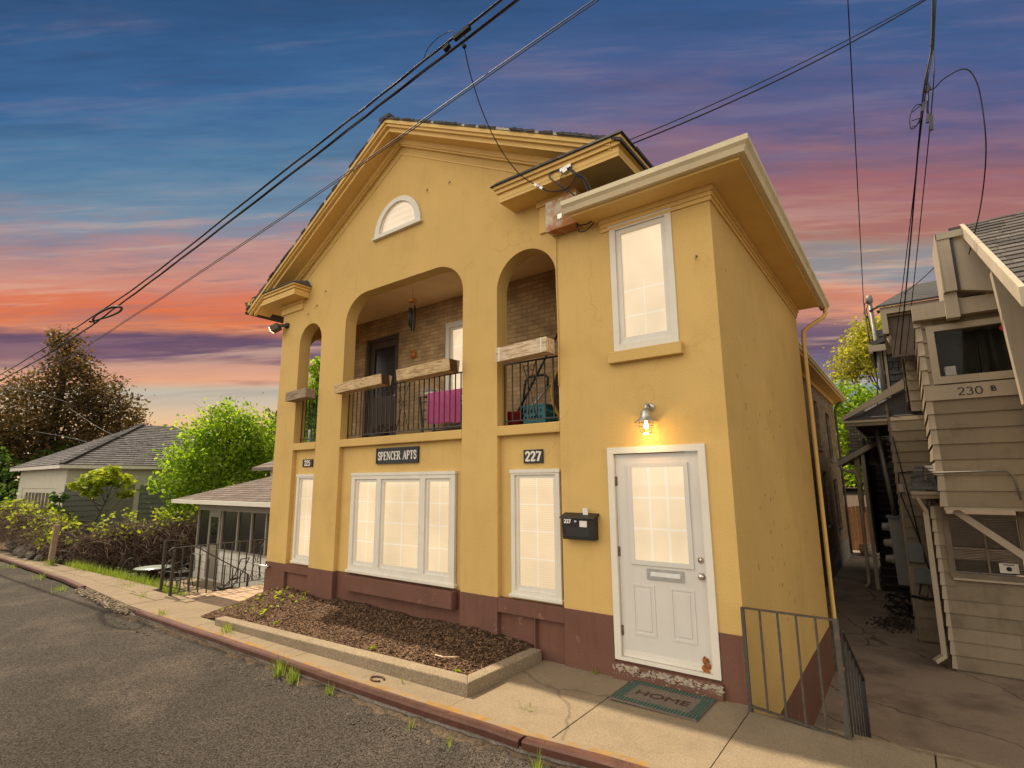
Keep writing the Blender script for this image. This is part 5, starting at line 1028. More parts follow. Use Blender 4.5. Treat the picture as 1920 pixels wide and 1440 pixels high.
def siding_X(g, y0, y1, z0, z1, x, sgn, ex=.2, t=.022, butt=0, rv=None):
    z = z0
    while z < z1-.01:
        h = min(ex, z1-z); cuts = [y0]
        if butt and rv:
            c = y0 + rv.uniform(.3,1)*butt
            while c < y1-.1: cuts.append(c); c += butt
        cuts.append(y1)
        for c,d in zip(cuts,cuts[1:]):
            o = sgn*t; q = sgn*.004
            g.hexa([(x,c+.0015,z),(x+o,c+.0015,z),(x+o,d-.0015,z),(x,d-.0015,z),(x,c+.0015,z+h+.012),(x+q,c+.0015,z+h+.012),(x+q,d-.0015,z+h+.012),(x,d-.0015,z+h+.012)])
        z += ex
def shingle_slope(g, p00, p10, p01, p11, n, m_, rv, t=.014):
    """courses on a roof plane: p00-p10 is the eave, p01-p11 the top"""
    p00,p10,p01,p11 = map(Vector,(p00,p10,p01,p11)); nrm = (p10-p00).cross(p01-p00).normalized()
    if nrm.z < 0: nrm = -nrm
    for i in range(n):
        a0, b0 = p00.lerp(p01,i/n), p10.lerp(p11,i/n); a1, b1 = p00.lerp(p01,(i+1.25)/n if i<n-1 else 1), p10.lerp(p11,(i+1.25)/n if i<n-1 else 1); off = rv.random()
        us = [0]+[ (k+off)/m_ for k in range(m_) ]+[1]
        for u,v in zip(us,us[1:]):
            if v-u < 1e-3: continue
            v_ = v-.12/m_*.3; j = nrm*(t+rv.uniform(0,.006)); s = (p00-p01).normalized()*rv.uniform(0,.012)
            A,B_,C_,D_ = a0.lerp(b0,u)+s, a0.lerp(b0,v_)+s, a1.lerp(b1,v_), a1.lerp(b1,u)
            g.hexa([A,B_,C_,D_, A+j,B_+j,C_+nrm*.003,D_+nrm*.003])
# ------------------------------------------------------------------ grey garage on the left
rv = random.Random(13)
t = thing('garage', 'sage grey sided garage with cream frieze and grey hip roof', 'garage', (-25.5,4,-.8)); X1, X0, Y0_, Y1_ = -22.0,-28.6,.65,8.0
g = MB(); siding_X(g, Y0_, Y1_, -.9, 1.72, X1, 1, .19, .035); siding_Y(g, -22.9, X1, -.9, 1.72, Y0_, .15, .02); siding_Y(g, X0, -27.9, -.9, 1.72, Y0_, .15, .02); g.box(X0,X1-.03,Y0_+.03,Y1_,-.9,1.72); g.build('wall', GARAGE_SIDING, t)
g = MB(); g.box(X0-.03,X1+.03,Y0_-.03,Y1_,1.72,2.45); g.box(X1+.001,X1+.05,Y0_+2.15,Y0_+2.32,-.9,1.72); g.build('frieze', GARAGE_TRIM, t)
g = MB(); g.box(X1-.02,X1+.035,Y0_+1.35,Y0_+2.15,-.6,1.72); g.build('side_door', mat('pale_sage_door', (.20,.20,.16), .7, .08, 3), t)
g = MB(); g.box(-27.9,-22.9,Y0_-.02,Y0_+.05,-.9,1.62); gd = g.build('garage_door', GARAGE_TRIM, t)
for k in range(8): g = MB(); x = -27.3+.50*k; g.box(x,x+.34,Y0_-.03,Y0_-.019,.95,1.45); g.build('pane', mat('tan_door_glass', (.13,.10,.065), .3, .2, 3) if k == 0 else MATS['tan_door_glass'], gd)
g = MB(); g.prism([[(X0,-.9),(X0+.0,1.8),(-22.0,1.8),(-22.0,-.9)], [(-27.9,-.91+.02),(-27.9,1.62),(-22.9,1.62),(-22.9,-.91+.02)]], Y0_-.045, Y0_-.021); g.build('door_frame', GARAGE_TRIM, gd)
ov = .35; E = [(X1+ov,Y0_-ov,2.47),(X1+ov,Y1_+ov,2.47),(X0-ov,Y1_+ov,2.47),(X0-ov,Y0_-ov,2.47)]; A1, A2 = (-25.3,3.9,4.42), (-25.3,5.2,4.42)
g = MB(); shingle_slope(g, E[0], E[1], A1, A2, 22, 26, rv, .03); shingle_slope(g, E[3], E[0], A1, A1, 22, 24, rv, .03); g.add([E[0],E[1],A2,A1,E[2],E[3]], [(0,1,2,3),(1,4,2),(4,5,3,2),(5,0,3)]); g.build('hip_roof', SHINGLE_GY, t)
g = MB()
for k in range(28): a, b = Vector(E[0]).lerp(Vector(A1),k/28), Vector(E[0]).lerp(Vector(A1),(k+1.2)/28); g.bar(a+Vector((0,0,.06)), b+Vector((0,0,.035)), .24, .025)
g.build('hip_ridge', SHINGLE_DK, t)
g = MB(); g.box(X0-ov,X1+ov,Y0_-ov,Y0_-ov+.06,2.34,2.465); g.box(X1+ov-.06,X1+ov,Y0_-ov+.06,Y1_+ov,2.34,2.465); g.box(X0-ov+.01,X1+ov-.01,Y0_-ov+.01,Y1_,2.43,2.45); g.build('eave', WHITE, t)
# ------------------------------------------------------------------ neighbouring screened porch house
t = thing('porch_house', 'low white panelled house with screened porch and brown roof below street level', 'house', (-12.5,4,-1.1)); YP = 2.75; XL, XR = -16.15,-8.9
g = MB(); g.box(XL,XR,YP,YP+.12,-1.25,-.24); g.box(XL,XL+.12,YP+.12,6,-1.25,-.24)
g.build('lower_wall', TILEW, t); g = MB()
for z in (-.88,-.66,-.45): g.box(XL-.002,XR,YP-.003,YP+.001,z,z+.012)
for k in range(14): x = XL+.55*k; g.box(x,x+.01,YP-.0035,YP+.0005,-1.1,-.24)
g.build('panel_joints', GREYP, t)
g = MB(); g.box(XL-.03,XR,YP-.04,YP+.14,-.24,-.20); g.box(XL-.02,XR,YP-.01,YP+.12,.93,1.16)
for x in (XL+.03,XL+.82,XL+1.62,-13.55,-12.75,-11.95,-11.15,-10.35,-9.5): g.box(x-.03,x+.03,YP,YP+.10,-.20,.93)
g.build('porch_frame', mat('grey_beige_trim', (.26,.235,.19), .7, .1, 3), t)
for a, b in ((XL+.06,XL+.79),(XL+1.65,-13.58),(-13.52,-12.78),(-12.72,-11.98),(-11.92,-11.18),(-11.12,-10.38),(-10.32,-9.53)): g = MB(); g.box(a,b,YP+.05,YP+.06,-.20,.93); g.build('screen_panel', SCREEN, t)
g = MB(); g.prism([[(XL+.85,-1.08),(XL+1.59,-1.08),(XL+1.59,.93),(XL+.85,.93)],[(XL+.96,-.10),(XL+1.48,-.10),(XL+1.48,.74),(XL+.96,.74)]], YP-.03, YP+.02); sd = g.build('screen_door', mat('taupe_door_paint', (.20,.18,.145), .6, .1, 3), t); g = MB(); g.box(XL+.96,XL+1.48,YP,YP+.008,.26,.74); g.build('pane', mat('mirror_like_glass', (.02,.025,.02), .03, .1, 3, spec=1.0), sd); g = MB(); g.box(XL+.96,XL+1.48,YP,YP+.008,-.10,.20); g.build('screen', SCREEN, sd)
g = MB(); shingle_slope(g, (XL-.65,YP-.45,1.27), (XR,YP-.45,1.27), (XL+1.6,YP+2.3,2.15), (XR,YP+2.3,2.15), 15, 26, rv, .018); g.add([(XL-.65,YP-.45,1.27),(XR,YP-.45,1.27),(XR,YP+2.3,2.15),(XL+1.6,YP+2.3,2.15),(XL-.65,YP+5,1.27)],[(0,1,2,3),(0,3,4)]); g.build('porch_roof', SHINGLE_BR, t)
g = MB(); g.box(XL-.72,XR,YP-.56,YP-.45,1.15,1.265); g.build('gutter', WHITE, t)
g = MB(); g.box(XL+.1,XR,YP+2.3,9,-1.1,2.32); g.build('upper_wall', TILEW, t)
g = MB(); a = (XL-.55,YP+1.95,2.30); shingle_slope(g, a, (XR,YP+1.95,2.30), (XL+2.4,YP+5,3.9), (XR,YP+5,3.9), 14, 22, rv, .02); g.add([a,(XR,YP+1.95,2.30),(XR,YP+5,3.9),(XL+2.4,YP+5,3.9),(XL-.55,YP+8,2.3)],[(0,1,2,3),(0,3,4)]); g.box(XL-.55,XR,YP+1.93,YP+1.97,2.2,2.31); g.build('upper_roof', SHINGLE_BR, t)
g = MB(); g.tube([(-15.2,6.0,2.6),(-15.2,6.0,3.7)], .07, 8); g.build('vent_pipe', GREYP, t)
# patio furniture
ZP = -1.16
t = thing('bistro_table', 'round glass-topped bistro table on the sunken patio', 'table', (-14.3,.95,ZP)); g = MB(); g.lathe([(.0001,ZP+.66),(.46,ZP+.66),(.465,ZP+.67),(.46,ZP+.68),(.0001,ZP+.68)], (-14.3,.95,0), 32); g.build('tabletop', mat('frosted_table_glass', (.33,.37,.34), .25, .1, 4, spec=.6), t)
g = MB(); g.lathe([(.45,ZP+.65),(.485,ZP+.65),(.485,ZP+.685),(.465,ZP+.685)], (-14.3,.95,0), 32); g.build('rim', IRON, t)
for k in range(4): a = .5+k*1.5708; g = MB(); g.tube([(-14.3+r_*math.cos(a),.95+r_*math.sin(a),ZP+z) for r_,z in ((.42,.65),(.30,.45),(.20,.28),(.30,.1),(.42,.0))], .016, 6); g.build('leg', IRON, t)
def bistro_chair(label, x, y, rz):
    t = thing('bistro_chair', label, 'chair', (x,y,ZP), 'black iron patio chairs'); M_ = Matrix.Translation((x,y,ZP)) @ Matrix.Rotation(rz,4,'Z'); T_ = lambda *p: tuple(M_ @ Vector(p))
    g = MB(); g.tube([T_(.22*math.cos(i*.3927),.22*math.sin(i*.3927),.44) for i in range(17)], .014, 6)
    for k in range(7): u = -.18+.06*k; w = math.sqrt(.22**2-u*u); g.bar(T_(u,-w,.44), T_(u,w,.44), .03, .006)
    g.build('seat', IRON, t)
    for sx in (-1,1):
        for sy in (-1,1): g = MB(); g.tube([T_(sx*.17,sy*.16,.44),T_(sx*.19,sy*.19,.2),T_(sx*.23,sy*.23,0)], .012, 6); g.build('leg', IRON, t)
    g = MB(); g.tube([T_(.20*math.cos(a)*1.05,-.20,.44+.0+.46*math.sin(a)) if False else T_(.21*math.cos(a),-.21-.05*math.sin(a),.44+.48*math.sin(a)) for a in [math.pi*i/12 for i in range(13)]], .014, 6)
    for k in range(4): a = .5+.7*k; g.tube([T_(.0+.05*(k-1.5),-.20,.46),T_(.16*math.cos(a),-.24,.44+.42*math.sin(a))], .007, 4)
    g.build('backrest', IRON, t)
    for s in (-1,1): g = MB(); g.tube([T_(s*.21,-.21,.66),T_(s*.26,-.05,.68),T_(s*.25,.14,.64),T_(s*.22,.18,.44)], .012, 6); g.build('armrest', IRON, t)
bistro_chair('black iron patio chair at the left of the round table', -15.15, .62, 1.4); bistro_chair('black iron patio chair behind the round table near the hedge', -14.5, 1.75, 3.3); bistro_chair('black iron patio chair right of the round table behind the rails', -13.3, 1.15, -1.2)
# push mower
t = thing('push_mower', 'black push reel mower standing on the patio with handle up', 'mower', (-12.0,1.55,ZP)); M_ = Matrix.Translation((-12.0,1.75,ZP)) @ Matrix.Rotation(.35,4,'Z'); T_ = lambda *p: tuple(M_ @ Vector(p))
for s in (-1,1): g = MB(); g.tube([T_(.13*math.cos(i*.3927),s*.22,.13+.13*math.sin(i*.3927)) for i in range(17)], .022, 6); g.bar(T_(-.12,s*.22,.13),T_(.12,s*.22,.13),.02); g.bar(T_(0,s*.22,.01),T_(0,s*.22,.25),.02); g.build('wheel', BLACKP, t)
g = MB(); g.tube([T_(0,-.2,.13),T_(0,.2,.13)], .07, 8); g.box(-12.15,-11.8,1.65,1.85,ZP+.1,ZP+.3); g.bar(T_(-.35,-.05,.05),T_(.1,0,.16),.28,.06); g.build('reel', BLACKP, t)
g = MB(); g.tube([T_(.0,-.18,.15),T_(.45,-.12,.62),T_(.62,-.14,1.02)], .014, 6); g.tube([T_(.0,.18,.15),T_(.45,.12,.62),T_(.62,.14,1.02),T_(.62,-.14,1.02)], .014, 6); g.tube([T_(.3,-.1,.5),T_(.3,.1,.5)], .03, 6); g.build('handle', BLACKP, t)
# fence post, wire and stones along the pavement
g = MB(); g.bar((-17.5,-.55,-.52),(-17.46,-.53,.62),.14,.13); tag(g.build('fence_post', WOODDK, bevel=.008), 'weathered square wooden post at the pavement edge by the vine hedge', 'post')
t = thing('wire_fence', 'sagging rusty wire fence from the wooden post into the vine hedge', 'fence', (-17.5,.3,-.5)); g = MB(); g.tube([(-17.5,-.5,.5),(-17.5,.2,.05),(-17.5,.9,-.2)], .018, 6); g.build('top_rail', IRON, t); g = MB()
for k in range(9): y = -.4+.15*k; g.tube([(-17.5,y,.42-.5*k*.13),(-17.5,y,-.7)], .006, 4)
for z in (-.1,-.35): g.tube([(-17.5,-.5,z),(-17.5,.9,z-.25)], .006, 4)
g.build('wires', IRON, t)
rr = random.Random(31)
for k, (x, y, z, s) in enumerate(((-19.6,-.50,-.38,.30),(-20.5,-.48,-.36,.34),(-21.5,-.43,-.38,.33),(-20.0,-.36,-.10,.30),(-21.0,-.32,-.08,.32),(-22.4,-.4,-.30,.36),(-18.9,-.50,-.42,.22))):
    g = MB(); stone((x,y,z), s, 0, .55); tag(g.build('field_stone', ROCK, bevel=.02), ('large lichen-grey field stone','flat grey boulder','broad grey boulder','upper tilted stone','upper wide stone','outermost grey boulder','smallest stone nearest the wooden post')[k] + ' in the low wall at the left pavement edge', 'stone', 'dry stones below the left vine thicket')
# grass
def tufts(name, label, pts, n, h, spread, m=GRASS, kind=None, cat=None, group=None):
    g = MB(); rg = random.Random(len(label)*7+n)
    for (x, y, z) in pts:
        for i in range(n):
            a = rg.uniform(0,6.283); r_ = abs(rg.gauss(0,spread)); b = Vector((x+r_*math.cos(a), y+r_*math.sin(a), z)); hh = h*rg.uniform(.4,1.2); lean = Vector((math.cos(a),math.sin(a),0))*hh*rg.uniform(.1,.6); w = Vector((-math.sin(a),math.cos(a),0))*rg.uniform(.0025,.005)*(h/.14)**.5
            m1 = b+lean*.4+Vector((0,0,hh*.6)); tp = b+lean+Vector((0,0,hh))
            g.add([b-w,b+w,m1+w*.7,m1-w*.7,tp], [(0,1,2,3),(3,2,4)])
    o = g.build(name, m, recalc=False); tag(o, label, cat, group, kind); return o
lp = [(rr.uniform(-16.8,-10.2), rr.uniform(-.42,.55), 0) for _ in range(330)]; lp = [(x,y,lerp(gz(x)-.06,-1.20,min(1,max(0,(y+.4)/1.1)))+.0) for x,y,_ in lp]
tufts('lawn_grass', 'bright grass bank between pavement and patio', lp, 26, .26, .09, kind='stuff')
rr = random.Random(77)
def weed(label, x, y, n=34, h=.13, sp=.035): tufts('weed_tuft', label, [(x,y,gz(x)-(.11 if y < cy(x) else .005))], n, h, sp, cat='weed', group='weeds along the kerb and pavement')
weed('largest grass tuft against the kerb, left of the bent joints', -3.33, -1.74, 70, .20, .05); weed('grass tuft just right of the largest one at the kerb foot', -3.02, -1.75, 60, .17, .05); weed('grass tuft at the kerb foot below the bed middle', -2.35, -1.76, 36, .12)
weed('thin weed at the kerb foot left of the kerb joint', -.62, -1.83, 18, .09); weed('scraggly weed below the gap between two kerb steels', .22, -1.80, 22, .14); weed('small weed at the kerb foot right of the bed corner', -1.1, -1.80, 16, .09)
weed('dark dry weed in the pavement crack near the bed corner', -.30, -1.18, 16, .08); weed('tiny weed at the front edge of the bed border', -1.72, -1.34, 16, .07); weed('weed cluster at the left end of the bed border', -5.35, -1.36, 60, .14, .10); weed('weed patch left of the bed beside the step block', -7.35, -1.42, 44, .10, .10)
weed('weed sprout at the base of the brown wall left of the step', -.22, -.05, 14, .11); weed('weed on the left pavement beyond the steel kerb end', -9.4, -1.0, 34, .11, .08); weed('grass at the base of the wooden post', -17.2, -.62, 60, .22, .12); weed('grass patch in the gutter at the far left kerb', -15.2, -1.25, 70, .16, .2); weed('second grass patch in the gutter nearer the rubble', -12.6, -1.45, 70, .14, .2); weed('sparse grass on the left pavement slab', -11.0, -.7, 30, .12, .12); weed('grass in the far left gutter beside the stones', -18.6, -1.15, 50, .16, .2)
P = np.array([(rr.uniform(-6.5,-5.2), rr.uniform(-.95,-.05), 0) for _ in range(90)]); P[:,2] = [mz(x,y)-(.10*max(0,-5.9-x))+rr.uniform(.02,.07) for x,y in P[:,:2]]
o = leaf_mesh('seedlings', LEAF_Y, P, .030, None, .6); tag(o, 'low yellow-green seedlings at the left end of the mulch bed', None, None, 'stuff')
for lab, x, y in (('small green sprout in the mulch near the right end of the bed', -1.35, -.95), ('small yellow sprout in the mulch at the bed left front', -4.75, -.98), ('pale sprout in the mulch behind the bed front middle', -2.6, -1.02)):
    P = np.array([(x+rr.gauss(0,.012), y+rr.gauss(0,.012), mz(x,y)+rr.uniform(.01,.045)) for _ in range(9)]); tag(leaf_mesh('sprout', LEAF_Y, P, .026, None, .6), lab, 'plant', 'sprouts in the mulch bed')
g = MB(); c_ = (-2.02,-1.42,gz(-2)+.012); g.tube([(c_[0]+.085*math.cos(a),c_[1]+.055*math.sin(a),c_[2]) for a in [.4+i*.3 for i in range(19)]], .010, 5); tag(g.build('horseshoe_scrap', RUSTCURB), 'rusty curved iron scrap on the pavement beside the bed border', 'scrap')
g = MB(); z_ = mz(-1.6,-.75)+.02; g.tube([(-1.80,-.80,z_),(-1.65,-.83,z_+.01),(-1.5,-.74,z_+.015)], .009, 5); tag(g.build('fallen_stick', WOODPALE), 'pale curved stick lying on the mulch', 'stick')
# ------------------------------------------------------------------ cream sided house on the right
rv = random.Random(17); t = thing('siding_house', 'weathered cream sided house with oriel, gutters and outside stair across the alley', 'house', (5,9,-1.3)); S_ = t
XB = 9.0
g = MB(); LW = (3.03,3.92,.22,1.15); siding_Y(g, 2.88, XB, -1.27, 1.30, 6.4, .215, .024, [LW], butt=2.6, rv=rv); siding_X(g, 6.4, 8.0, -1.27, 2.0, 2.84, -1, .215, .024, .6, rv)
g.box(2.86,XB,6.41,6.6,-1.3,.22); g.box(2.86,3.03,6.41,6.6,.22,1.3); g.box(3.92,XB,6.41,6.6,.22,1.3); g.build('lower_wall', SIDING, t)
g = MB()
for k in range(12): z = -1.27+.215*k; g.hexa([(2.815,6.365,z),(2.885,6.365,z),(2.885,6.41,z),(2.815,6.41,z),(2.835,6.38,z+.205),(2.885,6.385,z+.205),(2.885,6.41,z+.205),(2.835,6.41,z+.205)])
g.build('corner_caps', SIDING_TRIM, t)
g = MB(); g.prism([[(2.97,.16),(3.98,.16),(3.98,1.18),(2.97,1.18)],[(3.05,.24),(3.90,.24),(3.90,1.12),(3.05,1.12)]], 6.355, 6.45); g.box(3.46,3.49,6.40,6.44,.24,1.12); g.box(3.05,3.9,6.40,6.44,.62,.645); w = g.build('window', mat('dull_brown_trim', (.17,.135,.10), .7, .15, 4), t, bevel=.004)
g = MB()
for k in range(34): z = .25+.0258*k; g.hexa([(3.05,6.50,z),(3.90,6.50,z),(3.90,6.52,z+.004),(3.05,6.52,z+.004),(3.05,6.50,z+.002),(3.90,6.50,z+.002),(3.90,6.52,z+.021),(3.05,6.52,z+.021)])
g.build('blinds', mat('dusty_blinds', (.115,.095,.07), .7, .2, 6), w); g = MB(); g.box(3.05,3.90,6.455,6.458,.24,1.12)
clearg = bpy.data.materials.new('window_glass'); clearg.use_nodes = True; N, L, b_ = nodes_of(clearg); b_.inputs['Transmission Weight'].default_value = 1; b_.inputs['Roughness'].default_value = .02; b_.inputs['IOR'].default_value = 1.18
g.build('glass', clearg, w); g = MB(); g.box(3.60,3.83,6.452,6.4545,.275,.425); st = g.build('sticker', SIGNW, w); g = MB(); g.ball((3.715,6.4518,.34),.035,10,6); g.box(3.65,3.78,6.4510,6.4518,.395,.41); g.build('sticker_mark', BLACKP, st)
g = MB(); g.box(3.0,3.97,6.32,6.40,.13,.16); g.build('sill', SIDING_TRIM, w)
# oriel
g = MB(); UWN = (3.20,4.16,3.40,4.17); siding_Y(g, 3.05, XB, 1.33, 3.02, 5.7, .245, .028, [], butt=3.2, rv=rv); siding_Y(g, 3.04, 3.20, 3.26, 4.4, 5.7, .245, .028, rv=rv); siding_Y(g, 4.16, XB, 3.26, 4.4, 5.7, .245, .028, rv=rv); siding_X(g, 5.7, 8.0, 1.33, 4.4, 2.985, -1, .245, .028, .5, rv)
g.box(3.0,XB,5.71,6.2,1.33,3.40); g.box(3.0,3.20,5.71,6.2,3.4,4.4); g.box(4.16,XB,5.71,6.2,3.4,4.4); g.box(3.0,XB,5.71,6.2,4.17,4.6); g.build('oriel_wall', SIDING, t)
g = MB()
for k in range(13): z = 1.33+.245*k; g.hexa([(2.945,5.66,z),(3.05,5.66,z),(3.05,5.71,z),(2.945,5.71,z),(2.97,5.68,z+.235),(3.05,5.685,z+.235),(3.05,5.71,z+.235),(2.97,5.71,z+.235)])
g.build('corner_caps', SIDING_TRIM, t)
g = MB(); g.box(2.96,XB,5.655,5.71,3.02,3.26); nb = g.build('number_board', SIDING_TRIM, t)
serif_text('number', '230', .125, (3.535,5.651,3.135), BLACKP, nb, 1.35, False, .8); serif_text('number', 'B', .085, (3.815,5.651,3.145), BLACKP, nb, 1.2, False, 1.1)
g = MB(); g.prism([[(3.10,3.28),(4.26,3.28),(4.26,4.26),(3.10,4.26)],[(3.20,3.40),(4.15,3.40),(4.15,4.16),(3.20,4.16)]], 5.64, 5.75); w = g.build('window', SIDING_TRIM, t, bevel=.004)
g = MB(); g.box(3.20,4.15,5.70,5.705,3.40,4.16); g.build('glass', clearg, w); g = MB(); g.box(3.1,4.3,6.05,6.1,3.3,4.3); g.box(3.75,3.85,5.95,6.05,3.4,4.2); g.build('dark_room', mat('dim_room_wall', (.04,.036,.03), .9, .3, 3), w)
g = MB(); g.lathe([(.055,-.004),(.0001,-.0045)], (4.06,5.698,4.09), 16, axis='Y'); g.lathe([(.055,-.004),(.055,.001)], (4.06,5.698,4.09), 16, axis='Y'); st = g.build('sticker', mat('red_security_sticker', (.42,.03,.02), .5, .1, 9), w)
g = MB(); g.box(3.27,3.42,5.78,5.92,3.42,3.58); tag(g.build('desk_phone', SIGNW, bevel=.02), 'pale round-cornered gadget inside the corner of the upper window', 'gadget')
g = MB(); g.box(2.99,XB,5.68,6.4,1.28,1.325); g.build('oriel_floor', SIDING_TRIM, t)
g = MB(); g.bar((3.13,5.95,1.26),(4.15,5.95,.35),.07,.10); g.build('brace', SIDING_TRIM, t)
# wall plane one step back, then the long side wall
g = MB(); siding_Y(g, 2.42, 3.05, -1.27, 3.0, 8.0, .21, .024, rv=rv); siding_X(g, 8.0, 13.6, -1.27, 3.3, 2.38, -1, .21, .024, .6, rv); g.box(2.40,2.9,8.01,8.2,-1.3,3.0); siding_X(g, 8.0, 11, 3.3, 5.2, 2.75, -1, .21, .024, .7, rv); siding_Y(g, 2.78, 4, 3.1, 5.2, 8.0, .21, .024, rv=rv); g.build('back_wall', SIDING, t)
g = MB(); g.prism([[(9.3,-1.05),(9.9,-1.05),(9.9,-.75),(9.3,-.75)]], 2.35, 2.352, 'X'); g.build('foundation_vent', BLACKP, t)
# small gutter tray, downspout
g = MB(); g.prism([[(2.58,0),(3.02,0),(3.02,.02),(2.60,.02)]], 0, .01) if False else None
gg = gutter.__globals__; keep = gg['house']; gg['house'] = t
gutter('gutter', (2.60,6.34,1.55), (3.03,6.34,1.55), (0,-1,0), SIDING_TRIM, .11, .12)
g = MB(); shingle_slope(g, (2.58,6.32,1.57), (3.0,6.32,1.57), (2.70,7.4,2.0), (3.0,7.4,2.0), 7, 3, rv, .02); g.build('pent_roof', SHINGLE_GY, t)
g = MB(); g.bar((2.66,6.28,1.44),(2.76,6.33,1.20),.075,.06); g.bar((2.76,6.33,1.22),(2.735,6.33,-1.10),.075,.06); g.bar((2.735,6.33,-1.08),(2.60,6.24,-1.17),.075,.06); g.build('downspout', SIDING_TRIM, t)
g = MB(); g.tube([(2.62,6.25,1.78),(2.95,5.64,1.86),(3.80,5.63,1.88),(3.86,5.63,1.80),(3.90,5.63,1.45)], .014, 6); g.build('conduit', DULLZINC, t)
# upper eaves and roofs
g = MB(); g.box(2.50,3.75,7.35,8.4,5.02,5.16); g.box(2.50,2.60,7.35,9.6,4.62,5.02); g.box(2.60,3.7,7.45,8.3,4.98,5.02); g.build('boxed_eave', SIDING_TRIM, t); g = MB(); g.box(2.60,3.5,7.5,7.56,4.15,5.0); g.build('eave_panel', mat('brown_grey_panel', (.13,.10,.075), .8, .2, 3), t)
g = MB(); g.add([(2.45,7.3,5.17),(4.2,7.3,5.17),(4.2,10,6.3),(3.3,10,6.3)], [(0,1,2,3)]); g.hexa([(2.45,7.3,5.16),(4.2,7.3,5.16),(4.2,10,6.25),(3.2,10,6.25),(2.45,7.3,5.20),(4.2,7.3,5.20),(4.2,10,6.30),(3.2,10,6.30)]); g.build('low_roof', SHINGLE_DK, t)
g = MB(); g.tube([(2.58,7.5,4.6),(2.62,7.6,4.42),(2.85,7.8,4.30),(3.0,7.9,4.28)], .045, 8); g.build('downspout', SIDING_TRIM, t)
# big front roof: its left rake comes forward and down
g = MB(); shingle_slope(g, (3.80,2.0,3.70), (XB,2.0,3.70), (3.80,5.6,5.86), (XB,5.6,5.86), 20, 18, rv, .022); g.hexa([(3.80,2.0,3.66),(XB,2.0,3.66),(XB,5.6,5.82),(3.80,5.6,5.82),(3.80,2.0,3.70),(XB,2.0,3.70),(XB,5.6,5.86),(3.80,5.6,5.86)]); g.build('front_roof', mat('silvery_weathered_shingle', (.095,.08,.068), .92, .3, 5, .7, 120, .15, rnd=.5, fine=.25, c2=(.16,.145,.13), c2s=3, c2t=(.5,.68)), t)
g = MB(); g.hexa([(3.74,1.95,3.50),(3.795,1.95,3.50),(3.795,5.62,5.70),(3.74,5.62,5.70),(3.74,1.95,3.71),(3.795,1.95,3.71),(3.795,5.62,5.89),(3.74,5.62,5.89)]); g.build('rake_board', mat('bright_cream_trim', (.44,.38,.29), .6, .1, 3, streak=.2), t)
g = MB(); g.add([(3.80,2.0,3.55),(XB,2.0,3.55),(XB,5.6,5.7),(3.80,5.6,5.7)], [(0,1,2,3)]); g.box(3.9,XB,5.55,5.7,4.4,5.8); g.build('soffit', SIDING_TRIM, t)
g = MB(); g.hexa([(3.58,5.50,5.76),(XB,5.50,5.76),(XB,8.5,6.6),(4.4,8.5,6.6),(3.58,5.50,5.82),(XB,5.50,5.82),(XB,8.5,6.68),(4.4,8.5,6.68)]); g.build('upper_roof', SHINGLE_DK, t)
g = MB(); g.box(3.40,3.56,5.35,6.4,4.72,5.70); g.box(3.385,3.40,5.33,6.4,4.70,5.72); g.box(3.39,3.80,5.33,5.36,5.60,5.71); g.build('eave_box', SIDING_TRIM, t); g = MB(); g.hexa([(3.56,5.40,4.74),(4.02,5.40,4.62),(4.02,5.9,4.62),(3.56,5.9,4.74),(3.56,5.42,5.66),(3.95,5.42,5.72),(3.95,5.9,5.72),(3.56,5.9,5.66)]); g.build('eave_soffit', SIDING_TRIM, t)
g = MB(); g.box(3.565,3.60,5.37,5.40,4.74,5.66); g.build('eave_gap', BLACKP, t)
g = MB(); g.box(3.38,3.55,5.42,5.62,4.30,4.72); g.box(2.95,4.05,5.52,5.7,4.36,4.62); g.build('eave_block', SIDING_TRIM, t)
g = MB(); g.hexa([(4.02,4.9,2.8),(4.25,4.9,2.8),(4.25,5.1,2.8),(4.02,5.1,2.8),(3.93,4.9,4.80),(4.25,4.9,4.80),(4.25,5.1,4.80),(3.93,5.1,4.80)]); g.box(4.10,4.6,4.92,5.6,1.3,4.6); g.build('corner_board', SIDING_TRIM, t)
# rear roofs and stair
gutter('gutter', (1.50,9.42,3.10), (3.05,9.42,3.10), (0,-1,0), SIDING_TRIM, .12, .13)
g = MB(); g.hexa([(1.48,9.40,3.11),(3.1,9.40,3.11),(3.15,12.5,4.3),(3.1,12.5,4.3),(1.48,9.40,3.15),(3.1,9.40,3.15),(3.15,12.5,4.36),(3.1,12.5,4.36)]); g.build('pent_roof', SHINGLE_DK, t)
g = MB(); g.hexa([(1.45,9.36,3.10),(3.14,9.36,3.98),(3.14,9.46,3.98),(1.45,9.46,3.10),(1.45,9.36,3.20),(3.10,9.36,4.20),(3.10,9.46,4.20),(1.45,9.46,3.20)]); g.build('rake_board', SIDING_TRIM, t); g = MB(); g.prism([[(1.6,3.12),(3.1,3.12),(3.1,3.95)]], 9.5, 9.6); g.build('gable_infill', SHINGLE_DK, t)
g = MB(); g.box(1.7,2.4,9.5,13.4,2.96,3.0); g.build('soffit', mat('dark_brown_boards', (.12,.085,.06), .85, .2, 4), t)  # soffit boards in one dark brown
g = MB()
for r_ in range(16):
    for c in range(6):
        z = 2.15+.088*r_; x0 = 1.2+.16*c+(.08 if r_%2 else 0); g.hexa([(x0,13.45,z),(x0+.15,13.45,z),(x0+.15,13.5,z),(x0,13.5,z),(x0,13.485,z+.10),(x0+.15,13.485,z+.10),(x0+.15,13.5,z+.10),(x0,13.5,z+.10)])
g.build('shingled_gable', SHINGLE_BR, t)
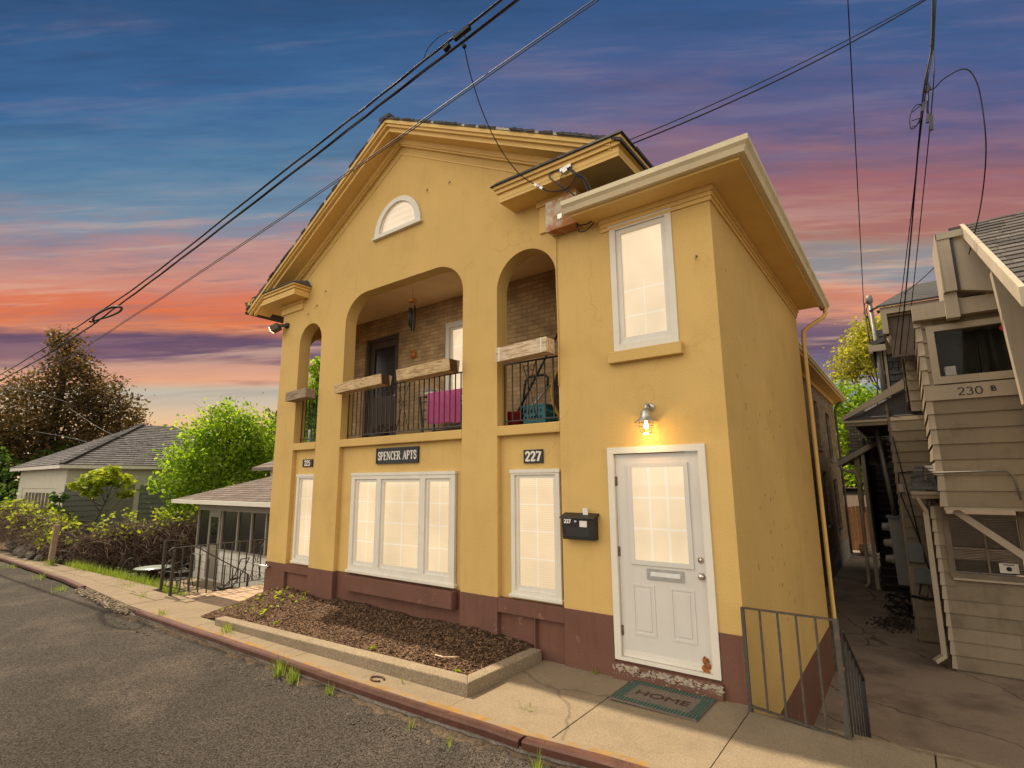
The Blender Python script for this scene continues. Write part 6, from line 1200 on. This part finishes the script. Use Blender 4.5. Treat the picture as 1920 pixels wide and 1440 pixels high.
g = MB(); g.hexa([(.93,12.9,2.10),(2.02,12.9,2.72),(2.02,14.2,2.72),(.93,14.2,2.10),(.93,12.9,2.26),(2.02,12.9,2.88),(2.02,14.2,2.88),(.93,14.2,2.26)]); g.build('stair_roof', SIDING_TRIM, t); g = MB(); g.hexa([(.93,12.9,2.265),(2.02,12.9,2.885),(2.02,14.2,2.885),(.93,14.2,2.265),(.93,12.9,2.29),(2.02,12.9,2.91),(2.02,14.2,2.91),(.93,14.2,2.29)]); g.build('stair_shingles', SHINGLE_GY, t)
g = MB(); g.bar((1.57,13.0,2.45),(1.55,13.0,-1.25),.09); g.build('post', SIDING_TRIM, t); g = MB(); g.bar((1.42,13.05,2.4),(1.40,13.05,.8),.13); g.build('post', WOODDK, t)
g = MB(); g.tube([(1.0,12.95,2.16),(1.02,12.95,2.02),(1.34,12.96,1.92),(1.40,12.96,1.75),(1.36,12.96,-1.1),(1.25,12.9,-1.2)], .045, 8); g.build('downspout', SIDING_TRIM, t)
dk = mat('dark_stair_paint', (.035,.028,.024), .8, .3, 4, .1, 30, .2); g = MB()
for k in range(17): g.box(1.62,2.36,13.15+.24*k,13.15+.24*(k+1)+.03,-1.3,-1.30+.19*(k+1)); 
g.build('stair', dk, t); g = MB()
for k in range(17): g.box(1.60,2.36,13.12+.24*k,13.15+.24*k,-1.30+.19*k+.155,-1.30+.19*(k+1)+.004)
g.build('stair_nosing', mat('worn_stair_edge', (.07,.055,.045), .8, .3, 6), t)
g = MB(); g.box(1.60,1.65,13.15,17.4,-.3,2.9); g.box(2.36,2.40,13.6,17.4,-1.3,3.2); g.box(1.6,2.4,17.3,17.4,-1.3,3.2); g.build('stair_wall', dk, t); g = MB(); g.box(1.85,2.15,17.27,17.3,2.1,2.5); g.build('stair_window', mat('dim_pane', (.05,.05,.045), .3, .1, 3), t)
# shingled tower block behind
g = MB()
for r_ in range(15):
    for c in range(4): z = 3.0+.17*r_; x0 = 2.26+.22*c+(.1 if r_%2 else 0); g.hexa([(x0,11.0,z),(x0+.21,11.0,z),(x0+.21,11.06,z),(x0,11.06,z),(x0,11.04,z+.185),(x0+.21,11.04,z+.185),(x0+.21,11.06,z+.185),(x0,11.06,z+.185)])
g.box(2.27,3.2,11.07,13,3.0,5.3); g.build('shingled_block', SHINGLE_DK, t); g = MB(); g.bar((2.29,10.97,3.0),(2.33,10.97,5.2),.10,.06); g.bar((2.42,10.97,3.0),(2.44,10.97,5.2),.05,.05); g.build('corner_board', SIDING_TRIM, t)
g = MB(); g.hexa([(2.15,10.7,5.06),(3.4,10.7,5.55),(3.4,13,5.55),(2.15,13,5.06),(2.15,10.7,5.18),(3.4,10.7,5.67),(3.4,13,5.67),(2.15,13,5.18)]); g.build('block_roof', SHINGLE_DK, t); g = MB(); g.box(2.12,2.2,10.68,13,4.9,5.12); g.box(2.12,2.75,10.66,10.70,4.94,5.10); g.build('gutter', SIDING_TRIM, t)
gg['house'] = keep
# service mast
t = thing('service_mast', 'grey electrical service mast with weatherhead above the rear roofs', 'mast', (2.28,10.9,3.2)); g = MB(); g.tube([(2.33,10.9,3.2),(2.30,10.9,4.6),(2.27,10.9,6.3)], .05, 10); g.build('pipe', DULLZINC, t); g = MB(); g.lathe([(.0001,6.5),(.06,6.48),(.08,6.40),(.07,6.28),(.05,6.26)], (2.265,10.9,0), 12); g.build('weatherhead', DULLZINC, t)
g = MB(); g.tube([(2.27,10.85,6.36),(2.16,10.8,6.25),(2.12,10.8,6.0),(2.2,10.85,5.85)], .012, 5); g.tube([(2.27,10.85,6.3),(2.18,10.8,6.1),(2.22,10.85,5.5)], .012, 5); g.bar((2.24,10.85,6.05),(2.42,10.85,6.12),.04); g.build('wires', CABLE, t)
g = MB(); g.tube([(2.55,10.9,5.5),(2.55,10.9,6.05),(2.40,10.9,6.0)], .05, 8); tag(g.build('vent_pipe', BARK), 'short rusty roof pipe with dark cap beside the service mast', 'pipe')
# meter bank
t = thing('meter_cabinet', 'tall pale grey meter cabinet with three round meters by the dark stair', 'cabinet', (2.2,9.9,-.6)); g = MB(); g.hexa([(2.13,9.75,-.57),(2.34,9.75,-.57),(2.37,10.3,-.57),(2.16,10.3,-.57),(2.09,9.75,.88),(2.33,9.75,.88),(2.37,10.3,.88),(2.12,10.3,.88)]); g.build('cabinet', mat('pale_grey_enamel', (.24,.235,.215), .5, .06, 4), t, bevel=.008); g = MB(); g.box(2.06,2.36,9.72,10.3,.88,.92); g.build('cabinet_top', GREYP, t)
for z in (.66,.30,-.05): g = MB(); g.lathe([(.10,.02),(.10,-.05),(.085,-.06),(.085,-.15),(.07,-.165),(.0001,-.17)], (2.11,10.02,z), 16, axis='X'); g.build('meter', mat('meter_glass', (.34,.32,.29), .25, .1, 6, spec=.6) if z > .5 else MATS['meter_glass'], t)
g = MB(); g.tube([(2.22,9.95,.9),(2.18,9.95,1.6),(2.08,9.95,3.0)], .05, 8); g.build('riser_pipe', DULLZINC, t)
g = MB(); g.box(2.40,2.66,7.90,7.975,.16,.52); tag(g.build('utility_box', GREYP, bevel=.02), 'smooth grey utility box, upper of two on the cream siding', 'box', 'grey utility boxes on the siding')
t = thing('utility_box', 'ribbed grey utility box, lower of two on the cream siding', 'box', (2.6,7.9,-.2), 'grey utility boxes on the siding'); g = MB(); g.box(2.47,2.80,7.88,7.975,-.22,.06); g.build('box_body', GREYP, t, bevel=.008); g = MB()
for k in range(8): x = 2.50+.036*k; g.box(x,x+.018,7.868,7.879,-.19,.03)
g.build('ribs', GREYP, t)
g = MB(); g.box(2.40,2.48,7.91,7.975,1.50,1.66); tag(g.build('junction_box', SIDING_TRIM, bevel=.004), 'tiny cream junction box under the conduit on the siding', 'box')
rh = random.Random(6); g = MB()
for k in range(9):
    r_ = rh.uniform(.14,.27); c0 = Vector((2.12+rh.uniform(-.12,.10), 9.6+rh.uniform(-.2,.2), -1.22+.05*k)); tx, ty = rh.uniform(-.5,.5), rh.uniform(-.5,.5)
    g.tube([c0 + Vector((r_*math.cos(a), r_*math.sin(a), .5*r_*(tx*math.cos(a)+ty*math.sin(a))+abs(.1*math.sin(3*a)))) for a in [i*.33 for i in range(20)]], .016, 5)
tag(g.build('garden_hose', BLACKP), 'tangled heap of black hose on the alley floor below the meters', 'hose')
rh = random.Random(16); P = np.array([(2.0+rh.gauss(0,.22), 9.1+rh.gauss(0,.28), -1.285+abs(rh.gauss(0,.02))) for _ in range(500)]); o = leaf_mesh('leaf_litter', BARK, P, .035, None, .8); tag(o, 'dark leaf litter heaped around the hose', None, None, 'stuff')
for pts, lab in (([(2.20,9.8,1.0),(2.42,7.96,1.45),(2.62,7.93,.6),(2.72,7.92,-.05)], 'black cable sagging across the siding to the lower utility box'), ([(2.42,7.95,2.6),(2.55,7.93,1.4),(2.66,7.93,.2)], 'thin black cable hanging straight down the siding'), ([(2.55,7.9,-.22),(2.50,7.9,-.42),(2.62,7.9,-.46),(2.66,7.9,-.25),(2.72,7.9,-.5),(2.78,7.9,-.9),(2.85,7.88,-1.05)], 'loose looping wires below the ribbed utility box'), ([(2.38,8.0,-.48),(2.6,7.94,-.50),(2.86,7.95,-.47)], 'dark pipe run low across the siding'), ([(2.41,7.95,1.55),(2.43,7.95,1.88),(2.62,7.95,1.9),(2.9,7.9,1.9)], 'thin metal conduit along the siding at gutter height')):
    g = MB(); g.tube(pts, .011 if 'pipe' not in lab else .028, 5); tag(g.build('wall_cable', CABLE), lab, 'cable')
# trees, fence and hill at the end of the alley
tree('yellow_tree', 'tall gold-green tree with bare limbs beyond the alley', (2.4,34,-1.3), (2.2,34,9), .35, [(1.6,34,10.6,1.5,1.3,.9),(.6,34,9.6,1.2,1.2,.8),(2.9,34,11.0,1.4,1.3,.9),(-.1,34,8.4,1.0,1.0,.7),(1.2,34,8.6,1.1,1.0,.7),(3.4,34,9.6,1.2,1.2,.9),(2.3,34,9.6,1.2,1.2,.6)], 6500, .12, LEAF_OL, spread=.75, shell=.45)
tree('green_tree', 'fresh green tree over the wooden fence at the end of the alley', (1.4,27,-1.3), (1.2,27,5), .18, [(.6,27,5.8,1.2,1.1,1.0),(1.6,27,5.0,1.2,1.2,1.0),(.2,27,4.2,1.2,1.1,.9),(1.4,27,3.4,1.2,1.2,1.0),(.6,27,2.2,1.1,1.1,.9),(1.5,27,1.4,1.0,1.0,.8),(2.6,27,4.0,1.1,1.1,1.0),(2.6,27,2.2,1.1,1.1,1.0)], 9000, .11, LEAF_G, spread=.5)
tree('background_tree', 'pale feathery treetop beside the rear brick block', (-1.5,32,-1.3), (-1.5,32,5.5), .15, [(-1.2,32,5.9,1.0,1.0,.9),(-.5,32,4.9,1.0,1.0,.9),(-.8,32,3.5,1.2,1.0,1.0)], 3000, .12, LEAF_Y, spread=.6)
t = thing('wooden_fence', 'orange-brown wooden fence closing the far end of the alley', 'fence', (1,22.5,-1.3)); g = MB()
for k in range(22): x = -.6+.16*k; g.box(x,x+.15,22.5,22.53,-1.3,.55+.03*math.sin(k*2.1))
g.build('boards', mat('orange_cedar_boards', (.36,.17,.07), .8, .2, 6, rnd=.25), t); g = MB(); g.box(-.6,2.9,22.53,22.57,-.9,-.8); g.box(-.6,2.9,22.53,22.57,.1,.2); g.build('rails', WOODDK, t)
tufts('yard_shrub', 'small green plant at the foot of the wooden fence', [(.75,21.4,-1.28),(1.1,21.6,-1.28)], 90, .45, .2, cat='plant')
t = thing('barrel_planter', 'small round planter by the alley end', 'planter', (.95,20.9,-1.3)); g = MB(); g.lathe([(.0001,-1.3),(.30,-1.3),(.36,-1.1),(.33,-.85),(.27,-.85),(.26,-.9),(.0001,-.9)], (.95,20.9,0), 16); g.build('barrel', WOODDK, t)
g = MB(); g.add([(x, 150+30*math.sin(x*.03), z) for x, z in ((-60,-2),(-20,6),(5,14),(30,27),(70,36),(140,30),(220,-2))] + [(x, 230, -2) for x in (-60,-20,5,30,70,140,220)], [(i,i+1,8+i,7+i) for i in range(6)]); struct(g.build('hills', mat('dry_tan_hillside', (.20,.155,.085), .95, .25, .08)))
t = thing('distant_building', 'distant grey block standing on the skyline behind the garage roof', 'building', (-75,18,-2)); g = MB(); g.box(-77,-73,17.5,20.5,-2,8.6); g.build('wall', mat('grey_concrete_block', (.19,.185,.17), .9, .1, 1), t); g = MB()
for k in range(5): g.box(-72.99,-72.95,17.8+.5*k,18.1+.5*k,6.8,8.0); g.box(-76.6+.8*k,-76.1+.8*k,17.44,17.49,6.8,8.0)
g.build('windows', DARKGLASS, t)
# ------------------------------------------------------------------ overhead cables
def sag(p, q, s, n=18): p, q = Vector(p), Vector(q); return [p.lerp(q,k/n) - Vector((0,0,s*4*(k/n)*(1-k/n))) for k in range(n+1)]
def cable(label, pts, r, m=CABLE, group=None, n=5, name='overhead_cable'):
    g = MB(); g.tube(pts, r, n); return tag(g.build(name, m), label, 'cable', group)
def through(pts, n=10):
    out = []; P = [Vector(p) for p in pts]
    for i in range(len(P)-1):
        a, b, c, d = P[max(i-1,0)], P[i], P[i+1], P[min(i+2,len(P)-1)]
        for k in range(n):
            t_ = k/n; out.append(.5*((2*b)+(c-a)*t_+(2*a-5*b+4*c-d)*t_*t_+(3*b-a-3*c+d)*t_**3))
    return out+[P[-1]]
def shift(pts, dx=0, dy=0, dz=0): return [(x+dx,y+dy,z+dz) for x,y,z in pts]
E_R = [(7.257,-1.35,7.721)]
up = through(E_R + [(-0.414,-1.35,7.042),(-2.17,-1.35,6.871),(-3.294,-1.35,6.761),(-5.608,-1.35,6.551),(-8.609,-1.35,6.249),(-10.847,-1.35,6.069),(-13.084,-1.35,5.968),(-15.842,-1.35,5.855),(-18.861,-1.35,5.771),(-23.437,-1.35,5.693),(-41.185,-1.35,5.508)], 6)
lo = through([(7.257,-1.35,7.565),(-0.195,-1.35,6.904),(-2.164,-1.35,6.735),(-3.221,-1.35,6.62),(-5.586,-1.35,6.398),(-8.386,-1.35,6.131),(-10.503,-1.35,5.953),(-11.93,-1.35,5.844),(-12.987,-1.35,5.747),(-13.769,-1.35,5.693),(-15.756,-1.35,5.61),(-18.325,-1.35,5.508),(-23.284,-1.35,5.46),(-41.185,-1.35,5.269)], 6)
def strands(label, path, r, n, spread, seed, pitch=5.0, m=(CABLE, CABLE_GY)):
    t = thing('cable_bundle', label, 'cable', path[0], 'twin cable bundles along the street')
    for k in range(n):
        ph = 6.283*k/n; pts = [Vector(p) + Vector((0, math.cos(ph+i*pitch*.1)*spread, math.sin(ph+i*pitch*.1)*spread)) for i, p in enumerate(path)]
        g = MB(); g.tube(pts, r*(1 if k else 1.25), 6); g.build('strand', m[k % 2], t)
    return t
strands('upper thick cable bundle crossing the sky from top centre to the left edge', up, .0072, 3, .0088, 1)
strands('lower thick cable bundle crossing the sky and carrying the loose loop', lo, .0085, 3, .0105, 2)
lo2 = [Vector(p)+Vector((0,.02,-.05)) for p in lo[18:36]]
g = MB(); loop = [(-13.196,-1.386,5.711),(-12.715,-1.53,5.669),(-11.936,-1.65,5.614),(-11.339,-1.59,5.651),(-11.282,-1.41,5.699),(-11.762,-1.29,5.729),(-12.48,-1.254,5.771),(-13.137,-1.29,5.807),(-13.375,-1.374,5.771),(-13.195,-1.47,5.711)]
lp_ = through([(x,y,z+.02) for x,y,z in loop], 6); g.tube(lp_, .024, 6); tag(g.build('cable_loop', CABLE), 'flat black loop of spare cable hanging on the lower bundle at left', 'cable loop')
t3 = through([(6.659,-1.35,6.824),(0.734,-1.35,6.315),(-0.877,-1.35,6.168),(-2.283,-1.35,6.021),(-3.727,-1.35,5.9),(-5.49,-1.35,5.759),(-7.795,-1.35,5.592),(-10.268,-1.35,5.424),(-17.263,-1.35,5.089),(-41.185,-1.35,4.671)], 6)
cable('upper of the two thin wires passing in front of the gable', [p+Vector((0,0,.018)) for p in t3], .0065, CABLE_GY, 'thin twin wires in front of the gable')
cable('lower of the two thin wires passing in front of the gable', [p+Vector((0,0,-.018)) for p in t3], .0065, CABLE_GY, 'thin twin wires in front of the gable')
t = thing('cable_clamp', 'splice clamp and small loop where the drop wire leaves the bundles', 'clamp', (-1.235,-1.35,6.824)); g = MB(); g.bar((-0.877,-1.35,6.973),(-1.116,-1.35,6.943),.05); g.bar((-1.176,-1.374,6.883),(-1.259,-1.374,6.859),.05); g.build('clamp_body', CABLE, t)
g = MB(); g.tube(through([(-1.654,-1.35,6.919),(-1.57,-1.35,7.063),(-1.379,-1.35,7.123),(-1.176,-1.35,7.087),(-1.056,-1.35,6.967)], 5), .005, 5); g.tube(through([(-1.116,-1.35,6.919),(-0.972,-1.35,6.907),(-0.913,-1.35,6.8)], 5), .006, 5); g.ball((-0.96,-1.35,6.758), .028, 8, 6); g.build('jumper_wire', CABLE, t)
dr = through([(-0.96,-1.35,6.752),(-1.021,-1.15,6.504),(-0.993,-0.95,6.115),(-0.929,-0.72,5.779),(-0.797,-0.52,5.492),(-.653,-.38,5.355)], 6); cable('black drop wire curving down from the cable clamp to the gable return', dr, .0065)
t = thing('wire_anchor', 'small steel wire anchor on the soffit edge of the right cornice return', 'anchor', (-.62,-.38,5.3)); g = MB(); g.bar((-.66,-.38,5.36),(-.54,-.38,5.26),.03); g.lathe([(.0001,-.02),(.025,-.02),(.025,.02),(.0001,.02)], (-.60,-.38,5.31), 10, axis='Y'); g.build('anchor_body', CHROME, t)
cable('slack black wire from the soffit anchor into the junction box', through([(-.54,-.38,5.26),(-.42,-.40,5.17),(-.25,-.40,5.13),(-.15,-.38,5.17),(-.10,-.34,5.30)], 6), .008)
for k, (dz, r_, lab) in enumerate(((.0,.010,'thicker service wire from the upper right sky to the house corner'),(.10,.007,'thinner service wire above the thicker one, upper right sky to the house corner'))):
    cable(lab, sag((-.20,-.36,5.42+dz*.4),(3.60,3.0,8.20+dz*.2),.16-.05*k,24), r_, CABLE, 'service wires to the house corner')
t = thing('service_clamp', 'dark splice connector under the right cornice return with loose wires', 'connector', (-.25,-.36,5.35)); g = MB(); g.bar((-.30,-.36,5.41),(-.15,-.36,5.43),.04); g.bar((-.26,-.36,5.38),(-.20,-.36,5.40),.06); g.build('connector_body', CHROME, t)
g = MB(); g.tube(through([(-.28,-.36,5.42),(-.40,-.36,5.45),(-.46,-.36,5.40),(-.36,-.34,5.28),(-.22,-.25,5.15),(-.16,-.17,5.05)],6), .009, 5); g.tube(through([(-.24,-.36,5.40),(-.30,-.36,5.32),(-.31,-.34,5.20),(-.24,-.3,5.14)],6), .006, 5); g.tube(through([(-.18,-.36,5.41),(-.13,-.33,5.32),(-.05,-.28,5.25),(-.02,-.2,5.10),(-.03,-.14,4.98)],6), .012, 5); g.tube(through([(-.17,-.36,5.40),(-.09,-.33,5.31),(-.01,-.28,5.24),(.02,-.2,5.10),(.01,-.14,4.98)],6), .009, 5); g.build('loose_wire', CABLE_GY, t)
g = MB(); g.tube(through([(-.235,-.12,4.81),(-.20,-.14,4.70),(-.12,-.14,4.68),(-.06,-.10,4.74),(-.05,-.03,4.82)],6), .007, 5); g.tube(through([(-.25,-.12,4.81),(-.18,-.14,4.77),(-.08,-.12,4.77),(-.04,-.05,4.84)],6), .009, 5); tag(g.build('looped_wire', CABLE), 'looped wires hanging under the rusty junction box', 'wire')
g = MB(); g.tube(through([(-.60,-.02,4.78),(-.608,-.012,4.2),(-.600,-.012,3.6),(-.608,-.012,2.9)],5), .007, 5); tag(g.build('wall_wire', STUCCO_TRIM), 'painted wire running down the wall right of the right arch', 'wire')
# right hand bundle down to the cream house
AP = Vector((3.60,3.0,8.20))
for k, (e, r_, lab) in enumerate((((2.66,8,3.95),.011,'middle black cable dropping from the upper right sky to the cream house'),((2.55,8,3.95),.007,'left thin cable of the bundle dropping to the cream house'),((2.76,8,3.95),.007,'right thin cable of the bundle dropping to the cream house'))):
    m1 = Vector((3.315+.02*k,3.0,6.70)) if k < 2 else Vector((3.42,3.0,6.7)); pts = through([tuple(AP+Vector((.02*k,0,0))), (3.49+.015*k,3.0,7.42), tuple(m1), (lerp(m1.x,e[0],.45),5.2,lerp(m1.z,e[2],.47)), e], 8); cable(lab, pts, r_, CABLE, 'cables dropping to the cream house')
g = MB(); g.tube(sag((2.68,3.0,8.75),(2.14,10.8,6.3),.03), .009, 5); tag(g.build('overhead_cable', CABLE), 'single long black cable falling to the service mast on the right', 'cable')
g = MB(); g.tube([(2.14,10.8,6.3),(2.16,10.75,5.2),(2.22,10.6,4.2),(2.12,10.0,3.0),(2.0,10,2.6)], .016, 5); tag(g.build('mast_cable', CABLE), 'black cable continuing down past the service mast to the eaves', 'cable')
cable('thin wire from the service mast up to the right eave', sag((2.42,10.85,6.12),(3.50,6.2,5.55),.12), .008)
t = thing('splice_cluster', 'cluster of cable splices and wire loop hanging in the right sky', 'splice', (3.3,3,6.6)); g = MB()
for a, b, w in (((3.415,3,7.10),(3.395,3,6.92),.03),((3.44,3,7.22),(3.38,3,6.95),.035),((3.34,3,6.72),(3.30,3,6.58),.035),((3.36,3,6.52),(3.335,3,6.40),.035),((3.385,3,6.48),(3.365,3,6.28),.035),((3.41,3,6.90),(3.37,3,6.84),.05)): g.bar(a, b, w)
g.build('splice_sleeve', CABLE_GY, t); g = MB()
g.tube(through([(3.33,3,6.68),(3.24,3,6.70),(3.17,3,6.58),(3.155,3,6.40),(3.21,3,6.40),(3.28,3,6.52),(3.33,3,6.66)],6), .007, 5); g.tube(through([(3.33,3,6.66),(3.25,3,6.44),(3.165,3,6.41)],6), .006, 5); g.tube([(3.20,3,6.62),(3.33,3,6.70)], .006, 5); g.tube([(3.18,3,6.5),(3.30,3,6.50)], .006, 5); g.tube([(3.41,3,6.95),(3.36,3,6.60),(3.35,3,6.50)], .012, 5); g.build('wire_loop', CABLE, t)
g = MB(); g.tube(through([(3.40,3,6.85),(3.47,3,6.86),(3.55,3,6.93),(3.70,3,6.985),(3.80,3,6.96),(3.86,3,6.80),(3.88,3,6.5),(3.87,3.2,5.9),(3.85,4.2,5.55),(3.76,5.3,5.25)],7), .008, 5); tag(g.build('overhead_cable', CABLE), 'thin cable arcing right from the splices down to the right gutter', 'cable')
for k, (pts, lab) in enumerate((([(-30,2.28,5.43),(-24.4,2.4,3.9),(-22.5,3.6,3.3)],'pale wire slanting down to the garage roof, upper'),([(-30,1.2,4.2),(-24.6,1.7,3.5),(-22.2,2.3,2.7)],'pale wire slanting down to the garage roof, lower'),([(-41.193,-1.11,7.303),(-30,-.3,6.2),(-26,1.4,5.2)],'thin wire in the left sky above the copper tree'))):
    cable(lab, through(pts,6), .012, CABLE_GY, 'thin wires over the garage')
